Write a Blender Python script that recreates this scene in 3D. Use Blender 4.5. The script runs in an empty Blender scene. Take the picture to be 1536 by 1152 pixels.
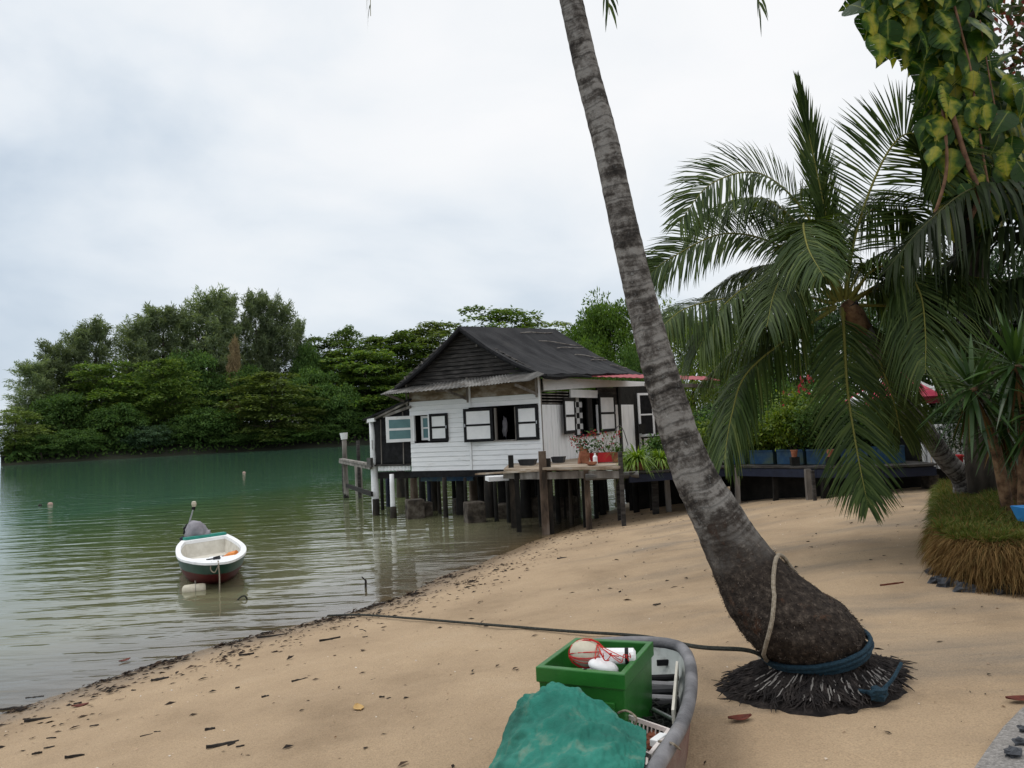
import bpy, math, random
import numpy as np
from mathutils import Vector as V, noise as NZ
R = math.radians
rnd = random.Random(7)
nr = np.random.default_rng(11)
SC = bpy.context.scene
COL = SC.collection

# ------------------------------------------------------------ camera
EYE = V((0, 0, 2.3)); FPX = 1195.0
PITCH, ROLL = R(3.02), R(2.7)
Fw = V((0, math.cos(PITCH), math.sin(PITCH)))
R0 = V((1, 0, 0)); U0 = V((0, -math.sin(PITCH), math.cos(PITCH)))
Rt = R0 * math.cos(ROLL) - U0 * math.sin(ROLL)
Up = R0 * math.sin(ROLL) + U0 * math.cos(ROLL)
cam = bpy.data.objects.new('camera', bpy.data.cameras.new('camera'))
COL.objects.link(cam)
from mathutils import Matrix
M3 = Matrix((Rt, Up, -Fw)).transposed().to_4x4(); M3.translation = EYE
cam.matrix_world = M3
cam.data.sensor_width = 36; cam.data.lens = 36 * FPX / 1536
cam.data.clip_start = .05; cam.data.clip_end = 5000
SC.camera = cam
SC.view_settings.view_transform = 'Standard'; SC.view_settings.look = 'None'
SC.view_settings.exposure = 0.2; SC.view_settings.gamma = 1
SC.render.engine = 'CYCLES'
SC.cycles.max_bounces = 6; SC.cycles.transparent_max_bounces = 12
SC.cycles.diffuse_bounces = 3; SC.cycles.glossy_bounces = 3; SC.cycles.transmission_bounces = 4

# ------------------------------------------------------------ sky and sun
SUN_EL, SUN_AZ = R(58), R(-75)      # azimuth measured from +Y towards +X
W = bpy.data.worlds.new('World'); SC.world = W; W.use_nodes = True
nt = W.node_tree; nt.nodes.clear()
def N(t, **k):
    n = NT.nodes.new(t)
    for a, b in k.items():
        if a in n.inputs: n.inputs[a].default_value = b
        else: setattr(n, a, b)
    return n
NT = nt
def L(a, b): NT.links.new(a, b)
out = N('ShaderNodeOutputWorld'); bg = N('ShaderNodeBackground')
sky = N('ShaderNodeTexSky', sky_type='NISHITA', sun_disc=False, sun_elevation=SUN_EL, sun_rotation=SUN_AZ)
tc = N('ShaderNodeTexCoord'); sep = N('ShaderNodeSeparateXYZ'); L(tc.outputs['Generated'], sep.inputs[0])
mp = N('ShaderNodeMapping'); mp.inputs['Scale'].default_value = (1, 1, 2.0); L(tc.outputs['Generated'], mp.inputs[0])
n1 = N('ShaderNodeTexNoise', Scale=2.4, Detail=6.0, Roughness=.5, Distortion=.3); L(mp.outputs[0], n1.inputs['Vector'])
def ramp(stops, interp='LINEAR'):
    r = N('ShaderNodeValToRGB'); e = r.color_ramp.elements
    r.color_ramp.interpolation = interp
    while len(e) < len(stops): e.new(.5)
    for x, (p, c) in zip(e, stops):
        x.position = p; x.color = (*c, 1) if len(c) == 3 else c
    return r
def math_(op, a, b=None):
    m = N('ShaderNodeMath', operation=op)
    for i, q in enumerate((a, b)):
        if q is None: continue
        if isinstance(q, (int, float)): m.inputs[i].default_value = q
        else: L(q, m.inputs[i])
    return m.outputs[0]
# cloud density rises to the right and with height; a grey-blue bank lies low on the left
t = math_('ADD', n1.outputs['Fac'], math_('MULTIPLY', sep.outputs['X'], .26))
t = math_('ADD', t, math_('MULTIPLY', math_('MINIMUM', sep.outputs['Z'], .5), .50))
cr = ramp([(.28, (.40, .49, .60)), (.45, (.60, .67, .745)), (.58, (.74, .785, .83)), (.70, (.83, .85, .87)), (.86, (.89, .893, .90))]); L(t, cr.inputs[0])
zb = N('ShaderNodeMapRange'); zb.inputs['From Min'].default_value = .52; zb.inputs['From Max'].default_value = .95
zb.inputs['To Min'].default_value = 1.0; zb.inputs['To Max'].default_value = 1.5
L(sep.outputs['Z'], zb.inputs['Value'])
cl = N('ShaderNodeMix', data_type='RGBA', blend_type='MULTIPLY'); cl.inputs[0].default_value = 1
L(cr.outputs[0], cl.inputs[6]); L(zb.outputs[0], cl.inputs[7])
sk = N('ShaderNodeMix', data_type='RGBA', blend_type='MULTIPLY'); sk.inputs[0].default_value = 1
L(sky.outputs[0], sk.inputs[6]); sk.inputs[7].default_value = (.08, .08, .08, 1)
mx = N('ShaderNodeMix', data_type='RGBA'); mx.inputs[0].default_value = .92
L(sk.outputs[2], mx.inputs[6]); L(cl.outputs[2], mx.inputs[7])
L(mx.outputs[2], bg.inputs[0]); bg.inputs[1].default_value = 1.0
L(bg.outputs[0], out.inputs[0])
sd = bpy.data.lights.new('sun', 'SUN'); sd.energy = .9; sd.angle = R(22); sd.color = (1, .96, .9)
so = bpy.data.objects.new('sun', sd); COL.objects.link(so)
sdir = V((math.sin(SUN_AZ) * math.cos(SUN_EL), math.cos(SUN_AZ) * math.cos(SUN_EL), math.sin(SUN_EL)))
so.rotation_euler = sdir.to_track_quat('Z', 'Y').to_euler()

# ------------------------------------------------------------ picture -> place
def ray(px, py): return Fw + Rt * ((px - 768) / FPX) - Up * ((py - 576) / FPX)
def P(px, py, D): return EYE + ray(px, py) * D
def onz(px, py, z):
    d = ray(px, py); return EYE + d * ((z - EYE.z) / d.z)

# ------------------------------------------------------------ mesh helpers
def wloc(o):
    w = V((0, 0, 0))
    while o is not None: w += o.location; o = o.parent
    return w
class MB:
    def __init__(s): s.v = []; s.f = []
    def add(s, vs, fs):
        b = len(s.v); s.v += [V(q) for q in vs]; s.f += [tuple(i + b for i in q) for q in fs]; return s
    def ob(s, o, u, v, w):               # box: corner + three edges
        o, u, v, w = V(o), V(u), V(v), V(w)
        q = [o, o+u, o+u+v, o+v, o+w, o+u+w, o+u+v+w, o+v+w]
        return s.add(q, [(0,3,2,1),(4,5,6,7),(0,1,5,4),(1,2,6,5),(2,3,7,6),(3,0,4,7)])
    def bc(s, c, sx, sy, sz, rz=0):       # box by centre
        u = V((math.cos(rz), math.sin(rz), 0)) * sx; v = V((-math.sin(rz), math.cos(rz), 0)) * sy; w = V((0, 0, sz))
        return s.ob(V(c) - (u + v + w) / 2, u, v, w)
    def bar(s, a, b, w, h):               # square bar between two points
        a, b = V(a), V(b); d = (b - a)
        x = d.cross(V((0, 0, 1)))
        if x.length < 1e-4 * d.length: x = d.cross(V((1, 0, 0)))
        x = x.normalized() * w; y = x.cross(d).normalized() * h
        return s.ob(a - x/2 - y/2, x, y, d)
    def loft(s, rings, cap=True, closed=True):
        b = len(s.v); n = len(rings[0])
        for r in rings: s.v += [V(q) for q in r]
        for i in range(len(rings) - 1):
            for j in range(n if closed else n - 1):
                k = (j + 1) % n
                s.f.append((b+i*n+j, b+i*n+k, b+(i+1)*n+k, b+(i+1)*n+j))
        if cap and closed:
            s.f.append(tuple(b + j for j in range(n))[::-1]); s.f.append(tuple(b + (len(rings)-1)*n + j for j in range(n)))
        return s
    def tube(s, pts, r, n=8, cap=True, wob=0):
        pts = [V(p) for p in pts]; m = len(pts)
        if not hasattr(r, '__len__'): r = [r] * m
        rings = []; x = None
        for i, p in enumerate(pts):
            d = (pts[min(i+1, m-1)] - pts[max(i-1, 0)])
            if d.length < 1e-9: d = V((0, 0, 1))
            d.normalize()
            if x is None:
                x = d.cross(V((0, 0, 1)) if abs(d.z) < .9 else V((0, 1, 0))).normalized()
            else:
                x = (x - d * x.dot(d)).normalized()
            y = d.cross(x)
            rr = r[i]
            rings.append([p + (x * math.cos(a) + y * math.sin(a)) * rr * (1 + (rnd.uniform(-wob, wob) if wob else 0))
                          for a in [2 * math.pi * k / n for k in range(n)]])
        return s.loft(rings, cap)
    def loop(s, pts, r, n=8):             # closed tube
        pts = [V(p) for p in pts]; m = len(pts); rings = []
        for i, p in enumerate(pts):
            d = (pts[(i+1) % m] - pts[i-1]).normalized()
            x = d.cross(V((0, 0, 1))).normalized(); y = x.cross(d)
            rr = r[i] if hasattr(r, '__len__') else r
            rings.append([p + (x * math.cos(a) + y * math.sin(a)) * rr for a in [2*math.pi*k/n for k in range(n)]])
        return s.loft(rings + [rings[0]], cap=False)
    def lathe(s, c, prof, n=14):
        c = V(c)
        return s.loft([[c + V((r * math.cos(2*math.pi*k/n), r * math.sin(2*math.pi*k/n), z)) for k in range(n)] for r, z in prof])
    def prism(s, poly, ext):
        poly = [V(p) for p in poly]; ext = V(ext); n = len(poly)
        return s.add(poly + [p + ext for p in poly], [tuple(range(n))[::-1], tuple(range(n, 2*n))] +
                     [(i, (i+1) % n, (i+1) % n + n, i + n) for i in range(n)])
    def blob(s, c, rx, ry, rz, n=12, m=8, wob=0, seed=0):
        c = V(c); rings = []
        for i in range(1, m):
            th = math.pi * i / m
            ring = []
            for k in range(n):
                a = 2*math.pi*k/n
                d = V((math.sin(th)*math.cos(a), math.sin(th)*math.sin(a), -math.cos(th)))
                q = 1 + (wob * NZ.noise(d * 1.7 + V((seed, seed*2, 0))) if wob else 0)
                ring.append(c + V((d.x*rx, d.y*ry, d.z*rz)) * q)
            rings.append(ring)
        return s.loft(rings)
    def build(s, name, mat, parent=None, origin=None, smooth=False, bev=0):
        o0 = wloc(parent) if parent is not None else V(origin if origin is not None else (0, 0, 0))
        me = bpy.data.meshes.new(name)
        me.from_pydata([tuple(q - o0) for q in s.v], [], s.f)
        me.materials.append(mat)
        if smooth: me.polygons.foreach_set('use_smooth', [True] * len(me.polygons))
        o = bpy.data.objects.new(name, me); COL.objects.link(o)
        if parent is not None: o.parent = parent
        else: o.location = o0
        if bev:
            m = o.modifiers.new('bevel', 'BEVEL'); m.width = bev; m.segments = 2; m.limit_method = 'ANGLE'; m.angle_limit = R(40)
        return o
def tag(o, label=None, cat=None, group=None, kind=None):
    if label: o['label'] = label
    if cat: o['category'] = cat
    if group: o['group'] = group
    if kind: o['kind'] = kind
    return o
def thing(name, loc, label, cat, group=None):
    o = bpy.data.objects.new(name, None); COL.objects.link(o); o.location = V(loc); o.empty_display_size = .2
    return tag(o, label, cat, group)
def copy_tree(o, parent=None):
    c = o.copy(); COL.objects.link(c)
    if parent is not None: c.parent = parent
    for ch in o.children: copy_tree(ch, c)
    return c
def npmesh(name, v, faces, mat, parent=None, origin=None, attr=None, uv=None, smooth=False):
    """faces: int array (n,k). attr: dict name -> per-vertex floats. uv: per-vertex (n,2)"""
    o0 = wloc(parent) if parent is not None else V(origin if origin is not None else (0, 0, 0))
    v = np.asarray(v, dtype=np.float32) - np.array(o0, dtype=np.float32)
    faces = np.asarray(faces, dtype=np.int32); n, k = faces.shape
    me = bpy.data.meshes.new(name)
    me.vertices.add(len(v)); me.vertices.foreach_set('co', v.ravel())
    me.loops.add(n * k); me.loops.foreach_set('vertex_index', faces.ravel())
    me.polygons.add(n); me.polygons.foreach_set('loop_start', np.arange(0, n * k, k, dtype=np.int32))
    me.update(calc_edges=True)
    if smooth: me.polygons.foreach_set('use_smooth', np.ones(n, dtype=bool))
    for a, x in (attr or {}).items():
        at = me.attributes.new(a, 'FLOAT', 'POINT'); at.data.foreach_set('value', np.asarray(x, dtype=np.float32))
    if uv is not None:
        l = me.uv_layers.new(name='UVMap'); l.data.foreach_set('uv', np.asarray(uv, dtype=np.float32)[faces.ravel()].ravel())
    me.materials.append(mat); me.validate()
    o = bpy.data.objects.new(name, me); COL.objects.link(o)
    if parent is not None: o.parent = parent
    else: o.location = o0
    return o
def leaves(c, ax, nm, ln, wd, fold=.0):
    """diamond leaves: centre-base c, axis ax, normal nm (arrays), length, width -> verts, quads"""
    ax = ax / (np.linalg.norm(ax, axis=1, keepdims=True) + 1e-9)
    sd = np.cross(ax, nm); sd /= (np.linalg.norm(sd, axis=1, keepdims=True) + 1e-9)
    up = np.cross(sd, ax)
    ln = np.broadcast_to(np.asarray(ln), (len(c),))[:, None]; wd = np.broadcast_to(np.asarray(wd), (len(c),))[:, None]
    a = c; b = c + ax*ln*.45 + sd*wd*.5 + up*fold*wd; d = c + ax*ln*.45 - sd*wd*.5 + up*fold*wd; e = c + ax*ln
    v = np.stack([a, b, e, d], 1).reshape(-1, 3)
    f = np.arange(len(c) * 4).reshape(-1, 4)
    return v, f
def unit(n):
    q = nr.normal(size=(n, 3)); return q / np.linalg.norm(q, axis=1, keepdims=True)

# ------------------------------------------------------------ materials
MATS = {}
def newmat(name):
    global NT
    m = bpy.data.materials.new(name); m.use_nodes = True; NT = m.node_tree; NT.nodes.clear()
    o = N('ShaderNodeOutputMaterial'); return m, o
def pm(name, cols, scale=6, rough=.7, bump=0, bscale=None, stretch=(1, 1, 1), detail=5, spec=.3, metal=0, lo=.35, hi=.65, dirt=None, dscale=2.0, dlo=.55, dhi=.75, brk=0):
    """procedural paint/wood/stone: noise between colours, optional dirt layer, bump"""
    m, o = newmat(name)
    b = N('ShaderNodeBsdfPrincipled', Roughness=rough, Metallic=metal); b.inputs['Specular IOR Level'].default_value = spec
    tcn = N('ShaderNodeTexCoord'); mpn = N('ShaderNodeMapping'); mpn.inputs['Scale'].default_value = stretch
    L(tcn.outputs['Object'], mpn.inputs[0])
    nz = N('ShaderNodeTexNoise', Scale=scale, Detail=detail, Roughness=.6); L(mpn.outputs[0], nz.inputs['Vector'])
    k = len(cols)
    r = ramp([(lo + (hi - lo) * i / max(1, k - 1), c) for i, c in enumerate(cols)]); L(nz.outputs['Fac'], r.inputs[0])
    c = r.outputs[0]
    if dirt:
        n2 = N('ShaderNodeTexNoise', Scale=dscale, Detail=6.0, Roughness=.65); L(mpn.outputs[0], n2.inputs['Vector'])
        r2 = ramp([(dlo, (0, 0, 0)), (dhi, (1, 1, 1))]); L(n2.outputs['Fac'], r2.inputs[0])
        x = N('ShaderNodeMix', data_type='RGBA'); L(r2.outputs[0], x.inputs[0]); L(c, x.inputs[6]); x.inputs[7].default_value = (*dirt, 1); c = x.outputs[2]
    L(c, b.inputs['Base Color'])
    if bump:
        n3 = N('ShaderNodeTexNoise', Scale=bscale or scale * 3, Detail=6.0, Roughness=.65); L(mpn.outputs[0], n3.inputs['Vector'])
        bp = N('ShaderNodeBump', Strength=min(1, bump)); bp.inputs['Distance'].default_value = .02; L(n3.outputs['Fac'], bp.inputs['Height']); L(bp.outputs[0], b.inputs['Normal'])
    L(b.outputs[0], o.inputs[0]); MATS[name] = m
    return m
def leafmat(name, cols, rough=.45, spec=.35, transl=.22, var=.25, tcol=None):
    m, o = newmat(name)
    b = N('ShaderNodeBsdfPrincipled', Roughness=rough); b.inputs['Specular IOR Level'].default_value = spec
    at = N('ShaderNodeAttribute', attribute_name='rnd')
    r = ramp([(i / (len(cols) - 1), c) for i, c in enumerate(cols)]); L(at.outputs['Fac'], r.inputs[0])
    oi = N('ShaderNodeObjectInfo'); mr = N('ShaderNodeMapRange'); L(oi.outputs['Random'], mr.inputs['Value'])
    mr.inputs['To Min'].default_value = 1 - var; mr.inputs['To Max'].default_value = 1 + var
    x = N('ShaderNodeMix', data_type='RGBA', blend_type='MULTIPLY'); x.inputs[0].default_value = 1
    L(r.outputs[0], x.inputs[6]); L(mr.outputs[0], x.inputs[7]); L(x.outputs[2], b.inputs['Base Color'])
    tr = N('ShaderNodeBsdfTranslucent'); y = N('ShaderNodeMix', data_type='RGBA', blend_type='MULTIPLY'); y.inputs[0].default_value = 1
    L(x.outputs[2], y.inputs[6]); y.inputs[7].default_value = (*(tcol or (1.5, 1.5, .6)), 1); L(y.outputs[2], tr.inputs[0])
    s = N('ShaderNodeMixShader'); s.inputs[0].default_value = transl; L(b.outputs[0], s.inputs[1]); L(tr.outputs[0], s.inputs[2])
    L(s.outputs[0], o.inputs[0]); MATS[name] = m; return m

white = pm('white_paint', [(.74, .75, .76), (.85, .85, .85)], 3, .55, .15, 30, dirt=(.45, .43, .38), dscale=3.5, dlo=.62, dhi=.85)
boardw = pm('white_board', [(.78, .79, .80), (.87, .87, .875)], 2, .6, .25, 18, stretch=(1, 1, 5), dirt=(.42, .41, .37), dscale=1.6, dlo=.6, dhi=.9)
vboardw = pm('white_upright_board', [(.74, .75, .76), (.86, .86, .865)], 3, .6, .25, 18, stretch=(5, 5, .7), dirt=(.40, .39, .35), dscale=1.4, dlo=.55, dhi=.9)
stain = pm('stained_board', [(.11, .075, .045), (.22, .165, .11), (.40, .37, .32)], 2.2, .8, .3, 20, stretch=(1, 1, 2.2), lo=.36, hi=.70)
black = pm('black_paint', [(.006, .006, .007), (.016, .016, .018)], 8, .6, .1, spec=.15)
sheet = pm('black_roof_sheet', [(.011, .011, .013), (.021, .021, .023), (.032, .032, .034)], 1.6, .75, .35, 26, spec=.12, dirt=(.045, .043, .041), dscale=1.1, dlo=.55, dhi=.8)
slat = pm('weathered_slat', [(.018, .017, .016), (.042, .038, .035), (.08, .073, .067)], 3, .85, .4, 22, stretch=(1, 1, 6))
zinc = pm('weathered_zinc', [(.07, .068, .064), (.14, .135, .127), (.26, .25, .235)], 2.5, .6, .2, 20, dirt=(.10, .075, .055), dscale=4, dlo=.55, dhi=.75)
greyw = pm('grey_wood', [(.10, .088, .076), (.20, .18, .16), (.30, .28, .255)], 4, .85, .5, 30, stretch=(1, 1, .25))
deckw = pm('deck_board', [(.16, .11, .07), (.30, .235, .17), (.42, .37, .31)], 2.5, .85, .4, 24, stretch=(.5, 2, 2))
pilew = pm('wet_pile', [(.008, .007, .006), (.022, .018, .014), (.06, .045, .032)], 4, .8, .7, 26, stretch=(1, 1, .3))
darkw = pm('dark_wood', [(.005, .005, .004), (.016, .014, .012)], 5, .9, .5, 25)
concr = pm('stained_concrete', [(.018, .015, .012), (.055, .044, .034), (.12, .105, .085)], 5, .9, .6, 25)
pilew2 = pm('brown_pile', [(.03, .022, .016), (.10, .07, .05), (.19, .15, .12)], 4, .85, .5, 26, stretch=(1, 1, .3))
bluep = pm('faded_blue_paint', [(.012, .04, .085), (.02, .075, .16)], 5, .6, .2, 20, dirt=(.07, .09, .035), dscale=2.5, dlo=.45, dhi=.68)
navy = pm('navy_paint', [(.006, .009, .022), (.011, .016, .036)], 5, .6, .2)
net = pm('black_netting', [(.007, .007, .008), (.018, .018, .02)], 7, .95, .5, 60)
teal = pm('teal_glass', [(.07, .17, .18), (.10, .22, .23)], 3, .25, 0, spec=.5)
redr = pm('red_roof_metal', [(.24, .035, .045), (.36, .07, .08)], 5, .6, .15)
redp = pm('red_plastic', [(.48, .01, .018), (.62, .02, .03)], 4, .4, .05, spec=.5)
terra = pm('terracotta', [(.22, .075, .04), (.38, .16, .09)], 6, .85, .2)
rubber = pm('grey_rubber', [(.085, .084, .09), (.155, .152, .16), (.23, .225, .235)], 5, .6, .3, 50, dirt=(.22, .20, .19), dscale=3, dlo=.6, dhi=.8)
hullr = pm('faded_red_hull', [(.08, .03, .028), (.15, .075, .065), (.22, .15, .13)], 3, .7, .3, 30, dirt=(.20, .17, .14), dscale=2.5, dlo=.5, dhi=.75)
crateg = pm('green_crate_plastic', [(.010, .098, .011), (.018, .145, .018)], 5, .38, .1, 60, spec=.45, dirt=(.05, .15, .045), dscale=3, dlo=.6, dhi=.85)
floatw = pm('float_plastic', [(.42, .38, .29), (.62, .57, .46)], 6, .5, .1, spec=.4, dirt=(.35, .28, .2), dscale=4, dlo=.58, dhi=.8)
cream = pm('cream_paint', [(.50, .47, .40), (.68, .65, .58)], 4, .6, .1, dirt=(.30, .24, .18), dscale=4, dlo=.55, dhi=.8)
orange = pm('orange_plastic', [(.65, .20, .04), (.8, .28, .06)], 5, .5)
redcord = pm('red_cord', [(.40, .02, .02), (.55, .04, .03)], 20, .8)
rope_tan = pm('tan_rope', [(.22, .18, .13), (.42, .36, .28)], 60, .9, .8, 180)
rope_blue = pm('blue_rope', [(.008, .03, .05), (.018, .055, .085)], 60, .8, .8, 180)
rope_dark = pm('dark_rope', [(.02, .022, .02), (.055, .06, .05)], 50, .9, .8, 150)
root_m = pm('root_fibre', [(.012, .010, .010), (.032, .026, .024), (.10, .085, .075)], 14, .9, .6, 60, lo=.4, hi=.78)
drift = pm('driftwood', [(.012, .010, .009), (.04, .032, .026)], 12, .8, .6, 60)
rockm = pm('dark_rock', [(.025, .028, .034), (.07, .075, .085), (.14, .145, .15)], 7, .8, .9, 22)
plastic_bin = pm('dark_grey_plastic', [(.018, .019, .022), (.035, .036, .04)], 5, .5, .1)
basketm = pm('pinkish_white_plastic', [(.58, .50, .47), (.72, .66, .63)], 6, .55, .1)
steel = pm('aluminium_pole', [(.35, .35, .36), (.5, .5, .51)], 8, .35, .1, metal=.7)
cover_m = pm('grey_cover_cloth', [(.20, .19, .21), (.33, .32, .35)], 4, .85, .4, 20)
greenb = pm('dark_green_gloss', [(.010, .05, .04), (.018, .075, .058)], 4, .4, .1, spec=.5)
maroon = pm('maroon_antifoul', [(.075, .008, .012), (.13, .014, .018)], 4, .5, .1)
seat_teal = pm('teal_paint', [(.02, .20, .16), (.035, .28, .22)], 4, .5, .1)
bark = pm('bark', [(.03, .025, .02), (.09, .075, .06)], 5, .9, .7, 20, stretch=(1, 1, .3))
cloth_w = pm('white_cloth', [(.5, .5, .5), (.7, .7, .7)], 4, .9)
soil = pm('dark_soil', [(.02, .018, .012), (.05, .045, .03)], 3, .95, .5)
strawy = pm('straw_yellow', [(.4, .25, .09), (.55, .36, .15)], 6, .8)
tubm = pm('blue_tub_plastic', [(.03, .20, .48), (.05, .26, .55)], 5, .45, .05, spec=.4)
redwhite = pm('faded_red_fabric', [(.40, .03, .07), (.55, .10, .14)], 3, .8)
leaf_red = pm('red_leaf', [(.07, .014, .008), (.16, .03, .014)], 12, .7)
# ------------------------------------------------------------ beach and sea
SHPX = [(0, 1072), (150, 1022), (300, 975), (420, 945), (520, 920), (600, 895), (660, 867), (720, 845), (800, 812), (845, 797)]
sh = [onz(x, y, 0) for x, y in SHPX]
d0 = (sh[1] - sh[0]).normalized()
SHORE = [sh[0] - d0 * 30, sh[0] - d0 * 6] + sh + [V((1.7, 19, 0)), V((4.2, 25, 0)), V((9, 34, 0)), V((20, 50, 0)), V((45, 90, 0)), V((75, 150, 0)), V((100, 230, 0))]
SA = np.array([(q.x, q.y) for q in SHORE])
def sdist(x, y):
    x = np.asarray(x, float); y = np.asarray(y, float)
    best = np.full(x.shape, 1e9); sg = np.ones(x.shape)
    for (ax, ay), (bx_, by_) in zip(SA[:-1], SA[1:]):
        dx, dy = bx_ - ax, by_ - ay; t = np.clip(((x-ax)*dx + (y-ay)*dy) / (dx*dx+dy*dy), 0, 1)
        d = np.hypot(x - ax - t*dx, y - ay - t*dy)
        cr_ = (x-ax)*dy - (y-ay)*dx           # >0 : right of the line = land
        m = d < best - 1e-9; best = np.where(m, d, best); sg = np.where(m, np.where(cr_ >= 0, 1.0, -1.0), sg)
    return best * sg
def bz(x, y):
    s = sdist(x, y)
    up = np.where(s < 6, .122 * s, .732 + .45 * (1 - np.exp(-(s - 6) * .06)))
    return np.where(s > 0, up, np.maximum(.085 * s, -1.6))
SEGS = [(a[0], a[1], b[0] - a[0], b[1] - a[1]) for a, b in zip(SA[:-1].tolist(), SA[1:].tolist())]
def gz(x, y):
    best, sg = 1e18, 1
    for ax, ay, dx, dy in SEGS:
        t = ((x-ax)*dx + (y-ay)*dy) / (dx*dx + dy*dy); t = 0 if t < 0 else 1 if t > 1 else t
        ex, ey = x - ax - t*dx, y - ay - t*dy; d = ex*ex + ey*ey
        if d < best - 1e-12: best = d; sg = 1 if (x-ax)*dy - (y-ay)*dx >= 0 else -1
    s = math.sqrt(best) * sg
    if s > 0: return .122 * s if s < 6 else .732 + .45 * (1 - math.exp(-(s - 6) * .06))
    return max(.085 * s, -1.6)
def onbeach(px, py, dz=0):
    d = ray(px, py); D = 1.0
    for i in range(160):
        q = EYE + d * D
        if q.z <= max(gz(q.x, q.y), 0 if dz == 'w' else -9): break
        D *= 1.04
    lo, hi = D / 1.04, D
    for i in range(25):
        mid = (lo + hi) / 2; q = EYE + d * mid
        if q.z <= max(gz(q.x, q.y), 0 if dz == 'w' else -9): hi = mid
        else: lo = mid
    return EYE + d * hi, hi
def geo(a, b, n): return a * (b / a) ** (np.arange(1, n + 1) / n)
gx = np.concatenate([-6 - geo(.5, 60, 26)[::-1], np.arange(-6, 7, .075), 7 + geo(.2, 113, 45)])
gy = np.concatenate([np.arange(-6, 3, .4), np.arange(3, 13, .075), 13 + geo(.12, 210, 75)])
def grid(gx, gy, zf):
    X, Y = np.meshgrid(gx, gy); Z = zf(X, Y); nx, ny = len(gx), len(gy)
    v = np.stack([X, Y, Z], -1).reshape(-1, 3)
    i = np.arange(nx * ny).reshape(ny, nx)
    f = np.stack([i[:-1, :-1], i[:-1, 1:], i[1:, 1:], i[1:, :-1]], -1).reshape(-1, 4)
    return v, f
def bumpy(X, Y):
    Z = bz(X, Y); s = sdist(X, Y)
    sh_ = Z.shape; q = np.array([NZ.noise(V((a * .9, b * .9, 3.1))) * .6 + NZ.noise(V((a * 2.7, b * 2.7, 0))) * .25 + NZ.noise(V((a * 6, b * 6, 9))) * .16 for a, b in zip(X.ravel(), Y.ravel())]).reshape(sh_)
    return Z + q * .045 * np.clip(.25 + s * .25, .2, 1)
v, f = grid(gx, gy, bumpy)
m, o = newmat('sand')
b = N('ShaderNodeBsdfPrincipled'); b.inputs['Specular IOR Level'].default_value = .25
ge = N('ShaderNodeNewGeometry'); sp = N('ShaderNodeSeparateXYZ'); L(ge.outputs['Position'], sp.inputs[0])
na = N('ShaderNodeTexNoise', Scale=.9, Detail=5.0, Roughness=.6); L(ge.outputs['Position'], na.inputs['Vector'])
ra = ramp([(.30, (.285, .205, .128)), (.47, (.37, .270, .172)), (.62, (.415, .305, .195)), (.8, (.45, .345, .235))]); L(na.outputs['Fac'], ra.inputs[0])
# grey silt swept over the upper beach in long soft streaks
mpg = N('ShaderNodeMapping'); mpg.inputs['Scale'].default_value = (.55, 1.5, 1); mpg.inputs['Rotation'].default_value = (0, 0, R(20)); L(ge.outputs['Position'], mpg.inputs[0])
ng = N('ShaderNodeTexNoise', Scale=.9, Detail=6.0, Roughness=.6, Distortion=.6); L(mpg.outputs[0], ng.inputs['Vector'])
rg = ramp([(.46, (0, 0, 0)), (.72, (1, 1, 1))]); L(ng.outputs['Fac'], rg.inputs[0])
hx = N('ShaderNodeMapRange'); L(sp.outputs['X'], hx.inputs['Value']); hx.inputs['From Min'].default_value = .3; hx.inputs['From Max'].default_value = 2.2
fg = math_('MULTIPLY', rg.outputs[0], math_('ADD', math_('MULTIPLY', hx.outputs[0], .7), .05))
x1 = N('ShaderNodeMix', data_type='RGBA'); L(fg, x1.inputs[0]); L(ra.outputs[0], x1.inputs[6]); x1.inputs[7].default_value = (.165, .145, .12, 1)
# grains
nb = N('ShaderNodeTexNoise', Scale=110.0, Detail=3.0, Roughness=.7); L(ge.outputs['Position'], nb.inputs['Vector'])
rb = ramp([(.3, (.62, .6, .58)), (.5, (1, 1, 1)), (.72, (1.3, 1.25, 1.2))]); L(nb.outputs['Fac'], rb.inputs[0])
x2 = N('ShaderNodeMix', data_type='RGBA', blend_type='MULTIPLY'); x2.inputs[0].default_value = .8; L(x1.outputs[2], x2.inputs[6]); L(rb.outputs[0], x2.inputs[7])
vo = N('ShaderNodeTexVoronoi', Scale=17.0); L(ge.outputs['Position'], vo.inputs['Vector'])
rv = ramp([(.05, (1, 1, 1)), (.10, (0, 0, 0))]); L(vo.outputs['Distance'], rv.inputs[0])
wn = N('ShaderNodeTexNoise', Scale=2.5, Detail=4.0); L(ge.outputs['Position'], wn.inputs['Vector'])
rw = ramp([(.5, (0, 0, 0)), (.62, (1, 1, 1))]); L(wn.outputs['Fac'], rw.inputs[0])
x3 = N('ShaderNodeMix', data_type='RGBA'); L(math_('MULTIPLY', rv.outputs[0], math_('MULTIPLY', rw.outputs[0], .6)), x3.inputs[0]); L(x2.outputs[2], x3.inputs[6]); x3.inputs[7].default_value = (.10, .07, .05, 1)
# reddish shell grit
vo2 = N('ShaderNodeTexVoronoi', Scale=31.0); L(ge.outputs['Position'], vo2.inputs['Vector'])
rv2 = ramp([(.08, (1, 1, 1)), (.16, (0, 0, 0))]); L(vo2.outputs['Distance'], rv2.inputs[0])
x4 = N('ShaderNodeMix', data_type='RGBA'); L(math_('MULTIPLY', rv2.outputs[0], .35), x4.inputs[0]); L(x3.outputs[2], x4.inputs[6]); x4.inputs[7].default_value = (.27, .155, .09, 1)
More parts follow.
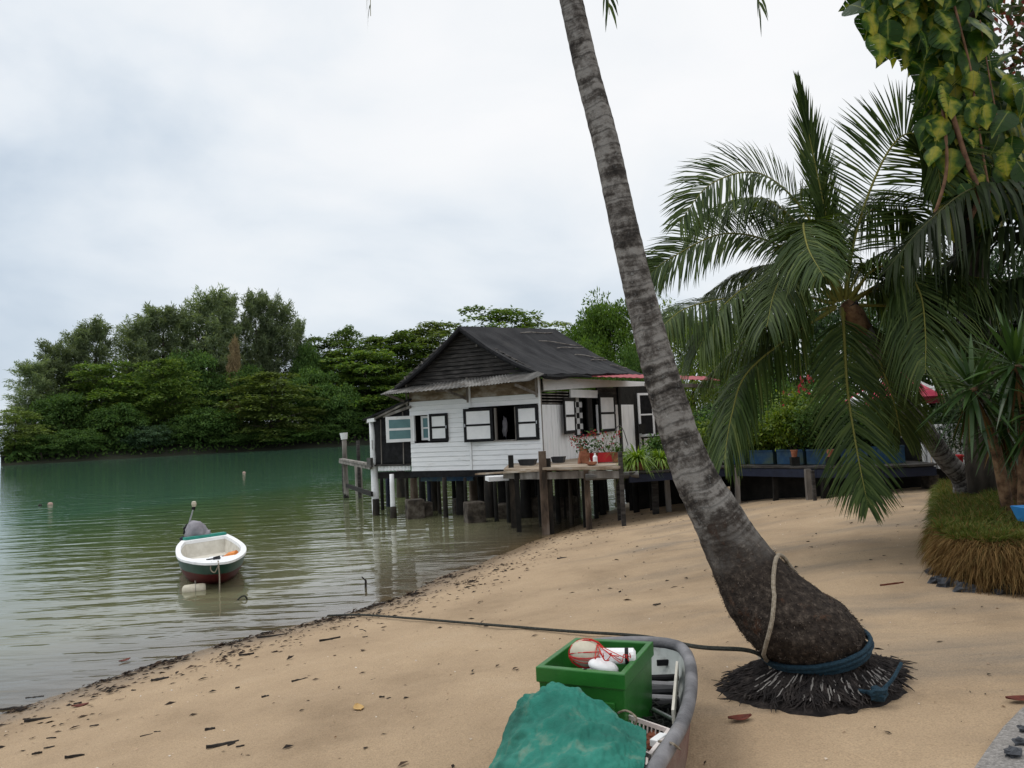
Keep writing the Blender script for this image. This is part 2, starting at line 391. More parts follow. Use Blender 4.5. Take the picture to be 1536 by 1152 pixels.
# wet where the water has just been
wz = N('ShaderNodeTexNoise', Scale=3.0, Detail=4.0); L(ge.outputs['Position'], wz.inputs['Vector'])
zz = math_('ADD', sp.outputs['Z'], math_('MULTIPLY', math_('SUBTRACT', wz.outputs['Fac'], .5), .05))
mw = N('ShaderNodeMapRange'); L(zz, mw.inputs['Value']); mw.inputs['From Min'].default_value = .015; mw.inputs['From Max'].default_value = .10; mw.inputs['To Min'].default_value = 1; mw.inputs['To Max'].default_value = 0
x5 = N('ShaderNodeMix', data_type='RGBA', blend_type='MULTIPLY'); L(mw.outputs[0], x5.inputs[0]); L(x4.outputs[2], x5.inputs[6]); x5.inputs[7].default_value = (.52, .50, .47, 1)
# silty mud below the surface
mu = N('ShaderNodeMapRange'); L(sp.outputs['Z'], mu.inputs['Value']); mu.inputs['From Min'].default_value = -.12; mu.inputs['From Max'].default_value = .0; mu.inputs['To Min'].default_value = 1; mu.inputs['To Max'].default_value = 0
x6 = N('ShaderNodeMix', data_type='RGBA'); L(math_('MULTIPLY', mu.outputs[0], .6), x6.inputs[0]); L(x5.outputs[2], x6.inputs[6]); x6.inputs[7].default_value = (.13, .12, .08, 1)
L(x6.outputs[2], b.inputs['Base Color'])
mr = N('ShaderNodeMapRange'); L(mw.outputs[0], mr.inputs['Value']); mr.inputs['To Min'].default_value = .95; mr.inputs['To Max'].default_value = .30; L(mr.outputs[0], b.inputs['Roughness'])
nd = N('ShaderNodeTexNoise', Scale=14.0, Detail=8.0, Roughness=.7); L(ge.outputs['Position'], nd.inputs['Vector'])
bp = N('ShaderNodeBump', Strength=.8); bp.inputs['Distance'].default_value = .03; L(nd.outputs['Fac'], bp.inputs['Height']); L(bp.outputs[0], b.inputs['Normal'])
L(b.outputs[0], o.inputs[0]); sandm = m
tag(npmesh('beach', v, f, sandm, smooth=True), 'pale brown sandy beach sloping down to the water', 'beach', kind='structure')

# sea: one sheet to the horizon; 'depth' is how deep the bed lies under it
wx = np.concatenate([-12 - geo(.5, 1500, 40)[::-1], np.arange(-12, 8, .2), 8 + geo(.5, 1500, 40)])
wy = np.concatenate([np.arange(-4, 22, .2), 22 + geo(.4, 3800, 60)])
v, f = grid(wx, wy, lambda X, Y: X * 0)
dep = -bz(v[:, 0], v[:, 1])
m, o = newmat('sea_water')
ge = N('ShaderNodeNewGeometry'); at = N('ShaderNodeAttribute', attribute_name='depth')
def wave(scale, st, rot, det, dist=.3):
    mp_ = N('ShaderNodeMapping'); mp_.inputs['Scale'].default_value = st; mp_.inputs['Rotation'].default_value = (0, 0, R(rot)); L(ge.outputs['Position'], mp_.inputs[0])
    n_ = N('ShaderNodeTexNoise', Scale=scale, Detail=det, Roughness=.5, Distortion=dist); L(mp_.outputs[0], n_.inputs['Vector']); return n_.outputs['Fac']
h = math_('ADD', math_('MULTIPLY', wave(1.0, (.45, 1.7, 1), -14, 3.0), 1.0), math_('MULTIPLY', wave(3.0, (.4, 1.5, 1), -20, 2.0), .20))
h = math_('ADD', h, math_('MULTIPLY', wave(9.0, (.6, 1.5, 1), 5, 2.0), .022))
bp = N('ShaderNodeBump', Strength=.42); bp.inputs['Distance'].default_value = .085; L(h, bp.inputs['Height'])
nc = N('ShaderNodeTexNoise', Scale=.06, Detail=3.0); L(ge.outputs['Position'], nc.inputs['Vector'])
dd = math_('ADD', at.outputs['Fac'], math_('MULTIPLY', math_('SUBTRACT', nc.outputs['Fac'], .5), .25))
rc = ramp([(.0, (.22, .19, .13)), (.12, (.15, .145, .085)), (.46, (.095, .118, .048)), (.85, (.066, .130, .066)), (1.0, (.064, .150, .098))]); 
md = N('ShaderNodeMapRange'); L(dd, md.inputs['Value']); md.inputs['From Max'].default_value = 1.6; L(md.outputs[0], rc.inputs[0])
df = N('ShaderNodeBsdfDiffuse'); L(rc.outputs[0], df.inputs[0])
tr = N('ShaderNodeBsdfTransparent'); tr.inputs[0].default_value = (.86, .85, .76, 1)
ma = N('ShaderNodeMapRange'); L(at.outputs['Fac'], ma.inputs['Value']); ma.inputs['From Min'].default_value = .0; ma.inputs['From Max'].default_value = .20; ma.inputs['To Min'].default_value = .12; ma.inputs['To Max'].default_value = 1
s1 = N('ShaderNodeMixShader'); L(ma.outputs[0], s1.inputs[0]); L(tr.outputs[0], s1.inputs[1]); L(df.outputs[0], s1.inputs[2])
gl = N('ShaderNodeBsdfGlossy', Roughness=.04); gl.inputs[0].default_value = (1, 1, 1, 1); L(bp.outputs[0], gl.inputs['Normal'])
fr = N('ShaderNodeFresnel', IOR=1.40); L(bp.outputs[0], fr.inputs['Normal'])
s2 = N('ShaderNodeMixShader'); L(fr.outputs[0], s2.inputs[0]); L(s1.outputs[0], s2.inputs[1]); L(gl.outputs[0], s2.inputs[2])
L(s2.outputs[0], o.inputs[0])
tag(npmesh('sea', v, f, m, attr={'depth': np.maximum(dep, 0)}, smooth=True), 'calm green sea with grey ripples near the beach', 'sea', kind='structure')

# ------------------------------------------------------------ wooded point across the cove
def shoreD(px): return 118 + 42 * min(1.3, px / 640)
m, o = newmat('forest_floor')
b = N('ShaderNodeBsdfPrincipled', Roughness=.95); nz = N('ShaderNodeTexNoise', Scale=.3, Detail=8.0)
r = ramp([(.35, (.012, .014, .008)), (.65, (.035, .04, .018))]); L(nz.outputs['Fac'], r.inputs[0]); L(r.outputs[0], b.inputs['Base Color']); L(b.outputs[0], o.inputs[0])
rows = []
for k, (back, z) in enumerate([(-1.0, -.6), (0, .15), (2, 1.0), (14, 4.0), (40, 6.0), (80, 4.0), (120, -1)]):
    row = []
    for px in list(range(0, 1000, 40)):
        D = shoreD(px) + back * (0.25 + .75 * min(1, (px + 40) / 260)) + 1.2 * NZ.noise(V((px * .02, k * .7, 0)))
        q = P(px, 600, D); row.append(V((q.x, q.y, z * (.3 + .7 * min(1, (px) / 200)) if z > .2 else z)))
    rows.append(row)
mb = MB(); mb.loft(rows, cap=False, closed=False)
tag(mb.build('headland', m, smooth=True), 'low wooded point of land across the water', 'headland', kind='structure')

LM = {
 'cas': leafmat('casuarina_leaf', [(.095, .13, .072), (.15, .195, .112), (.22, .265, .165)], .8, .05, .42),
 'lay': leafmat('almond_leaf', [(.045, .088, .022), (.092, .155, .036), (.17, .225, .06)], .7, .1, .35),
 'olv': leafmat('olive_leaf', [(.066, .10, .028), (.115, .16, .045), (.185, .235, .075)], .7, .1, .35),
 'bus': leafmat('bush_leaf', [(.032, .070, .020), (.066, .125, .034), (.11, .18, .05)], .7, .1, .35),
 'blu': leafmat('bluish_leaf', [(.035, .075, .038), (.065, .12, .062), (.105, .165, .09)], .7, .15, .3),
 'fea': leafmat('feathery_leaf', [(.035, .072, .012), (.070, .130, .020), (.110, .175, .030)], .6, .15, .35),
 'dry': leafmat('dry_leaf', [(.16, .12, .07), (.26, .20, .12)], .8, .1, .2),
 'drk': leafmat('deep_green_leaf', [(.010, .028, .008), (.022, .052, .012), (.042, .085, .018)], .5, .3, .25),
 'lim': leafmat('lime_leaf', [(.050, .095, .010), (.105, .170, .018), (.19, .24, .025)], .5, .3, .35),
}
def trunk_mesh(H, R_, seed, spread=.5, n=6, r0=.035):
    rr = random.Random(seed); mb = MB()
    top = V((rr.uniform(-.1, .1) * R_, rr.uniform(-.1, .1) * R_, H * .82))
    pts = [V((0, 0, -.04 * H)), top * .3 + V((rr.uniform(-.05, .05) * R_, 0, 0)), top * .65, top]
    mb.tube(pts, [r0 * H, r0 * .75 * H, r0 * .5 * H, r0 * .2 * H], 7)
    for k in range(n):
        t = rr.uniform(.2, .8); a = rr.uniform(0, 6.28); b0 = top * t; q = R_ * rr.uniform(.45, .8)
        e = b0 + V((math.cos(a) * q, math.sin(a) * q, H * rr.uniform(.06, .22)))
        mb.tube([b0, (b0 + e) / 2 + V((0, 0, .03 * H)), e], [r0 * .45 * H * (1 - t * .5), r0 * .28 * H, r0 * .08 * H], 5)
    return mb
def crown_layered(seed, H=14.0, Rr=6.5, tiers=12, n=15000, ls=.55):
    g = np.random.default_rng(seed); C_, A_, N_, S_ = [], [], [], []
    pads = []
    for k in range(tiers):
        t = (k + .5) / tiers; z = H * (.12 + .86 * t); env = Rr * (1.0 - .50 * max(0, t - .45) ** 2.0 / .55 ** 2.0) * (.75 + .25 * min(1, t / .25))
        for j in range(int(8 + 6 * (1 - t))):
            a = g.uniform(0, 6.28); q = env * g.uniform(.12, .88); pads.append((q*math.cos(a), q*math.sin(a), z + g.normal() * .3, a, env * g.uniform(.30, .50), env * g.uniform(.18, .32)))
    per = n // len(pads)
    for x, y, z, a, rl, rw in pads:
        u = np.sqrt(g.uniform(0, 1, per)); th = g.uniform(0, 6.28, per); lx = u*np.cos(th)*rl; ly = u*np.sin(th)*rw
        px_ = x + lx*math.cos(a) - ly*math.sin(a); py_ = y + lx*math.sin(a) + ly*math.cos(a)
        pz = z - .22 * rl * (u ** 2) - .1 * lx + g.normal(size=per) * .10 + .35 * np.maximum(0, g.normal(size=per)) * .3
        C_.append(np.stack([px_, py_, pz], 1)); 
        ax = np.stack([np.cos(th + a) + g.normal(size=per)*.5, np.sin(th + a) + g.normal(size=per)*.5, g.normal(size=per)*.25 - .1], 1); A_.append(ax)
        nm = np.stack([g.normal(size=per)*.35, g.normal(size=per)*.35, np.ones(per)], 1); N_.append(nm)
    C_, A_, N_ = map(np.concatenate, (C_, A_, N_)); k = len(C_)
    v, f = leaves(C_, A_, N_, g.uniform(.6, 1.2, k) * ls, g.uniform(.35, .6, k) * ls)
    return v, f, np.repeat(g.uniform(0, 1, k), 4)
def crown_bushy(seed, H=10.0, Rr=5.5, clumps=70, n=11000, ls=.44, low=.08, flat=.5):
    g = np.random.default_rng(seed); C_, A_, N_ = [], [], []
    per = n // clumps
    for k in range(clumps):
        d = g.normal(size=3); d /= np.linalg.norm(d)
        q = g.uniform(.45, .95); cz = H * (low + (1 - low) * .5) + d[2] * H * (1 - low) * .42 * q
        c = np.array([d[0]*Rr*q*.85, d[1]*Rr*q*.85, cz]); r = Rr * g.uniform(.16, .34)
        e = g.normal(size=(per, 3)); e /= np.linalg.norm(e, axis=1, keepdims=True); e[:, 2] = np.where(e[:, 2] < -.3, -e[:, 2], e[:, 2])
        p = c + e * r * g.uniform(.55, 1.08, (per, 1)) * np.array([1, 1, .7])
        C_.append(p); A_.append(e * .6 + g.normal(size=(per, 3)) * .6 + np.array([0, 0, -.25])); N_.append(e + np.array([0, 0, .6]) + g.normal(size=(per, 3)) * .4)
    C_, A_, N_ = map(np.concatenate, (C_, A_, N_)); k = len(C_)
    v, f = leaves(C_, A_, N_, g.uniform(.6, 1.2, k) * ls, g.uniform(.4, .65, k) * ls)
    return v, f, np.repeat(g.uniform(0, 1, k), 4)
def crown_casuarina(seed, H=20.0, Rr=3.6, plumes=150, n=21000, ls=.62):
    g = np.random.default_rng(seed); C_, A_, N_ = [], [], []; per = n // plumes
    for k in range(plumes):
        t = g.uniform(.12, .97); a = g.uniform(0, 6.28)
        env = Rr * math.sqrt(max(.03, 1 - ((t - .48) / .56) ** 2)) * g.uniform(.5, 1.12)
        b0 = np.array([0, 0, H * (t - .06)]); tip = np.array([env*math.cos(a), env*math.sin(a), H * (t + .07 * g.uniform(.2, 1.3))])
        s = g.uniform(.25, 1, per)[:, None]; wob = g.normal(size=(per, 3)) * np.array([.42, .42, .55]) * (.35 + .8 * (1 - s))
        p = b0 + (tip - b0) * s + wob
        ax = (tip - b0) / np.linalg.norm(tip - b0) * .5 + g.normal(size=(per, 3)) * .45 + np.array([0, 0, .15]) - np.array([0, 0, .9]) * (g.uniform(0, 1, (per, 1)) > .45)
        C_.append(p); A_.append(ax); N_.append(g.normal(size=(per, 3)))
    C_, A_, N_ = map(np.concatenate, (C_, A_, N_)); k = len(C_)
    v, f = leaves(C_, A_, N_, g.uniform(.6, 1.3, k) * ls, g.uniform(.12, .26, k) * ls)
    return v, f, np.repeat(g.uniform(0, 1, k), 4)
KIND = {'casuarina': ('cas', crown_casuarina, 20.0, 3.6), 'layered': ('lay', crown_layered, 14.0, 6.5), 'olive': ('olv', crown_layered, 14.0, 6.5),
        'bushy': ('bus', crown_bushy, 10.0, 5.5), 'bluish': ('blu', crown_bushy, 10.0, 5.5), 'dry': ('dry', crown_casuarina, 20.0, 3.6)}
CROWN = {}
def tree(name, kind, base, H, Rr, label, group=None, var=0, rot=None, trunk=True):
    lm, fn, H0, R0_ = KIND[kind]
    key = (kind, var)
    root = thing(name, base, label, 'tree', group)
    if key not in CROWN:
        v, f, a = fn(100 + var * 17 + sum(map(ord, kind)))
        c = npmesh('crown', v, f, LM[lm], attr={'rnd': a}); c.parent = root
        t = trunk_mesh(H0, R0_, var + 5, n=5, r0=.02).build('trunk', bark); t.parent = root
        CROWN[key] = (c, t)
    else:
        for q in CROWN[key]:
            c = q.copy(); COL.objects.link(c); c.parent = root
    root.scale = (Rr / R0_, Rr / R0_, H / H0)
    root.rotation_euler = (0, 0, rnd.uniform(0, 6.28) if rot is None else rot)
    return root
# (px centre, px top, half width px, rows back m, kind, name, label or None = reads as one of the mass)
FT = [
 (50, 545, 34, 14, 'casuarina', 'casuarina_tree', 'thin grey-green casuarina at the seaward end of the wooded point'),
 (84, 512, 34, 18, 'casuarina', 'casuarina_tree', 'grey-green casuarina second from the seaward tip of the point'),
 (112, 498, 30, 20, 'casuarina', 'casuarina_tree', 'slender casuarina just left of the round-topped one on the point'),
 (142, 486, 36, 20, 'casuarina', 'casuarina_tree', 'round-topped casuarina standing clear against the sky left of the gap'),
 (205, 478, 34, 22, 'casuarina', 'casuarina_tree', 'pale feathery casuarina just right of the gap in the treetops'),
 (240, 461, 42, 24, 'casuarina', 'casuarina_tree', 'broad casuarina with two soft peaks in the middle of the point'),
 (272, 474, 28, 26, 'casuarina', 'casuarina_tree', 'lower casuarina nestled left of the tallest pair'),
 (314, 436, 42, 22, 'casuarina', 'casuarina_tree', 'tallest dense casuarina crowning the wooded point'),
 (345, 443, 26, 25, 'casuarina', 'casuarina_tree', 'narrow tall casuarina pressed against the right of the tallest one'),
 (384, 444, 30, 24, 'casuarina', 'casuarina_tree', 'tall casuarina left half of the twin tops right of the notch'),
 (413, 446, 33, 24, 'casuarina', 'casuarina_tree', 'tall casuarina right half of the twin tops right of the notch'),
 (450, 480, 15, 26, 'casuarina', 'casuarina_tree', 'thin see-through casuarina standing alone beside the tall twins'),
 (350, 510, 10, 12, 'dry', 'dead_tree', 'pale brown dead foliage column among the green trees'),
 (20, 612, 42, 4, 'olive', 'almond_tree', 'layered light tree overhanging the water at the tip of the point'),
 (95, 585, 48, 8, 'bushy', 'leafy_tree', 'dark leafy tree low down near the tip of the point'),
 (152, 541, 62, 10, 'layered', 'almond_tree', 'big spreading green tree left of centre on the point'),
 (175, 600, 45, 4, 'bushy', 'leafy_tree', 'rounded dark green tree above the shore below the spreading tree'),
 (248, 533, 52, 9, 'layered', 'almond_tree', 'domed tree with drooping tiers in the middle of the point'),
 (215, 634, 42, 2, 'bluish', 'shore_bush', 'bluish green bush hanging over the waterline in the middle of the point'),
 (118, 640, 38, 1.5, 'bushy', 'shore_bush', 'dark bush at the waterline left of the bluish one'),
 (62, 650, 36, 1.0, 'bushy', 'shore_bush', 'dark waterline bush nearest the tip of the point'),
 (312, 604, 48, 4, 'bushy', 'leafy_tree', 'bright green rounded tree between the domed tree and the olive tree'),
 (268, 628, 36, 3, 'bushy', 'shore_bush', 'dark bush on the shore right of the bluish one'),
 (402, 556, 72, 3, 'olive', 'almond_tree', 'wide olive-green tiered tree reaching down to the water'),
 (490, 500, 52, 26, 'layered', 'almond_tree', 'flat green crown on the skyline between the thin casuarina and the small flat-topped tree'),
 (565, 500, 58, 24, 'layered', 'almond_tree', 'flat spreading crown on the skyline just left of the roof edge'),
 (625, 494, 55, 27, 'olive', 'almond_tree', 'olive flat crown on the skyline behind the left roof slope'),
 (470, 540, 44, 12, 'bushy', 'leafy_tree', 'dark leafy tree right of the olive tiered tree'),
 (465, 505, 34, 20, 'bushy', 'leafy_tree', 'rounded dark crown on the skyline right of the thin casuarina'),
 (520, 486, 40, 22, 'layered', 'almond_tree', 'small flat-topped tree poking out of the skyline left of the house'),
 (545, 520, 72, 14, 'layered', 'almond_tree', 'green tiered tree rising straight above the jetty posts'),
 (500, 570, 45, 7, 'bushy', 'leafy_tree', 'dark green tree over the far waterline left of the jetty'),
 (600, 496, 75, 20, 'layered', 'almond_tree', 'broad tiered tree behind the left slope of the house roof'),
 (585, 560, 60, 6, 'layered', 'almond_tree', 'spreading green tree right behind the lean-to'),
 (530, 610, 42, 3, 'bushy', 'shore_bush', 'dark bush over the water behind the jetty'),
 (652, 480, 72, 24, 'olive', 'almond_tree', 'olive tree on the skyline left of the roof peak'),
 (745, 456, 78, 24, 'layered', 'almond_tree', 'wide flat-topped tree rising above the house ridge'),
 (805, 478, 66, 26, 'olive', 'almond_tree', 'low flat tree right of the one above the house ridge'),
 (690, 505, 60, 18, 'layered', 'almond_tree', None), (640, 540, 60, 8, 'bushy', 'leafy_tree', None),
 (720, 560, 60, 8, 'bushy', 'leafy_tree', None), (850, 500, 60, 26, 'layered', 'almond_tree', None), (780, 540, 60, 14, 'bushy', 'leafy_tree', None),
 (360, 540, 45, 14, 'bushy', 'leafy_tree', 'dark crown in the hollow under the twin casuarinas'),
 (290, 520, 45, 16, 'bushy', 'leafy_tree', 'dark crown in the hollow under the tallest casuarina'),
 (200, 545, 40, 16, 'bushy', 'leafy_tree', 'dark crown tucked between the spreading tree and the domed one'),
 (420, 640, 55, 1.5, 'bushy', 'shore_bush', 'low dark bush under the skirts of the olive tiered tree'),
 (340, 645, 40, 1.5, 'bushy', 'shore_bush', 'low dark bush at the waterline left of the olive tiered tree'),
 (482, 632, 40, 1.5, 'bushy', 'shore_bush', 'low dark bush at the waterline right of the olive tiered tree'),
]
for i, (px, py, hw, back, kind, nm, lab) in enumerate(FT):
    D = shoreD(px) + back
    top = P(px, py, D); H = top.z + .2
    base = V((top.x, top.y, .1 + min(back * .12, 3)))
    tree(nm, kind, base, (top.z - base.z), hw * D / FPX * 1.12, lab or 'green tree mostly hidden behind the stilt house roof', group='trees on the far wooded point', var=i % 3)
# dense undergrowth filling the wood behind the front trees
g = np.random.default_rng(5); K = 42000
px_ = g.uniform(6, 1000, K); back = g.uniform(0.5, 26, K)
hgt = g.uniform(0, 1, K) ** 1.3
Cc = np.empty((K, 3))
for i in range(K):
    D = 118 + 42 * min(1.3, px_[i] / 640) + back[i]; q = P(px_[i], 600, D); Cc[i] = (q.x, q.y, .2 + hgt[i] * (3.5 + back[i] * .42) * (.35 + .65 * min(1, px_[i] / 220)))
v, f = leaves(Cc, g.normal(size=(K, 3)), g.normal(size=(K, 3)) + np.array([0, -.8, .8]), g.uniform(.4, .9, K), g.uniform(.25, .5, K))
tag(npmesh('undergrowth', v, f, LM['bus'], attr={'rnd': np.repeat(g.uniform(0, 1, K), 4)}), 'dark undergrowth filling the far wood', 'undergrowth', kind='stuff')
# ------------------------------------------------------------ stilt house
class Fr:
    """upright wall frame: origin xy, u along the wall, n outward"""
    def __init__(s, o, e):
        s.o = V((o.x, o.y, 0)); d = V((e.x - o.x, e.y - o.y, 0)); s.len = d.length; s.u = d.normalized(); s.n = V((s.u.y, -s.u.x, 0))
    def pt(s, u, z, n=0): return s.o + s.u * u + s.n * n + V((0, 0, z))
    def px(s, x, y, n=0):                  # picture -> (u, z) on the wall plane shifted out by n
        d = ray(x, y); o = s.o + s.n * n; t = (o - EYE).dot(s.n) / d.dot(s.n); q = EYE + d * t
        return (q - o).dot(s.u), q.z
    def box(s, mb, u0, u1, z0, z1, n0, n1):
        return mb.ob(s.pt(u0, z0, n0), s.u * (u1 - u0), s.n * (n1 - n0), V((0, 0, z1 - z0)))
A0, A1 = P(618, 708, 21.6), P(813, 703, 19.8)
B1 = P(928, 697, 24.4)
FA = Fr(A0, A1); FB = Fr(A1, B1)
ZF = 1.21
house = thing('stilt_house', V((A1.x, A1.y, 0)), 'white weatherboard stilt house with black roof and black framed shutters over the water', 'house')
def split_boards(fr, u0, u1, z0, z1, bh, holes, t=.03, tilt=True):
    mb = MB(); z = z0; k = 0
    while z < z1 - .01:
        zt = min(z + bh, z1); segs = [(u0, u1)]
        for h0, h1, hz0, hz1 in holes:
            if hz0 < zt - .02 and hz1 > z + .02:
                ns = []
                for a, b_ in segs:
                    if h1 <= a or h0 >= b_: ns.append((a, b_))
                    else:
                        if h0 > a: ns.append((a, h0))
                        if h1 < b_: ns.append((h1, b_))
                segs = ns
        j = rnd.uniform(-.003, .003)
        for a, b_ in segs:
            o = .018 if tilt else 0
            q = [fr.pt(a, z, -t), fr.pt(b_, z, -t), fr.pt(b_, z, o + j), fr.pt(a, z, o + j)]
            q2 = [fr.pt(a, zt - .004, -t), fr.pt(b_, zt - .004, -t), fr.pt(b_, zt - .004, j), fr.pt(a, zt - .004, j)]
            mb.loft([q, q2])
        z = zt; k += 1
    return mb
def rect(fr, x0, y0, x1, y1, n=0):
    a = fr.px(x0, y0, n); b_ = fr.px(x1, y1, n); return min(a[0], b_[0]), max(a[0], b_[0]), min(a[1], b_[1]), max(a[1], b_[1])
# openings in the water-side wall
w1 = rect(FA, 620, 623.5, 673, 660); w2 = rect(FA, 702, 614.5, 809, 658)
hole1 = (w1[0], w1[1], w1[2], w1[3]); hole2 = (w2[0], w2[1], w2[2], w2[3])
zt = FA.px(715, 596)[1]
split_boards(FA, 0, FA.len, ZF, zt, .125, [hole1, hole2]).build('wall', boardw, house)
zcap = FA.px(715, 571)[1]
split_boards(FA, 0, FA.len, zt, zcap, .16, []).build('upper_wall', stain, house)
mb = MB()
for x in (705.5, 812):
    u = FA.px(x, 640)[0]; mb = MB(); FA.box(mb, u - .025, u + .025, ZF, zcap if x > 800 else w2[2] - .02, .02, .045); mb.build('wall_batten', white, house)
mb = MB(); u = FA.px(705, 590)[0]; FA.box(mb, u - .03, u + .03, w2[3] + .05, zcap, .02, .05)
mb.build('wall_batten', white, house)
mb = MB(); FA.box(mb, -.05, FA.len + .03, ZF - .17, ZF - .005, -.05, .03); mb.build('floor_beam', black, house)
def casement(fr, u0, u1, z0, z1, n, ang=0, hinge='l', frame=black, panel=white, pmat=None, fw=.075, name='shutter', mull=True):
    """framed leaf with two panels; ang swings it outward about its hinge"""
    w = u1 - u0; c, s_ = math.cos(ang), math.sin(ang)
    def T(a, z, d):                        # a: distance from hinge along leaf, d: outward thickness
        if hinge == 'l': return fr.pt(u0 + a*c - d*s_*0, z, n + a*s_ + d*c)
        return fr.pt(u1 - a*c, z, n + a*s_ + d*c)
    def bx(mb, a0, a1, b0, b1, d0, d1):
        p = T(a0, b0, d0); mb.ob(p, T(a1, b0, d0) - p, T(a0, b0, d1) - p, T(a0, b1, d0) - p)
    mb = MB(); h = z1 - z0; zm = z0 + h * .5
    bx(mb, 0, fw, z0, z1, 0, .04); bx(mb, w - fw, w, z0, z1, 0, .04)
    bx(mb, fw, w - fw, z0, z0 + fw, 0, .039); bx(mb, fw, w - fw, z1 - fw, z1, 0, .039)
    if mull: bx(mb, fw, w - fw, zm - fw*.35, zm + fw*.35, 0, .038)
    f_ = mb.build(name, frame, house)
    for b0, b1 in ((z0 + fw, zm - fw*.35), (zm + fw*.35, z1 - fw)):
        m2 = MB(); bx(m2, fw, w - fw, b0, b1, .008, .028); m2.build('panel', pmat or panel, f_)
    m3 = MB(); bx(m3, w - fw*.7, w - fw*.35, zm - .04, zm + .04, .04, .06); m3.build('latch', steel, f_)
    return f_
# window one: left casement swung right out, showing its pale inside with teal glass
def uu(fr, x, y=640): return fr.px(x, y)[0]
a, b_ = uu(FA, 621), uu(FA, 644)
casement(FA, a, uu(FA, 656), w1[2], w1[3], .02, R(150), 'l', white, teal, teal, .085, 'open_casement')
mb = MB(); FA.box(mb, b_ - .02, b_ + .025, w1[2], w1[3], -.04, .04); mb.build('window_post', white, house); mb = MB(); FA.box(mb, a - .03, a + .02, w1[2], w1[3], -.04, .03); mb.build('window_post', white, house)
casement(FA, b_ + .04, uu(FA, 673), w1[2] - .02, w1[3] + .02, .022, 0)
casement(FA, uu(FA, 626), uu(FA, 642), w1[2] + .02, w1[3] - .02, -.22, 0, 'l', white, teal, teal, .06, 'inner_casement')
casement(FA, uu(FA, 700.5), uu(FA, 741), w2[2] - .02, w2[3] + .02, .025, R(9), 'r')
casement(FA, uu(FA, 775.5), uu(FA, 809), w2[2] - .02, w2[3] + .02, .022, 0)
mb = MB()
for x in (744, 774.5): mb = MB(); FA.box(mb, uu(FA, x) - .025, uu(FA, x) + .025, w2[2], w2[3], -.04, .03); mb.build('window_post', greyw, house)
mb = MB()
FA.box(mb, uu(FA, 741), uu(FA, 775), w2[2] - .03, w2[2], -.05, .05); mb.build('window_sill', greyw, house)
tag(MB().blob(FA.pt(uu(FA, 749), (w2[2] + w2[3]) / 2 - .08, -.30), .055, .04, .22, 12, 10, 1.1, 3).build('hanging_cloth', cover_m, origin=FA.pt(uu(FA, 749), w2[2], -.25), smooth=True),
    'pale cloth hanging just inside the dark open window of the stilt house', 'cloth')
# long side wall of upright boards
bw = rect(FB, 860.5, 594, 897, 650); zb0 = FB.px(830, 607)[1]
mb = MB(); u = 0; uE = uu(FB, 928)
while u < uE - .02:
    u2 = min(u + .17, uE); z1 = zb0
    j = rnd.uniform(-.004, .004)
    if u2 > bw[0] + .04 and u < bw[1] - .04: FB.box(mb, u + .004, u2 - .004, ZF, bw[2], -.03, .012 + j)
    else: FB.box(mb, u + .004, u2 - .004, ZF, z1, -.03, .012 + j)
    u = u2
mb.build('side_wall', vboardw, house)
ztop = FB.px(813, 566)[1]
# white fascia wedge under the roof edge
poly = [FB.px(812, 566), FB.px(970, 573), FB.px(970, 579), FB.px(897, 581), FB.px(813, 586)]
mb = MB(); mb.prism([FB.pt(u, z, .03) for u, z in poly], FB.n * .03); mb.build('fascia', boardw, house)
# louvred band: slats, white board, slats
mb = MB()
zA, zB = zb0, FB.px(830, 585)[1]
for k in range(5):
    z = zA + (zB - zA) * (k + .5) / 5; FB.box(mb, .05, uu(FB, 855), z - .012, z + .012, -.03, .0)
mb.build('louvre', greyw, house)
mb = MB(); q = rect(FB, 855, 584, 896, 597); FB.box(mb, q[0], q[1], q[2], q[3], -.02, .02); mb.build('transom_board', white, house)
mb = MB(); zA2, zB2 = zb0, FB.px(910, 581)[1]
for k in range(5):
    z = zA2 + (zB2 - zA2) * (k + .5) / 5; FB.box(mb, q[1], uE, z - .07, z + .06, -.03 - .01 * (k % 2), .0)
mb.build('louvre', slat, house)
mb = MB(); FB.box(mb, 0.0, .05, ZF - .1, zcap, -.06, .06); mb.build('corner_post', greyw, house)
mb = MB(); FB.box(mb, uE - .02, uE + .17, ZF - .3, FB.px(930, 579)[1], -.06, .05); mb.build('porch_post', black, house)
casement(FB, uu(FB, 838, 620), uu(FB, 860, 620), FB.px(849, 651)[1], FB.px(849, 597)[1], .03, R(6), 'r', fw=.09)
casement(FB, uu(FB, 896.5, 620), uu(FB, 917, 620), FB.px(906, 648)[1], FB.px(906, 592)[1], .03, R(4), 'l', fw=.09)
mb = MB(); FB.box(mb, bw[0] - .02, bw[1] + .02, bw[2] - .05, bw[2], -.06, .06)
FB.box(mb, uu(FB, 883), uu(FB, 890), bw[2], bw[3], -.05, .0); mb.build('window_sill', black, house)
# checked curtain in the side window
mb = MB(); mw_ = MB(); cu0, cu1 = bw[0] + .04, uu(FB, 882); nx_, nz_ = 4, 7
for i in range(nx_):
    for j in range(nz_):
        t = mb if (i + j) % 2 else mw_
        FB.box(t, cu0 + (cu1-cu0)*i/nx_, cu0 + (cu1-cu0)*(i+1)/nx_, bw[2] + (bw[3]-bw[2])*j/nz_, bw[2] + (bw[3]-bw[2])*(j+1)/nz_, -.16, -.15)
cur = mw_.build('curtain', cloth_w, house); mb.build('dark_check', black, cur)
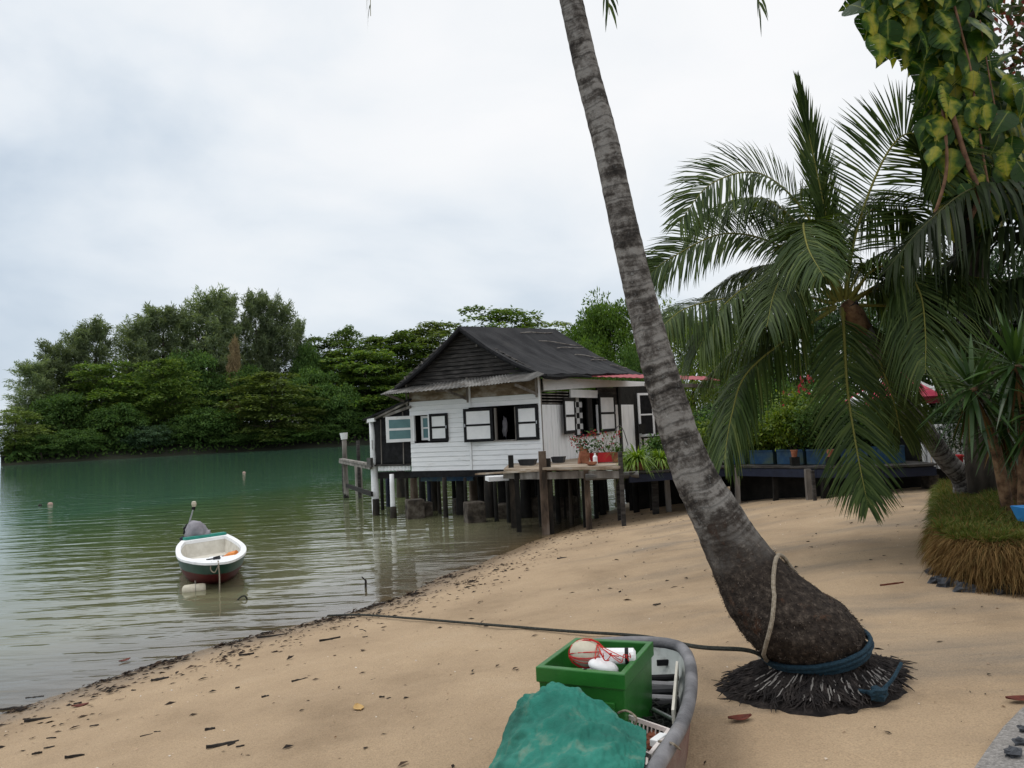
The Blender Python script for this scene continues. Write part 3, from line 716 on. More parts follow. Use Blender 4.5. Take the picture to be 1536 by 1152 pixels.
# recessed porch wall
n0 = -1.1; v0 = rect(FB, 932, 607, 953, 690, n0); mb = MB(); u = v0[0] - .4
while u < v0[1]: FB.box(mb, u + .004, u + .13, ZF, v0[3], n0 - .03, n0 + rnd.uniform(0, .01)); u += .134
mb.build('porch_wall', vboardw, house)
mb = MB(); FB.box(mb, v0[0] - .4, uu(FB, 1010) + 3.2, ZF, 3.7, n0 - .12, n0 - .05); mb.build('back_wall', darkw, house)
v1 = rect(FB, 953, 590, 966, 654, n0)
casement(FB, v1[0], v1[1], v1[2], v1[3], n0 + .06, R(35), 'l', white, black, black, .08, 'open_casement')
mb = MB(); v2 = rect(FB, 960, 655, 1000, 668, n0); FB.box(mb, v2[0], v2[1] + 1, v2[2], v2[3], n0 - .04, n0 + .01); mb.build('porch_wall', vboardw, house)
mb = MB()
for k in range(7):
    z = v1[2] + .04 + k * .16; FB.box(mb, v1[1] + .1, v1[1] + 2.2, z, z + .018, n0 - .04, n0 + .0)
mb.build('louvre', slat, house)
# gable of dark slats
gp = [FA.px(589, 583), FA.px(688, 493), FA.px(806, 556)]
(ul, zl), (up_, zp), (ur, zr) = gp
mb = MB(); z = min(zl, zr) - .05; K = 14; zb_ = z
for k in range(K):
    z0 = zb_ + (zp - .02 - zb_) * k / K; z1 = zb_ + (zp - .02 - zb_) * (k + 1) / K
    def lim(z):
        a = ul + (up_ - ul) * max(0, (z - zl)) / (zp - zl); b_ = ur + (up_ - ur) * max(0, (z - zr)) / (zp - zr); return a, b_
    a, b_ = lim(z0); a1, b1 = lim(z1)
    j = rnd.uniform(-.012, .012)
    mb.loft([[FA.pt(a, z0, -.06), FA.pt(b_, z0, -.06), FA.pt(b_, z0, .045 + j), FA.pt(a, z0, .045 - j)],
             [FA.pt(a1, z1 - .012, -.06), FA.pt(b1, z1 - .012, -.06), FA.pt(b1, z1 - .012, .005), FA.pt(a1, z1 - .012, .005)]])
mb.build('gable', slat, house)
mb = MB()
for t, s_ in ((.22, 0), (.5, 0), (.76, 0), (.25, 1), (.5, 1), (.75, 1)):
    e = gp[0] if not s_ else gp[2]; u = up_ + (e[0] - up_) * t; z = zp + (e[1] - zp) * t - .08
    mb = MB(); mb.bar(FA.pt(u, z - .13, .08), FA.pt(u + (.05 if s_ else -.05), z + .03, .10), .03, .03); mb.build('roof_hook', greyw, house)
# roof: sagging black sheet over both slopes
OV = .32
def bil(a, b_, c, d, s_, t): return (a * (1 - s_) + b_ * s_) * (1 - t) + (d * (1 - s_) + c * s_) * t
RF = FA.pt(*FA.px(688, 489.5, OV), OV); EF = FA.pt(*FA.px(818, 561, OV), OV)
RB, EB = P(833, 493.5, 25.2), P(966, 561, 25.2)
LF = FA.pt(*FA.px(587, 584.5, OV), OV); LB = RB + (LF - RF) * 1.0
def slope(r0, r1, e0, e1, sag, thick, ns=30, ntt=14, seed=0):
    nrm = (e0 - r0).cross(r1 - r0).normalized()
    if nrm.z < 0: nrm = -nrm
    top = []
    for i in range(ns + 1):
        row = []
        for j in range(ntt + 1):
            s_, t = i / ns, j / ntt
            q = bil(r0, r1, e1, e0, s_, t)
            w_ = sag * math.sin(math.pi * t) + .05 * NZ.noise(V((s_ * 9, t * 1.6, seed))) * min(1, t * 3) + .025 * NZ.noise(V((s_ * 26, t * 3, seed + 4))) * min(1, t * 2)
            row.append(q - V((0, 0, 1)) * w_)
        top.append(row)
    mb = MB(); mb.loft(top, cap=False, closed=False); bot = [[q - nrm * thick for q in row] for row in top]
    n_ = len(mb.v); mb.loft([r[::-1] for r in bot], cap=False, closed=False)
    def edge(l1, l2):
        for k in range(len(l1) - 1): mb.add([l1[k], l1[k+1], l2[k+1], l2[k]], [(0, 1, 2, 3)])
    edge(top[0], bot[0]); edge(top[-1], bot[-1]); edge([r[-1] for r in top], [r[-1] for r in bot]); edge([r[0] for r in top], [r[0] for r in bot])
    return mb
rf = slope(RF, RB, EF, EB, .15, .05).build('roof', sheet, house, smooth=False)
slope(RF + V((0, 0, .004)), RB + V((0, 0, .004)), LF, LB, .10, .05, seed=9).build('roof', sheet, house)
# rafter boards under the front edges, drooping hem of the sheet
mb = MB()
for e, k in ((LF, 8), (EF, 8)):
    pts = [RF + (e - RF) * (i / k) - V((0, 0, .06 + (.15 if e is EF else .10) * math.sin(math.pi * i / k))) - FA.n * .04 for i in range(k + 1)]
    mb.tube(pts, [.05 + .02 * rnd.random() for _ in pts], 6)
mb.build('sheet_hem', net, house)
mb = MB(); hp = [EF + (EB - EF) * (i / 10) + V((0, 0, -.06 - .05 * math.sin(i * 1.9) * .5)) for i in range(5)]
mb.tube(hp, [.07, .075, .06, .05, .03], 6); mb.build('sheet_hem', net, house)
mb = MB()                                   # thin battens lying on the sheet
for k in range(6):
    t = .10 + .13 * k; s0 = .50 + .07 * k - (.02 if k == 4 else 0); s1 = min(.98, s0 + .38 + .05 * (k % 3))
    def rp(s_, t): return bil(RF, RB, EB, EF, s_, t) + V((0, 0, .03 - .15 * math.sin(math.pi * t)))
    pts = [rp(s0 + (s1 - s0) * i / 6, t + (.012 * i if k % 2 else -.004 * i)) + V((0, 0, .02 * math.sin(i))) for i in range(7)]
    mb.tube(pts, .013, 5)
mb.build('roof_batten', strawy if False else greyw, rf)
# red metal edge showing below the sheet
mb = MB(); e0 = FB.pt(*FB.px(876, 564.5, .35), .35); e1 = P(1084, 571, 26.0)
inn0 = e0 - FB.n * .8 + V((0, 0, .16)); inn1 = e1 + V((-.3, .9, .2)); K = 44; rows = []
for i in range(K + 1):
    t = i / K; a = e0 + (e1 - e0) * t + V((0, 0, .018 * (i % 2))); b_ = inn0 + (inn1 - inn0) * t + V((0, 0, .018 * (i % 2))); rows.append([a, b_, b_ - V((0, 0, .012)), a - V((0, 0, .012))])
mb.loft(rows); mb.build('red_roof_edge', redr, house)
mb = MB(); mb.bar(FB.pt(*FB.px(965, 577, .02), .02), e1 + V((0, .3, -.16)), .05, .12); mb.build('fascia', greyw, house)
# corrugated awning over the windows
ow = [(570, 592, .75), (616, 588, .9), (703, 580, .92), (767, 573, .92), (794, 571, .9), (816, 560.5, .85)]
iw = [(589, 583.5, .06), (630, 578, .06), (700, 568.5, .06), (760, 562, .06), (784, 558, .06), (802, 555.5, .06)]
def polyat(L_, t):
    x = t * (len(L_) - 1); i = min(int(x), len(L_) - 2); q = x - i; return L_[i] * (1 - q) + L_[i+1] * q
op = [FA.pt(*FA.px(x, y, n), n) for x, y, n in ow]; ip = [FA.pt(*FA.px(x, y, n), n) for x, y, n in iw]
K = 330; rows = []
for i in range(K + 1):
    t = i / K; a = polyat(op, t); b_ = polyat(ip, t); c = V((0, 0, .011 * math.sin(i * math.pi / 2.5) + .012 * NZ.noise(V((t * 11, 0, 5)))))
    rows.append([a + c, b_ + c, b_ + c - V((0, 0, .006)), a + c - V((0, 0, .006))])
mb = MB(); mb.loft(rows); mb.build('awning', zinc, house)
mb = MB()
for x, y in ((612, 603), (703, 598), (806, 590)):
    mb = MB(); u, z = FA.px(x, y); mb.bar(FA.pt(u, z - .02, .04), FA.pt(u - .22, FA.px(x, y - 14)[1] - .02, .75), .045, .06); mb.bar(FA.pt(u, z - .1, .06), FA.pt(u, zcap + .1, .06), .05, .05); mb.build('awning_bracket', greyw, house)
mb = MB(); mb.bar(FA.pt(uu(FA, 690, 580), FA.px(690, 584)[1], .05), FA.pt(uu(FA, 672, 580), FA.px(672, 584)[1] - .06, .6), .04, .05)
mb.build('awning_bracket', greyw, house)
# lean-to closed with black netting
q = rect(FA, 560, 622, 617, 697); n_ = -.02
rows = []
for i in range(25):
    s_ = i / 24; u = q[0] + (q[1] - q[0]) * s_; zt_ = FA.px(560 + 57 * s_, 631 - 20 * s_)[1]
    rows.append([FA.pt(u, q[2] + (zt_ - q[2]) * j / 14, n_ + .05 * NZ.noise(V((s_ * 3 + j * .12, j * .16, 2))) + .02 * NZ.noise(V((s_ * 9, j * .5, 1)))) for j in range(15)])
mb = MB(); mb.loft(rows, cap=False, closed=False); ne = mb.build('netting', net, house, smooth=True); so_ = ne.modifiers.new('thick', 'SOLIDIFY'); so_.thickness = .01
mb = MB()
for x in (571, 604): mb.bar(FA.pt(*FA.px(x, 629 if x < 600 else 618, .06), .06), FA.pt(*FA.px(x + 1.5, 696, .06), .06), .02, .02)
mb.build('netting_cord', greyw, house)
mb = MB(); mb.bar(FA.pt(q[0], q[2], .02), FA.pt(q[1], q[2], .02), .05, .05); mb.build('netting_rail', slat, house)
rows = []; qc = rect(FA, 567, 697.5, 616, 705.5)
for i in range(61):
    u = qc[0] + (qc[1] - qc[0]) * i / 60; c = .025 * math.sin(i * .95); rows.append([FA.pt(u, qc[2], c), FA.pt(u, qc[3], c), FA.pt(u, qc[3], c - .006), FA.pt(u, qc[2], c - .006)])
mb = MB(); mb.loft(rows); mb.build('corrugated_skirt', white, house)
mb = MB(); FA.box(mb, q[0], q[1], ZF - .2, ZF - .02, -.3, -.1); mb.build('floor_beam', darkw, house)
lt = [FA.pt(*FA.px(544, 629, .15), .15), FA.pt(*FA.px(613, 598, .15), .15)]
rows = []
for i in range(13):
    t = i / 12; w_ = V((0, 0, .04 * NZ.noise(V((t * 6, 2, 2))))); a = lt[0] + (lt[1] - lt[0]) * t + w_
    rows.append([a, a - FA.n * 2.6 + V((0, 0, .12)), a - FA.n * 2.6 + V((0, 0, .08)), a - V((0, 0, .05))])
mb = MB(); mb.loft(rows); mb.build('lean_to_roof', sheet, house)
mb = MB()
mb.bar(FA.pt(*FA.px(575, 625, .05), .05), FA.pt(*FA.px(616, 610, .05), .05), .05, .07); mb.bar(FA.pt(*FA.px(550, 634, .1), .1), FA.pt(*FA.px(612, 603, .1), .1), .05, .05)
mb.build('lean_to_rafter', greyw, house)
# closed box behind so the openings look into a dark room
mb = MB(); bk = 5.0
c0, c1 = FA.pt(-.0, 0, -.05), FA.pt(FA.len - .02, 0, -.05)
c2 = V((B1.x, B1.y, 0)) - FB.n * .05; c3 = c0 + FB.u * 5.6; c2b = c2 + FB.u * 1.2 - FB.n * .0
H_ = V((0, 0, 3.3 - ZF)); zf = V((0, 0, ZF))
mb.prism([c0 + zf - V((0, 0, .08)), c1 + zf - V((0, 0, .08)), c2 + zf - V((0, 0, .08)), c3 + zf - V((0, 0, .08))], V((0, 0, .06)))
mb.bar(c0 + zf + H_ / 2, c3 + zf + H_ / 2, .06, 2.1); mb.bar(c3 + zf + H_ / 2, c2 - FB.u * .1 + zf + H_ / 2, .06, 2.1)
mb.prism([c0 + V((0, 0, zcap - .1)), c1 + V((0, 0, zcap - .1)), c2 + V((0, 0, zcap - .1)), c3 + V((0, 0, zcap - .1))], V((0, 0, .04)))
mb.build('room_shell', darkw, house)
# piles
def foot(px, py): return onbeach(px, py, 'w')[0]
def pile(px, py, rp, mat, top=ZF - .17, par=None, name='pile', sq=False, lean=(0, 0)):
    q = foot(px, py); D = (q - EYE).dot(Fw); r = rp * D / FPX
    zb = min(q.z, gz(q.x, q.y)) - .15
    mb = MB(); n_ = 6; pts = [V((q.x + lean[0] * (i / n_ - .0) + .012 * NZ.noise(V((px, i, 0))), q.y + lean[1] * i / n_, zb + (top - zb) * i / n_)) for i in range(n_ + 1)]
    if sq: mb.bar(pts[0], pts[-1], 2 * r, 2 * r)
    else: mb.tube(pts, [r * (1.12 - .16 * i / n_ + rnd.uniform(-.05, .05)) for i in range(n_ + 1)], 10)
    return mb.build(name, mat, par or house, smooth=not sq), q, r
for px, py, rp, mat, tp in [(669, 776, 3.6, pilew, None), (622, 757, 5.6, pilew2, None), (645, 772, 3.0, navy, None), (583, 760, 3.5, navy, None), (602, 746, 6.5, pilew, None), (652, 766, 5.5, pilew, None),
        (634, 752, 5, darkw, None), (693, 772, 7.5, darkw, None), (711, 757, 6.0, pilew2, None), (735, 776, 7, pilew, None), (757, 772, 9, darkw, None), (790, 776, 8, darkw, None), (808, 770, 9, darkw, None), (845, 775, 9, darkw, None), (862, 770, 7, pilew, None), (905, 765, 8, darkw, None), (722, 752, 6, darkw, None), (770, 752, 6, darkw, None)]:
    pile(px, py, rp, mat)
for px, py, rp in [(574, 765, 2.6), (612, 768, 2.4), (660, 770, 2.6), (682, 764, 3), (700, 778, 2.6), (722, 770, 3.2), (745, 782, 3), (764, 784, 3.4), (812, 785, 3.4), (838, 782, 3.6), (858, 785, 3), (895, 778, 3.2)]: pile(px, py, rp, darkw if int(px) % 3 else pilew)
for px, py, w_ in [(622, 778, 13), (640, 774, 8), (712, 784, 14), (728, 776, 9), (690, 768, 10), (756, 778, 12), (800, 775, 14), (848, 775, 16)]:
    q = foot(px, py); D = (q - EYE).dot(Fw); s_ = 2 * w_ * D / FPX
    MB().bc((q.x, q.y + s_ * .3, q.z + .02), s_, s_, .95 if w_ > 12 else .7, .3).build('pile_footing', concr, house, bev=.03)
g2 = random.Random(3)
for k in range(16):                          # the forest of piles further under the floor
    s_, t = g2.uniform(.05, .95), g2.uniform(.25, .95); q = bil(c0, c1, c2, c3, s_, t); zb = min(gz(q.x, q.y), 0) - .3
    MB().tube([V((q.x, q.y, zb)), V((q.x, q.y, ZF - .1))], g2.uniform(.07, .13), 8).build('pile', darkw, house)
mb = MB(); mb.bar(FA.pt(.1, ZF - .24, -.3), FA.pt(FA.len * .45, ZF - .24, -.3), .1, .12); mb.build('floor_beam', bluep, house)
# lean-to posts reach the water
pile(564, 772, 5.2, white, FA.px(557, 627)[1], name='lean_to_post')
pile(564.5, 773, 5.6, pilew, .45, name='lean_to_post')
pile(590, 776, 3.6, white, ZF - .05, name='lean_to_post'); pile(590.5, 777, 5.0, pilew, .3, name='lean_to_post')
mb = MB(); q = FA.px(556, 631, .1); mb.bar(FA.pt(q[0] - .1, q[1], .1), FA.pt(q[0] + .15, q[1] + .02, .1), .08, .1); mb.build('lean_to_rafter', white, house)
mb = MB(); u, z = FA.px(554.5, 690, .15); FA.box(mb, u - .05, u + .08, z - .2, z + .06, .1, .22); mb.build('meter_box', zinc, house)
mb = MB(); u, z = FA.px(557, 668, .15); FA.box(mb, u - .04, u + .02, z - .12, z + .14, .1, .16); mb.build('conduit', white, house)

# ------------------------------------------------------------ jetty posts left of the house
jq = foot(519, 747); jet = thing('jetty', V((jq.x, jq.y, 0)), 'small weathered jetty of posts and rails standing in the water left of the house', 'jetty')
def jp(px, py, rp, topy, mat, cap=None, nm='post'):
    q = foot(px, py); D = (q - EYE).dot(Fw); zt = (EYE + ray(px - 4, topy) * D).z
    o, _, r = pile(px, py, rp, mat, zt, jet, nm)
    if cap: MB().tube([V((q.x, q.y, zt - .22)), V((q.x - .01, q.y, zt + .02))], [r * 1.3, r * 1.7], 10).build('post_cap', cap, o)
    return q, zt
p1, z1 = jp(519.5, 747, 3.6, 650, greyw, white)
MB().tube([V((p1.x, p1.y, -.3)), V((p1.x, p1.y, .35))], [.12, .075], 9).build('post_foot', darkw, jet)
p2, z2 = jp(540, 747, 2.6, 661, slat)
p3, z3 = jp(539, 741, 5.8, 698, greyw); MB().tube([V((p3.x, p3.y, -.3)), V((p3.x, p3.y, .5))], [.14, .125], 9).build('post_foot', darkw, jet)
p4, _ = jp(516, 740, 2.0, 687, slat)
mb = MB(); zr = P(530, 688, (p1 - EYE).dot(Fw)).z; e = FA.pt(*FA.px(556, 687, .1), .1)
mb.bar(V((p1.x - .12, p1.y - .05, zr)), V((e.x, e.y, zr + .02)), .16, .06); mb.bar(V((p1.x - .2, p1.y + .05, zr - .09)), V((e.x, e.y, zr - .07)), .07, .09)
mb.build('plank', greyw, jet)
mb = MB(); mb.bar(V((p1.x - .05, p1.y, zr - .2)), V((p2.x + .1, p2.y, zr - .18)), .05, .06); mb.bar(V((p1.x, p1.y + .06, zr - .95)), V((e.x, e.y, zr - .80)), .06, .13); mb.build('rail', darkw, jet)

# ------------------------------------------------------------ timber deck in front of the house
ZD = 1.36
dk = [foot(x, y) for x, y in ((775, 797), (821, 801), (884, 794), (936, 789))]
deck = thing('wooden_deck', V((dk[1].x, dk[1].y, 0)), 'weathered plank deck on posts in front of the white side wall', 'deck')
fl = [dk[0] + (dk[0] - dk[1]) * .35] + dk
back = [FA.pt(FA.len * .78, 0, .12), FB.pt(.1, 0, .05), FB.pt(.9, 0, .05), FB.pt(2.6, 0, .05), FB.pt(uE - .2, 0, .05)]
mb = MB(); K = 9
for k in range(K):
    t0, t1 = k / K, (k + .93) / K
    for i in range(4):
        a, b_, c, d = [fl[j].xy.to_3d() * (1 - t) + back[j].xy.to_3d() * t for j, t in ((i, t0), (i+1, t0), (i+1, t1), (i, t1))]
        z = ZD + rnd.uniform(-.008, .008); mb.prism([V((p.x, p.y, z - .045)) for p in (a, b_, c, d)], (0, 0, .045))
mb.build('deck_board', deckw, deck)
mb = MB()
for i in range(4):
    a, b_ = V((fl[i].x, fl[i].y, ZD - .14)), V((fl[i+1].x, fl[i+1].y, ZD - .14)); mb.bar(a, b_, .05, .15)
mb.build('edge_beam', greyw, deck)
mb = MB(); n_ = (dk[2] - dk[1]).cross(V((0, 0, 1))).normalized()
mb.bar(V((dk[1].x, dk[1].y, ZD + .015)) + n_ * .03, V((dk[3].x, dk[3].y, ZD + .012)) + n_ * .03, .16, .05)
mb.bar(V((fl[0].x - .6, fl[0].y + .25, ZD - .10)), V((dk[1].x, dk[1].y + .1, ZD - .03)), .18, .035); mb.build('edge_board', deckw, deck)
def dpost(px, py, rp, topz, mat, sq=True, lean=(0, 0)): return pile(px, py, rp, mat, topz, deck, 'post', sq, lean)
dpost(771, 792, 4.0, ZD + .28, pilew, True); dpost(779, 798, 3.6, ZD - .05, darkw, True)
dpost(819, 801, 5.6, ZD + .38, pilew2, True); dpost(827, 800, 4.2, ZD + .22, pilew, True)
dpost(884, 794, 4.2, ZD - .04, pilew2, True); dpost(879, 791, 3.5, ZD - .1, darkw)
dpost(936, 789, 3.2, ZD + .32, slat, True); dpost(931, 780, 4.0, ZD - .1, slat)
for px, py in ((800, 775), (850, 772), (905, 772), (955, 768), (980, 765)): dpost(px, py, 4.5, ZD - .1, darkw, False)
MB().tube([V((dk[2].x - .03, dk[2].y - .08, ZD - .19)), V((dk[2].x + 1.05, dk[2].y - .25, ZD - .17))], .07, 9).build('pipe', zinc, deck)
# boat hull stowed under the deck reads as pale shapes
q = P(800, 714, 18.6); MB().bc(q, 2.2, .5, .10, .2).build('stored_board', white, deck)
# ------------------------------------------------------------ palms
def catmull(pts, n):
    p = [np.array(q, float) for q in pts]; p = [2*p[0]-p[1]] + p + [2*p[-1]-p[-2]]; m = len(p) - 3; out = []
    for i in range(n):
        t = i / (n - 1) * m; k = min(int(t), m - 1); u = t - k; a, b_, c, d = p[k:k+4]
        out.append(.5 * ((2*b_) + (c-a)*u + (2*a-5*b_+4*c-d)*u*u + (3*b_-a-3*c+d)*u**3))
    return np.array(out)
def frond(pts, Lf=.6, n=60, wd=.035, ang=58, droop=.5, roll=0, bare=.14, seed=0, rr=.022, lift=.25, ragged=.12):
    """coconut leaf: arched rachis and two rows of hanging leaflets -> verts, quads, rnd"""
    g = np.random.default_rng(seed); c = catmull(pts, 90); T = np.gradient(c, axis=0); T /= np.linalg.norm(T, axis=1, keepdims=True)
    h = c[-1] - c[0]; h[2] = 0
    if np.linalg.norm(h) < .2: h = np.array([.3, -1, 0.])
    h /= np.linalg.norm(h); B0 = np.cross(h, [0, 0, 1.])
    vs, fs, at = [], [], []; base = 0
    def addq(v, f, a):
        nonlocal base
        vs.append(v); fs.append(f + base); at.append(a); base += len(v)
    # rachis: four-sided
    K = 30; idx = np.linspace(0, 89, K).astype(int); ring = []
    for k, i in enumerate(idx):
        b_ = B0 - T[i] * B0.dot(T[i]); b_ /= np.linalg.norm(b_); u = np.cross(b_, T[i]); r = rr * (1.25 - 1.1 * k / (K - 1)) * (1.5 if k < 3 else 1)
        ring += [c[i] + b_ * r, c[i] + u * r * .7, c[i] - b_ * r, c[i] - u * r * .7]
    f = [(4*k+j, 4*k+(j+1) % 4, 4*k+4+(j+1) % 4, 4*k+4+j) for k in range(K-1) for j in range(4)]
    addq(np.array(ring), np.array(f), np.full(len(ring), 1.0))
    s_ = np.linspace(bare, .985, n)
    for sgn in (-1, 1):
        for s in s_:
            s2 = min(.99, max(0, s + g.normal() * .004)); x = s2 * 89; i = int(x); p = c[i] + (c[min(i+1, 89)] - c[i]) * (x - i); t = T[i]
            b_ = B0 - t * B0.dot(t); b_ /= np.linalg.norm(b_); u = np.cross(b_, t)
            ro = R(roll); b2 = b_ * math.cos(ro) + u * math.sin(ro); u2 = u * math.cos(ro) - b_ * math.sin(ro)
            a = R(ang - 28 * max(0, s - .55) / .45 + g.normal() * 4)
            L_ = Lf * (.42 + .58 * math.sin(math.pi * min(1, s * .8 + .16))) * (1 - .35 * max(0, s - .8) / .2) * g.uniform(.9, 1.06)
            if g.uniform() < ragged * .4: L_ *= g.uniform(.4, .8)
            d = t * math.cos(a) + (b2 * sgn) * math.sin(a) + u2 * lift; d /= np.linalg.norm(d); d += g.normal(size=3) * .03
            dr = droop * g.uniform(.75, 1.25)
            w = np.cross(d, u2); w /= np.linalg.norm(w)
            q = []
            for tt, ww in ((0, .5), (.3, 1), (.68, .8), (1, .06)):
                pp = p + d * L_ * tt; pp = pp + np.array([0, 0, -1.]) * dr * L_ * tt ** 1.9 - d * L_ * .22 * dr * tt ** 2.4
                q += [pp + w * wd * ww * .5, pp - w * wd * ww * .5]
            addq(np.array(q), np.array([(0, 1, 3, 2), (2, 3, 5, 4), (4, 5, 7, 6)]), np.full(8, g.uniform(0, .8)))
    return np.concatenate(vs), np.concatenate(fs), np.concatenate(at)
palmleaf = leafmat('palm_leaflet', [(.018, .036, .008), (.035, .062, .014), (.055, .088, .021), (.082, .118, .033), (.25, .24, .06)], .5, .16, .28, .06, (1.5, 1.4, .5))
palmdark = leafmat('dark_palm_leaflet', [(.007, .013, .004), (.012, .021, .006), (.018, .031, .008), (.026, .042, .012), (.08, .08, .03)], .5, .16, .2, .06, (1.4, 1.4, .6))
fibre = pm('palm_fibre', [(.05, .03, .016), (.15, .085, .045), (.24, .15, .08)], 9, .95, .7, 40)
# ---- big leaning coconut palm: trunk rings traced as (x, y, half width px, section tilt or None)
qb, DB = onbeach(1222, 1030)
SEC = [(757, -560, 13.5, None), (785, -400, 14.5, None), (812, -230, 15.5, None), (838, -90, 16.3, None), (859, 10, 17.2, None), (880, 104, 18.2, None), (907, 208, 19.6, None), (930, 312, 20.4, None), (954, 417, 22, None), (980, 521, 25, None), (1003, 600, 27, None), (1023, 664, 29, None),
       (1043, 715, 32, None), (1070, 765, 37, None), (1099, 818, 43, 25), (1128, 862, 53, 16), (1158, 896, 70, 11), (1183, 922, 79, 11), (1202, 945, 82, 12), (1217, 963, 75, 13), (1227, 980, 65, 12), (1232, 1000, 64, 8), (1236, 1032, 68, 3)]
prev = None; cen, rad, ux = [], [], []
for i, (x, y, r, tl) in enumerate(SEC):
    Dd = DB + .05 + (0 if y > 930 else (930 - y) / 930 * 1.3)
    a = SEC[max(0, i-1)]; b_ = SEC[min(len(SEC)-1, i+1)]
    if tl is None: dx, dy = b_[0] - a[0], b_[1] - a[1]; l = math.hypot(dx, dy); u = Rt * (dy / l) + Up * (dx / l)
    else: u = Rt * math.cos(R(tl)) + Up * math.sin(R(tl))
    cen.append(P(x, y, Dd)); rad.append(r * Dd / FPX); ux.append(u)
NR = 420; ctr = catmull(cen, NR); rads = catmull([(r, 0, 0) for r in rad], NR)[:, 0]; uxs = catmull(ux, NR)
ln = np.concatenate([[0], np.cumsum(np.linalg.norm(np.diff(ctr, axis=0), axis=1))]); NS = 44
vv, al, base_ = [], [], []
tot = ln[-1]
for i in range(NR):
    u = uxs[i] / np.linalg.norm(uxs[i]); w = np.array(Fw); w = w - u * w.dot(u); w /= np.linalg.norm(w)
    fb_ = min(1, max(0, (ln[i] - tot + 1.30) / .8))         # 1 = fibrous swollen base
    for k in range(NS):
        a = 2*math.pi*k/NS; d = u * math.cos(a) + w * math.sin(a)
        ph = (tot - ln[i]) / .105 + .16 * NZ.noise(V((d[0]*1.5, d[1]*1.5, ln[i] * 2))) + .05 * math.sin(a * 2 + ln[i] * 3)
        saw = (ph % 1.0)
        q = ctr[i]
        rr = rads[i] * (1 + (1 - fb_) * (.030 * (saw ** 2) - .012 + .03 * NZ.noise(V(tuple(q * 9 + d * 2)))) + fb_ * (.07 * NZ.noise(V(tuple(q * 5 + d * 3))) + .05 * NZ.noise(V(tuple(q * 18 + d * 6)))))
        vv.append(q + d * rr); al.append(ph); base_.append(fb_)
ids = np.arange(NR * NS).reshape(NR, NS); ff = np.stack([ids[:-1], np.roll(ids, -1, 1)[:-1], np.roll(ids, -1, 1)[1:], ids[1:]], -1).reshape(-1, 4)
m, o = newmat('palm_trunk_bark')
b = N('ShaderNodeBsdfPrincipled', Roughness=.92); b.inputs['Specular IOR Level'].default_value = .15
ge = N('ShaderNodeNewGeometry'); aa = N('ShaderNodeAttribute', attribute_name='ring'); ab = N('ShaderNodeAttribute', attribute_name='fib')
n1_ = N('ShaderNodeTexNoise', Scale=5.5, Detail=7.0, Roughness=.7); L(ge.outputs['Position'], n1_.inputs['Vector'])
n2_ = N('ShaderNodeTexNoise', Scale=26.0, Detail=5.0, Roughness=.7); L(ge.outputs['Position'], n2_.inputs['Vector'])
n4_ = N('ShaderNodeTexNoise', Scale=2.2, Detail=3.0); L(ge.outputs['Position'], n4_.inputs['Vector'])
fr_ = math_('FRACT', aa.outputs['Fac'])
# one ring in three or so carries a dark scar; lichen makes pale patches
wv = N('ShaderNodeTexNoise', Scale=1.4, Detail=3.0, Roughness=.65); cb = N('ShaderNodeCombineXYZ'); L(aa.outputs['Fac'], cb.inputs[0]); L(cb.outputs[0], wv.inputs['Vector'])
msk = math_('ADD', math_('MULTIPLY', math_('SUBTRACT', wv.outputs['Fac'], .5), 1.5), math_('MULTIPLY', math_('SUBTRACT', n1_.outputs['Fac'], .5), 2.0))
msk = math_('ADD', msk, math_('MULTIPLY', math_('SUBTRACT', n2_.outputs['Fac'], .5), .8))
r1 = ramp([(.24, (.205, .193, .178)), (.42, (.118, .108, .098)), (.56, (.056, .049, .043)), (.76, (.021, .018, .016))]); L(math_('ADD', msk, .43), r1.inputs[0])
r2 = ramp([(.0, (.35, .35, .35)), (.10, (1, 1, 1)), (.9, (1, 1, 1)), (1.0, (.55, .55, .55))]); L(fr_, r2.inputs[0])
x1 = N('ShaderNodeMix', data_type='RGBA', blend_type='MULTIPLY'); x1.inputs[0].default_value = .75; L(r1.outputs[0], x1.inputs[6]); L(r2.outputs[0], x1.inputs[7])
r5 = ramp([(.58, (0, 0, 0)), (.70, (1, 1, 1))]); L(n2_.outputs['Fac'], r5.inputs[0])
x5 = N('ShaderNodeMix', data_type='RGBA'); L(math_('MULTIPLY', r5.outputs[0], .35), x5.inputs[0]); L(x1.outputs[2], x5.inputs[6]); x5.inputs[7].default_value = (.40, .40, .38, 1)
r3 = ramp([(.34, (.013, .010, .009)), (.55, (.040, .031, .025)), (.74, (.125, .10, .08))]); L(n2_.outputs['Fac'], r3.inputs[0])
r4 = ramp([(.58, (0, 0, 0)), (.70, (1, 1, 1))]); L(n1_.outputs['Fac'], r4.inputs[0])
x2 = N('ShaderNodeMix', data_type='RGBA'); L(math_('MULTIPLY', r4.outputs[0], .7), x2.inputs[0]); L(r3.outputs[0], x2.inputs[6]); x2.inputs[7].default_value = (.11, .05, .026, 1)
fm = math_('ADD', ab.outputs['Fac'], math_('MULTIPLY', math_('SUBTRACT', n4_.outputs['Fac'], .5), 1.0)); fmm = N('ShaderNodeMapRange'); L(fm, fmm.inputs['Value']); fmm.inputs['From Min'].default_value = .15; fmm.inputs['From Max'].default_value = .55
x3 = N('ShaderNodeMix', data_type='RGBA'); L(fmm.outputs[0], x3.inputs[0]); L(x5.outputs[2], x3.inputs[6]); L(x2.outputs[2], x3.inputs[7])
L(x3.outputs[2], b.inputs['Base Color'])
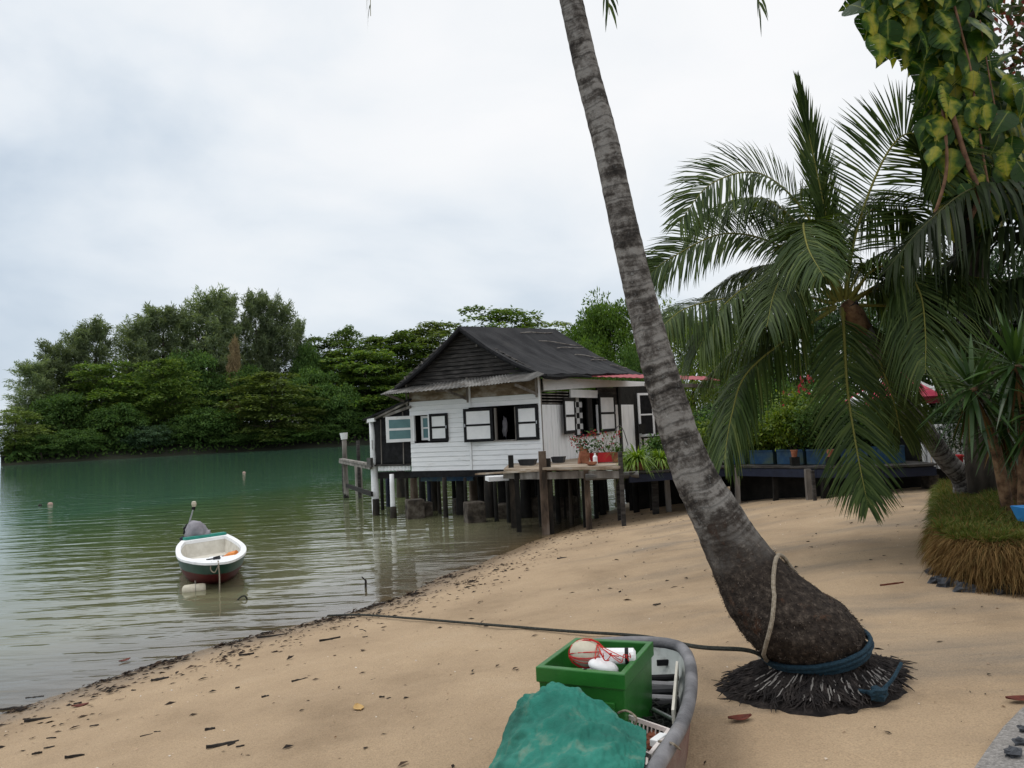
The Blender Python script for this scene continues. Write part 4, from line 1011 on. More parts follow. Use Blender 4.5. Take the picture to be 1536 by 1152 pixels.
bp = N('ShaderNodeBump', Strength=.8); bp.inputs['Distance'].default_value = .02; L(math_('ADD', n2_.outputs['Fac'], n1_.outputs['Fac']), bp.inputs['Height']); L(bp.outputs[0], b.inputs['Normal']); L(b.outputs[0], o.inputs[0]); trunk_m = m
palm = thing('coconut_palm', qb, 'tall leaning coconut palm with swollen fibrous foot, ropes tied round it on the sand', 'palm')
npmesh('trunk', np.array(vv), ff, trunk_m, palm, attr={'ring': al, 'fib': base_}, smooth=True)
# roots: skirt and a great many strands
cb_ = V(ctr[-30]); ZG = gz(qb.x, qb.y)
def gp_(px, py): return onbeach(px, py)[0]
outl = [gp_(*p) for p in ((1083, 1050), (1100, 1058), (1130, 1064), (1175, 1070), (1220, 1074), (1265, 1070), (1305, 1063), (1345, 1050), (1362, 1028), (1364, 1005), (1350, 990))]
mid = V((ctr[-20][0], qb.y + .02, 0)); bkp = []
ol2 = [(p.x, p.y) for p in outl]
for a in (60, 90, 120): bkp.append((mid.x + .52 * math.cos(R(a)), mid.y + .02 + .50 * math.sin(R(a))))
ol2 += bkp
ol = sorted([(math.atan2(y - mid.y, x - mid.x), math.hypot(x - mid.x, y - mid.y)) for x, y in ol2])
def orad(a):
    a = (a + math.pi) % (2*math.pi) - math.pi; A_ = [q[0] for q in ol]; Rr = [q[1] for q in ol]
    return float(np.interp(a, [A_[-1] - 2*math.pi] + A_ + [A_[0] + 2*math.pi], [Rr[-1]] + Rr + [Rr[0]]))
rings = []; rc0 = rad[-2] * .97
for t in (0, .2, .45, .7, 1.0):
    ring = []
    for k in range(64):
        a = 2*math.pi*k/64; ro = orad(a) * (1 + .10 * NZ.noise(V((math.cos(a)*4, math.sin(a)*4, 7))))
        r = rc0 + (ro - rc0) * t; x, y = mid.x + r*math.cos(a), mid.y + r*math.sin(a); zg = gz(x, y)
        ring.append(V((x, y, zg - .015 + (cb_.z - zg) * (1 - t) ** 1.25 + .03 * NZ.noise(V((x*9, y*9, 1))) * (1 - abs(t - .5)))))
    rings.append(ring)
MB().loft(rings).build('root_mound', root_m, palm, smooth=True)
mb = MB(); g = random.Random(8)
for k in range(1900):
    a = g.uniform(0, 6.283); t0 = g.uniform(-.02, .6); t1 = min(1.06, t0 + g.uniform(.2, .5)); ro = orad(a) * g.uniform(.93, 1.05); pts = []
    da = g.uniform(-.22, .22)
    for i in range(5):
        t = t0 + (t1 - t0) * i / 4; aa_ = a + da * (i / 4) + g.uniform(-.02, .02); r = rc0 + (ro - rc0) * t; x, y = mid.x + r*math.cos(aa_), mid.y + r*math.sin(aa_); zg = gz(x, y)
        pts.append(V((x, y, zg + (cb_.z - zg) * max(0, 1 - t) ** 1.25 + g.uniform(.004, .02))))
    mb.tube(pts, [g.uniform(.0025, .0055)] * 4 + [.0015], 4)
tag(mb.build('root', root_m, palm), kind='stuff')
pale = pm('pale_root', [(.16, .15, .14), (.30, .28, .26)], 20, .9, .4)
mb = MB()
for k in range(60):
    a = g.uniform(3.3, 6.2); t0 = g.uniform(.05, .6); t1 = t0 + g.uniform(.12, .3); ro = orad(a); pts = []
    for i in range(4):
        t = t0 + (t1 - t0) * i / 3; aa_ = a + g.uniform(-.012, .012); r = rc0 + (ro - rc0) * t; x, y = mid.x + r*math.cos(aa_), mid.y + r*math.sin(aa_); zg = gz(x, y)
        pts.append(V((x, y, zg + (cb_.z - zg) * max(0, 1 - t) ** 1.25 + .02)))
    mb.tube(pts, [.003, .004, .004, .0015], 4)
tag(mb.build('root', pale, palm), kind='stuff')
# coir stubble on the swollen base
bi = np.where(np.array(base_) > .55)[0]; bi = nr.choice(bi, 8000); pv = np.array(vv)[bi]; cv = ctr[bi // NS]; nm_ = pv - cv; nm_ /= np.linalg.norm(nm_, axis=1, keepdims=True)
v, f = leaves(pv, nm_ * .6 + nr.normal(size=pv.shape) * .5 + np.array([0, 0, -.5]), nm_, nr.uniform(.007, .019, len(pv)), .0035)
tag(npmesh('coir', v, f, leafmat('coir_fibre', [(.012, .009, .008), (.03, .023, .018), (.06, .045, .035), (.16, .13, .11)], .9, .05, 0, 0), palm, attr={'rnd': np.repeat(nr.uniform(0, 1, len(pv)) ** 1.6, 4)}), kind='stuff')
# crown above the picture, its lowest leaf tips hang into it
ct = V(ctr[0]); fr_i = 0
def addfrond(root, pts, mat, **k):
    global fr_i
    fr_i += 1; v, f, a = frond(pts, seed=fr_i, **k); return npmesh('frond', v, f, mat, root, attr={'rnd': a})
Dc = (ct - EYE).dot(Fw)
for (tx, ty, dd) in [(556, 24, -.4), (914, 22, .6), (1141, 26, .2)]:
    tip = P(tx, ty, Dc + dd); hh = (tip - ct); hh.z = 0; pk = ct + hh * .55 + V((0, 0, .25)); m2 = ct + hh * .95 + V((0, 0, (tip.z - ct.z) * .45))
    addfrond(palm, [ct, ct + hh * .25 + V((0, 0, .35)), pk, m2, tip], palmleaf, Lf=.45, n=46, droop=.9, wd=.032)
for k in range(10):
    a = 2.399 * k + .4; el = .2 + .09 * k; l = 2.1; h = V((math.cos(a), math.sin(a), 0))
    addfrond(palm, [ct, ct + h * l * .3 + V((0, 0, l * .35 * el + .2)), ct + h * l * .65 + V((0, 0, l * .4 * el + .1)), ct + h * l + V((0, 0, l * (.3 * el - .3)))], palmleaf, Lf=.45, n=40, droop=.7, wd=.032)
MB().blob(ct + V((0, 0, .05)), .17, .17, .3, 10, 8, .3).build('crown_fibre', fibre, palm, smooth=True)
# ropes on the trunk
def helix(i0, i1, turns0, turns1, off, n=40):
    pts = []
    for k in range(n):
        t = k / (n - 1); i = int(i0 + (i1 - i0) * t); a = turns0 + (turns1 - turns0) * t
        u = uxs[i] / np.linalg.norm(uxs[i]); w = np.array(Fw); w = w - u * w.dot(u); w /= np.linalg.norm(w); pts.append(V(ctr[i] + (u * math.cos(a) + w * math.sin(a)) * (rads[i] * 1.055 + off)))
    return pts
def atring(a_deg, yq):
    """trunk surface point facing angle a on the section whose centre line reaches picture row y"""
    i = int(np.interp(yq, [s[1] for s in SEC], np.linspace(0, NR - 1, len(SEC)))); u = uxs[i] / np.linalg.norm(uxs[i]); w = np.array(Fw); w = w - u * w.dot(u); w /= np.linalg.norm(w); a = R(a_deg)
    return V(ctr[i] + (u * math.cos(a) + w * math.sin(a)) * (rads[i] * 1.06 + .012))
lp = []
for k in range(37):                          # slanting loop: high at the right edge, low at the left
    a = 360 * k / 36; lp.append(atring(a, 918 - 62 * math.cos(R(a)) + 42 * math.sin(R(a))))
mb = MB(); mb.loop(lp[:-1], .012, 7)
kn = lp[18] + V((.0, -.06, -.05)); mb.blob(kn, .045, .04, .055, 9, 7, .5, 2)
kb = onbeach(1142, 1000)[0]
mb.tube([kn, kn + V((.0, -.02, -.08)), V((kb.x, kb.y, kb.z + .03)) + V((-.02, 0, .06)), V((kb.x + .03, kb.y - .02, kb.z + .012))], [.012, .014, .012, .008], 6)
tag(mb.build('tan_rope', rope_tan, origin=kn), 'tan rope looped slantwise round the swollen palm foot and knotted at its left', 'rope')
mb = MB()
for j in range(3):
    lp = [atring(360 * k / 36, 968 + j * 7 - 2 * math.cos(R(360 * k / 36))) + V((0, 0, .0)) for k in range(36)]; lp = [p + (p - V(ctr[-20])).normalized() * .012 * (j == 1) for p in lp]
    mb.loop(lp, .0135, 7)
q0 = lp[2]; tail = [atring(-62, 1000)]
for (x, y) in ((1195, 1003), (1235, 1018), (1280, 1034), (1318, 1040)):
    p, _ = onbeach(x, y); p = p + (EYE - p).normalized() * .22; tail.append(p)
mb.tube(catmull(tail, 24), .011, 6)
sp_ = tail[-1]; tail2 = [sp_, P(1338, 1020, (sp_ - EYE).dot(Fw) + .05), P(1352, 995, (sp_ - EYE).dot(Fw) + .15)]; mb.tube(catmull(tail2, 12), .010, 6)
mb.blob(sp_, .05, .045, .035, 9, 7, .6, 4)
tag(mb.build('blue_rope', rope_blue, origin=lp[27]), 'dark blue rope wound twice round the palm foot with a tail over the roots', 'rope')
# long dark mooring line over the sand to the palm
mr_ = []
for (x, y) in ((492, 927), (540, 926), (610, 931), (690, 938), (770, 945), (850, 952)):
    p, _ = onbeach(x, y); mr_.append(p + V((0, 0, .03)))
p5 = onbeach(960, 960)[0] + V((0, 0, .03)); p6 = P(1045, 970, DB + .15); p7 = P(1128, 977, DB + .0)
mr_ += [p5, p6, p7, kn + V((.02, .02, .02))]
mb = MB(); mb.tube(catmull(mr_, 120), .0125, 6)
tag(mb.build('mooring_line', rope_dark, origin=mr_[0]), 'long dark mooring line running from the waterline across the sand to the leaning palm', 'rope')

# ---- turf bank on the right
BK = [(1406, 748), (1405, 770), (1404, 800), (1403, 838), (1414, 868), (1446, 884), (1500, 892), (1570, 892), (1680, 900)]
bb = [onbeach(*p)[0] for p in BK] + [V((x_, y_, gz(x_, y_))) for x_, y_ in ((5.6, 5.7), (8.5, 5.6), (12, 5.8))]; bh = [.26, .30, .34, .38] + [.40] * 8
rows = []
for i, p in enumerate(bb):
    a, c = bb[max(0, i-1)], bb[min(len(bb)-1, i+1)]; t = (c - a); t.z = 0; t.normalize(); inn = V((-t.y, t.x, 0))
    if i < 3: inn = V((1, .1, 0))
    elif i < 5: inn = V((.8, .6, 0)).normalized()
    else: inn = V((.1, 1, 0)).normalized()
    zt_ = p.z + bh[i]; h = bh[i]
    rows.append([p - V((0, 0, .08)), p - inn * .03 + V((0, 0, h * .45)), p + inn * .02 + V((0, 0, h * .85)), p + inn * .12 + V((0, 0, h)), p + inn * .5 + V((0, 0, h + .03))] +
                [V((p.x + inn.x * .5, p.y + inn.y * .5, zt_ + .04)) * (1 - q) + (V((14, 16, 1.75)) if i < 5 else V((13 + .2 * max(0, i - 8), 14 - i * .2, 1.7))) * q for q in (.06, .15, .3, .6, 1.0)])
mb = MB(); mb.loft(rows, cap=False, closed=False)
bank = tag(mb.build('grass_bank', soil, smooth=True), 'turf terrace edge above the sand on the right', 'bank', kind='structure')
bvh_v = [q for r in rows for q in r]
g = np.random.default_rng(21)
rowsA = np.array([[tuple(q) for q in r] for r in rows])
def banksample(n, j0, j1, pw=1.0):
    i = g.uniform(0, len(rows) - 1.001, n); j = j0 + (j1 - j0) * g.uniform(0, 1, n) ** pw; ii, jj = i.astype(int), np.minimum(j.astype(int), rowsA.shape[1] - 2); a, b_ = (i - ii)[:, None], (j - jj)[:, None]
    p = (rowsA[ii, jj] * (1-a) + rowsA[ii+1, jj] * a) * (1-b_) + (rowsA[ii, jj+1] * (1-a) + rowsA[ii+1, jj+1] * a) * b_
    o = rowsA[ii, 1] - rowsA[ii, 4]; o[:, 2] = 0; o /= np.linalg.norm(o, axis=1, keepdims=True) + 1e-9; return p, o
grassm = leafmat('lawn_grass', [(.045, .072, .014), (.075, .105, .020), (.110, .130, .030), (.20, .165, .06)], .6, .15, .25, 0)
dryg = leafmat('dry_grass', [(.06, .034, .012), (.15, .085, .03), (.26, .165, .065), (.11, .085, .03)], .7, .1, .25, 0, (1.3, 1.1, .7))
def blades(n, j0, j1, ln0, ln1, wd, out_, up_, dn, nm, mat, lab, pw=1.0, mess=.35, left=None):
    p, o = banksample(n, j0, j1, pw)
    ck = np.array([NZ.noise(V(tuple(q * 5.5))) for q in p]); keep = ck > g.uniform(-1.1, .25, n)
    if left is not None: keep &= (p[:, 1] > left) if left > 0 else (p[:, 1] < -left + .5 * ck)
    p, o, ck = p[keep], o[keep], ck[keep]; n = len(p); ax = o * out_ + np.array([0, 0, up_]) + g.normal(size=(n, 3)) * mess; Ln = (g.uniform(ln0, ln1, n) * (1 + .7 * ck))[:, None]
    ax /= np.linalg.norm(ax, axis=1, keepdims=True); sd = np.cross(ax, g.normal(size=(n, 3))); sd /= np.linalg.norm(sd, axis=1, keepdims=True); vs = []
    for t, w in ((0, 1), (.45, .85), (.8, .55), (1, .05)):
        c = p + ax * Ln * t - np.array([0, 0, 1.]) * Ln * dn * t ** 2; vs += [c + sd * wd * w * .5, c - sd * wd * w * .5]
    v = np.stack(vs, 1).reshape(-1, 3); f = (np.arange(n)[:, None, None] * 8 + np.array([[0, 1, 3, 2], [2, 3, 5, 4], [4, 5, 7, 6]])).reshape(-1, 4)
    return tag(npmesh(nm, v, f, mat, attr={'rnd': np.repeat(g.uniform(0, 1, n), 8)}), lab, 'grass', kind='stuff')
blades(46000, 2.7, 7.6, .05, .15, .007, .2, .9, .35, 'grass', grassm, 'short green grass on top of the bank', 1.25)
blades(5000, 3.0, 6.0, .06, .16, .007, .2, .7, .4, 'dry_grass_tuft', dryg, 'dry blades among the green grass', 1.5)
blades(52000, .7, 3.2, .05, .17, .006, .6, .2, .8, 'dry_grass', dryg, 'long dry brown grass hanging over the edge of the bank', .8, .85, -8.2)
blades(14000, .8, 3.6, .06, .18, .007, .5, .5, .7, 'grass_fringe', grassm, 'green grass growing down the beach side of the bank', 1.0, .5, 7.6)
rk = [(1408, 876, .05), (1424, 882, .065), (1447, 889, .06), (1466, 890, .05), (1402, 862, .045), (1500, 893, .04)]
for i, (x, y, s_) in enumerate(rk):
    q = onbeach(x, y)[0]; MBx = MB().blob((q.x, q.y + .02, q.z + s_ * .4), s_ * 1.3, s_ * .9, s_, 9, 7, .9, i)
    tag(MBx.build('rock', rockm, origin=(q.x, q.y, q.z)), 'small dark grey rock under the dry fringe of the grass bank', 'rock', 'rocks under the grass bank')
q = onz(1566, 782, 1.25); tz = 1.32
mb = MB(); mb.loft([[V((q.x, q.y, tz - .07)) + V((a * sx, b_ * sx * .7, h)) for a, b_ in ((-.2, -.2), (.2, -.2), (.2, .2), (-.2, .2))] for sx, h in ((.80, -.0), (1.0, .13))], cap=False); mb.prism([V((q.x, q.y, tz - .07)) + V((a * .8, b_ * .56, 0)) for a, b_ in ((-.2, -.2), (.2, -.2), (.2, .2), (-.2, .2))], (0, 0, .01))
o_ = mb.build('plastic_tub', tubm, origin=(q.x, q.y, tz - .07)); s_ = o_.modifiers.new('thick', 'SOLIDIFY'); s_.thickness = .008; tag(o_, 'bright blue plastic tub lying on the grass at the right edge', 'tub')
# concrete path corner
m, o = newmat('path_concrete'); b = N('ShaderNodeBsdfPrincipled', Roughness=.95); ge = N('ShaderNodeNewGeometry'); n1_ = N('ShaderNodeTexNoise', Scale=60.0, Detail=4.0, Roughness=.8); L(ge.outputs['Position'], n1_.inputs['Vector']); r1 = ramp([(.3, (.10, .095, .09)), (.5, (.22, .205, .19)), (.7, (.38, .36, .34))]); L(n1_.outputs['Fac'], r1.inputs[0]); L(r1.outputs[0], b.inputs['Base Color']); bp = N('ShaderNodeBump', Strength=.6); bp.inputs['Distance'].default_value = .01; L(n1_.outputs['Fac'], bp.inputs['Height']); L(bp.outputs[0], b.inputs['Normal']); L(b.outputs[0], o.inputs[0])
pa = [onbeach(x, y)[0] for x, y in ((1462, 1160), (1482, 1130), (1505, 1098), (1530, 1072), (1580, 1030), (1700, 960))]
inn = V((.75, -.55, 0))
mb = MB(); mb.loft([[p + V((0, 0, -.05)), p + V((0, 0, .022)), p + inn * .12 + V((0, 0, .035)), p + inn * .9 + V((0, 0, .07)), p + inn * 4 + V((0, 0, .05))] for p in pa], cap=False, closed=False); tag(mb.build('path', m), 'grey concrete path edge', 'path', kind='structure')
for i, (x, y, s_) in enumerate([(1532, 1128, .022), (1520, 1146, .028), (1536, 1108, .018)]):
    q = onbeach(x, y)[0]; tag(MB().blob((q.x, q.y, q.z + .045), s_ * 1.3, s_, s_ * .8, 9, 7, .9, i + 20).build('rock', rockm, origin=(q.x, q.y, q.z)), 'dark broken stone lying on the concrete path in the corner', 'rock', 'stones on the path')

# ---- young coconut palm leaning out from the bank
DP = 9.6
yb = P(1442, 716, 10.6)
yp = thing('young_coconut_palm', yb, 'young coconut palm with bushy drooping crown leaning out from the grass bank', 'palm')
tp = [P(1452, 728, 10.6), P(1440, 712, 10.6), P(1415, 684, 10.5), P(1370, 620, 10.2), P(1335, 560, 10.0), P(1300, 500, 9.7), P(1272, 455, DP)]
c = catmull(tp, 120); rr0 = np.interp(np.linspace(0, 1, 120), [0, .06, .15, .45, .8, 1], [.20, .17, .135, .11, .10, .10]) ; lng = np.concatenate([[0], np.cumsum(np.linalg.norm(np.diff(c, axis=0), axis=1))])
vv2, ring2 = [], []
for i in range(120):
    t = c[min(i+1, 119)] - c[max(i-1, 0)]; t /= np.linalg.norm(t); u = np.cross(t, [0, 1., 0]); u /= np.linalg.norm(u); w = np.cross(t, u)
    for k in range(24):
        a = 2*math.pi*k/24; ph = lng[i] / .085 + .25 * math.sin(a + i * .1); vv2.append(c[i] + (u*math.cos(a) + w*math.sin(a)) * rr0[i] * (1 + .04 * (ph % 1.0) + .03 * NZ.noise(V((i * .3, k * .5, 3))))); ring2.append(ph)
ids = np.arange(120 * 24).reshape(120, 24); f2 = np.stack([ids[:-1], np.roll(ids, -1, 1)[:-1], np.roll(ids, -1, 1)[1:], ids[1:]], -1).reshape(-1, 4)
npmesh('trunk', np.array(vv2), f2, trunk_m, yp, attr={'ring': ring2, 'fib': np.zeros(len(ring2))}, smooth=True)
MB().tube(catmull([P(1300, 505, 9.75), P(1282, 475, DP), P(1268, 452, DP)], 10), [.105, .11, .12, .12, .12, .12, .11, .10, .08, .05], 12, wob=.12).build('crown_fibre', fibre, yp, smooth=True)
FR = [  # picture points, depth change at tip, options
 ([(1262, 450), (1240, 330), (1217, 220), (1198, 128)], .2, dict(Lf=.62, ang=21, droop=.04, roll=65, lift=.05)),
 ([(1256, 448), (1218, 335), (1145, 262), (1068, 275), (1018, 335)], -.8, dict(Lf=.72, ang=55, droop=.32, roll=55, lift=.3)),
 ([(1268, 450), (1285, 345), (1325, 240), (1362, 200), (1400, 222), (1412, 285)], -.5, dict(Lf=.80, ang=64, droop=.16, roll=62)),
 ([(1252, 450), (1180, 375), (1090, 350), (1010, 385), (972, 412)], -.2, dict(Lf=.62, ang=55, droop=.3, roll=55, lift=.3)),
 ([(1250, 455), (1180, 440), (1100, 446), (1030, 462), (990, 492)], -.9, dict(Lf=.66, ang=58, droop=.7, roll=25)),
 ([(1252, 462), (1185, 505), (1120, 560), (1098, 620), (1086, 690)], -1.2, dict(Lf=.55, ang=50, droop=.95, roll=5)),
 ([(1260, 452), (1228, 375), (1206, 335), (1212, 372), (1236, 415)], -1.6, dict(Lf=.62, ang=58, droop=.55, roll=0)),
 ([(1264, 462), (1266, 500), (1272, 590), (1288, 690), (1303, 762)], -1.5, dict(Lf=.62, ang=48, droop=.35, roll=0)),
 ([(1274, 450), (1310, 405), (1352, 400), (1380, 440), (1388, 500), (1388, 560)], -1.3, dict(Lf=.92, ang=62, droop=.75, roll=0)),
 ([(1276, 452), (1340, 418), (1430, 414), (1510, 425), (1580, 460)], -.7, dict(Lf=.65, ang=70, droop=1.1, roll=0)),
 ([(1276, 458), (1370, 462), (1440, 500), (1480, 548)], -1.1, dict(Lf=.62, ang=60, droop=.7, roll=0)),
 ([(1262, 445), (1250, 385), (1275, 320), (1330, 300)], 1.0, dict(Lf=.65, ang=60, droop=.4, roll=25)),
 ([(1254, 460), (1190, 475), (1120, 510), (1050, 575)], .1, dict(Lf=.55, ang=55, droop=.9, roll=0)),
 ([(1256, 448), (1190, 400), (1120, 405), (1060, 440)], .8, dict(Lf=.62, ang=60, droop=.8, roll=10)),
 ([(1268, 448), (1300, 395), (1360, 370), (1420, 400)], .9, dict(Lf=.65, ang=60, droop=.7, roll=15)),
 ([(1270, 462), (1310, 520), (1340, 600), (1352, 655)], .6, dict(Lf=.6, ang=52, droop=.6, roll=0)),
 ([(1256, 446), (1215, 360), (1150, 300), (1075, 310), (1035, 350)], .5, dict(Lf=.75, ang=60, droop=.8, roll=15)),
 ([(1254, 452), (1200, 420), (1130, 425), (1075, 470), (1050, 520)], -1.0, dict(Lf=.7, ang=58, droop=.9, roll=0)),
 ([(1260, 450), (1245, 390), (1200, 380), (1165, 430), (1150, 490)], -1.4, dict(Lf=.7, ang=56, droop=.7, roll=0)),
 ([(1268, 446), (1275, 380), (1300, 320), (1355, 310), (1385, 350)], .2, dict(Lf=.75, ang=62, droop=.6, roll=25)),
 ([(1260, 446), (1235, 360), (1225, 290), (1260, 245)], .7, dict(Lf=.7, ang=52, droop=.3, roll=40)),
 ([(1274, 455), (1330, 430), (1380, 470), (1400, 540)], -.2, dict(Lf=.75, ang=58, droop=.8, roll=0)),
 ([(1260, 446), (1225, 400), (1170, 330), (1110, 300)], .9, dict(Lf=.65, ang=58, droop=.5, roll=25)),
]
for pts, dd, kw in FR:
    n_ = len(pts); p3 = [P(x, y, DP + dd * (i / (n_ - 1)) ** 1.3) for i, (x, y) in enumerate(pts)]
    kw['Lf'] *= 1.12; addfrond(yp, p3, palmleaf, n=132, wd=.0218, rr=.022, **kw)
# ---- dark palm whose leaves reach in from the right
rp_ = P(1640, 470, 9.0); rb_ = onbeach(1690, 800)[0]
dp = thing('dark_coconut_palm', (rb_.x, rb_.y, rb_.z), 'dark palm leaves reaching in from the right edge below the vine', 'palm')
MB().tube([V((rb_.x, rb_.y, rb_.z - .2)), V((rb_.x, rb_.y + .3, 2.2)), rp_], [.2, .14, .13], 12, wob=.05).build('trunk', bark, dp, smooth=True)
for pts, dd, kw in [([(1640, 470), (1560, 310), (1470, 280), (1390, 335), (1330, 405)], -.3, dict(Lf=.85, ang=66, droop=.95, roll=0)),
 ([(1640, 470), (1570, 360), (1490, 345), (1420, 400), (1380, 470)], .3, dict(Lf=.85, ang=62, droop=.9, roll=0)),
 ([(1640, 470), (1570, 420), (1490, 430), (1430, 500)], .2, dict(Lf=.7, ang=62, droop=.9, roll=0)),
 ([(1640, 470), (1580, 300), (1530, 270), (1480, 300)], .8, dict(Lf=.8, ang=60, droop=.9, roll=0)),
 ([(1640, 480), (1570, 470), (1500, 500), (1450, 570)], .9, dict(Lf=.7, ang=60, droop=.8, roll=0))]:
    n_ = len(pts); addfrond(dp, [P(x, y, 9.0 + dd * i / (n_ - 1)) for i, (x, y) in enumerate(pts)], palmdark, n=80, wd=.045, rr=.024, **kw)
# ------------------------------------------------------------ trees and shrubs behind the beach on the right
def crown_fine(seed, H=9.0, Rr=5.0, n=15000, ls=.26, clumps=90, low=.1): return crown_bushy(seed, H, Rr, clumps, n, ls, low)
def crown_umbrella(seed, H=10.0, Rr=5.5, n=30000, ls=.27):
    g = np.random.default_rng(seed); C_, A_, N_ = [], [], []; K = 110; per = n // K
    for k in range(K):
        a = g.uniform(0, 6.28); q = math.sqrt(g.uniform(0, 1)); z = H * (.45 + .5 * (1 - q ** 2.2) * g.uniform(.55, 1.0)) - (g.uniform() < .3) * H * .2 * g.uniform()
        c = np.array([Rr*q*.9*math.cos(a), Rr*q*.9*math.sin(a), z]); r = Rr * g.uniform(.14, .26); e = g.normal(size=(per, 3)); e /= np.linalg.norm(e, axis=1, keepdims=True)
        p = c + e * r * (g.uniform(0, 1, (per, 1)) ** .4) * np.array([1, 1, .42]); C_.append(p); A_.append(e + g.normal(size=(per, 3)) * .5 + np.array([0, 0, -.35])); N_.append(np.array([0, 0, 1.]) + g.normal(size=(per, 3)) * .5)
    C_, A_, N_ = map(np.concatenate, (C_, A_, N_)); k = len(C_); v, f = leaves(C_, A_, N_, g.uniform(.6, 1.3, k) * ls, g.uniform(.35, .6, k) * ls)
    return v, f, np.repeat(g.uniform(0, 1, k), 4)
KIND.update({'feathery': ('fea', crown_umbrella, 10.0, 5.5), 'lime': ('lim', crown_fine, 9.0, 5.0), 'deep': ('drk', crown_fine, 9.0, 5.0), 'green': ('bus', crown_fine, 9.0, 5.0)})
for px, py, hw, D, kind, nm, lab in [
  (905, 424, 78, 44, 'feathery', 'rain_tree', 'light green feathery spreading tree behind the right end of the black roof'),
  (868, 500, 50, 40, 'feathery', 'rain_tree', 'low feathery green tree peeping over the lower right roof slope'),
  (1028, 428, 66, 38, 'lime', 'leafy_tree', 'lime green tree just right of the leaning palm trunk'),
  (1100, 445, 70, 32, 'lime', 'leafy_tree', 'yellow-green tree behind the left leaves of the young palm'),
  (955, 510, 50, 34, 'green', 'leafy_tree', 'green tree touching the leaning palm trunk above the porch roof'),
  (1185, 420, 90, 28, 'deep', 'leafy_tree', 'dark green tree behind the middle of the young palm crown'),
  (1300, 395, 80, 24, 'deep', 'leafy_tree', 'dark tree right behind the young palm trunk'),
  (1395, 385, 95, 20, 'deep', 'leafy_tree', 'deep green tree behind the dark palm leaves'),
  (1500, 330, 110, 16, 'deep', 'leafy_tree', 'large deep green tree at the right edge behind the vine'),
  (1600, 420, 120, 12.5, 'deep', 'leafy_tree', 'shadowy tree mass cut by the right edge of the view'),
  (1130, 540, 60, 22, 'green', 'garden_shrub', 'green garden shrub behind the planters left of the drooping palm leaf'),
  (1075, 590, 45, 21, 'deep', 'garden_shrub', 'dark shrub at the corner of the porch beside the leaning palm'),
  (1225, 560, 70, 20, 'green', 'flowering_shrub', 'shrub with small red flowers behind the planters'),
  (1300, 600, 60, 19, 'deep', 'garden_shrub', 'dark shrub below the red and white awning'),
  (1380, 590, 70, 17, 'deep', 'garden_shrub', 'dark shrub behind the young palm trunk'),
  (1470, 560, 80, 15, 'deep', 'garden_shrub', 'dark shrub behind the spiky plants'),
  (1560, 600, 90, 11.5, 'deep', 'garden_shrub', 'dark shrub at the right edge above the blue tub')]:
    top = P(px, py, D); zb = gz(top.x, top.y) - .1
    tree(nm, kind, V((top.x, top.y, zb)), top.z - zb, hw * D / FPX * 1.15, lab, 'trees and shrubs behind the beach', var=rnd.randint(0, 1))
# red blossoms on the flowering shrub
fs_ = [o for o in bpy.data.objects if o.name.startswith('flowering_shrub')][0]
v, f = [], []
g = np.random.default_rng(4)
cs = []
for (x, y) in ((1176, 602), (1187, 596), (1196, 588), (1208, 575), (1213, 570)):
    q = np.array(P(x, y, 18.0)); cs.append(q + g.normal(size=(8, 3)) * .09)
cs = np.concatenate(cs); v, f = leaves(cs, g.normal(size=cs.shape), g.normal(size=cs.shape), .11, .08)
flm = leafmat('red_blossom', [(.25, .02, .025), (.38, .04, .045), (.36, .06, .09)], .6, .2, .3, 0, (1.2, .8, .8))
o_ = npmesh('blossom', v, f, flm, attr={'rnd': np.repeat(g.uniform(0, 1, len(cs)), 4)}, origin=fs_.location)
o_.parent = fs_; o_.location = (0, 0, 0); o_.matrix_parent_inverse = (Matrix.Translation(fs_.location) @ fs_.rotation_euler.to_matrix().to_4x4() @ Matrix.Diagonal((*fs_.scale, 1))).inverted() @ Matrix.Translation(fs_.location)

# ------------------------------------------------------------ planter deck behind the beach
ZP = 1.25
pf = [onbeach(x, y)[0] for x, y in ((948, 786), (1105, 757), (1230, 748), (1330, 741), (1408, 735))]
pf = [V((q.x, q.y, 0)) for q in pf]
pdk = thing('planter_deck', V((pf[1].x, pf[1].y, 0)), 'long low dark timber deck carrying the blue planters above the sand', 'deck')
bkv = V((.6, 4.6, 0))
mb = MB()
for k in range(8):
    for i in range(4):
        a, b_ = pf[i] + bkv * (k / 8), pf[i+1] + bkv * (k / 8); z = ZP + rnd.uniform(-.006, .006)
        mb.prism([V((p.x, p.y, z - .04)) for p in (a, b_, b_ + bkv * .117, a + bkv * .117)], (0, 0, .04))
mb.build('deck_board', slat, pdk)
mb = MB()
for i in range(4): mb.bar(pf[i] + V((0, .06, ZP - .14)), pf[i+1] + V((0, .06, ZP - .14)), .06, .16)
mb.build('edge_beam', navy, pdk); mb = MB()
sk = pf + [pf[4] + (pf[4] - pf[3]) * .6]
for i in range(5): MB().bar(sk[i] + bkv * (.75 if i == 0 else .16) + V((0, 0, .55)), sk[i+1] + bkv * (.45 if i == 0 else .16) + V((.1, 0, .55)), .06, 1.34).build('shade_board', darkw, pdk)  # dark boards added so the space under the deck reads black
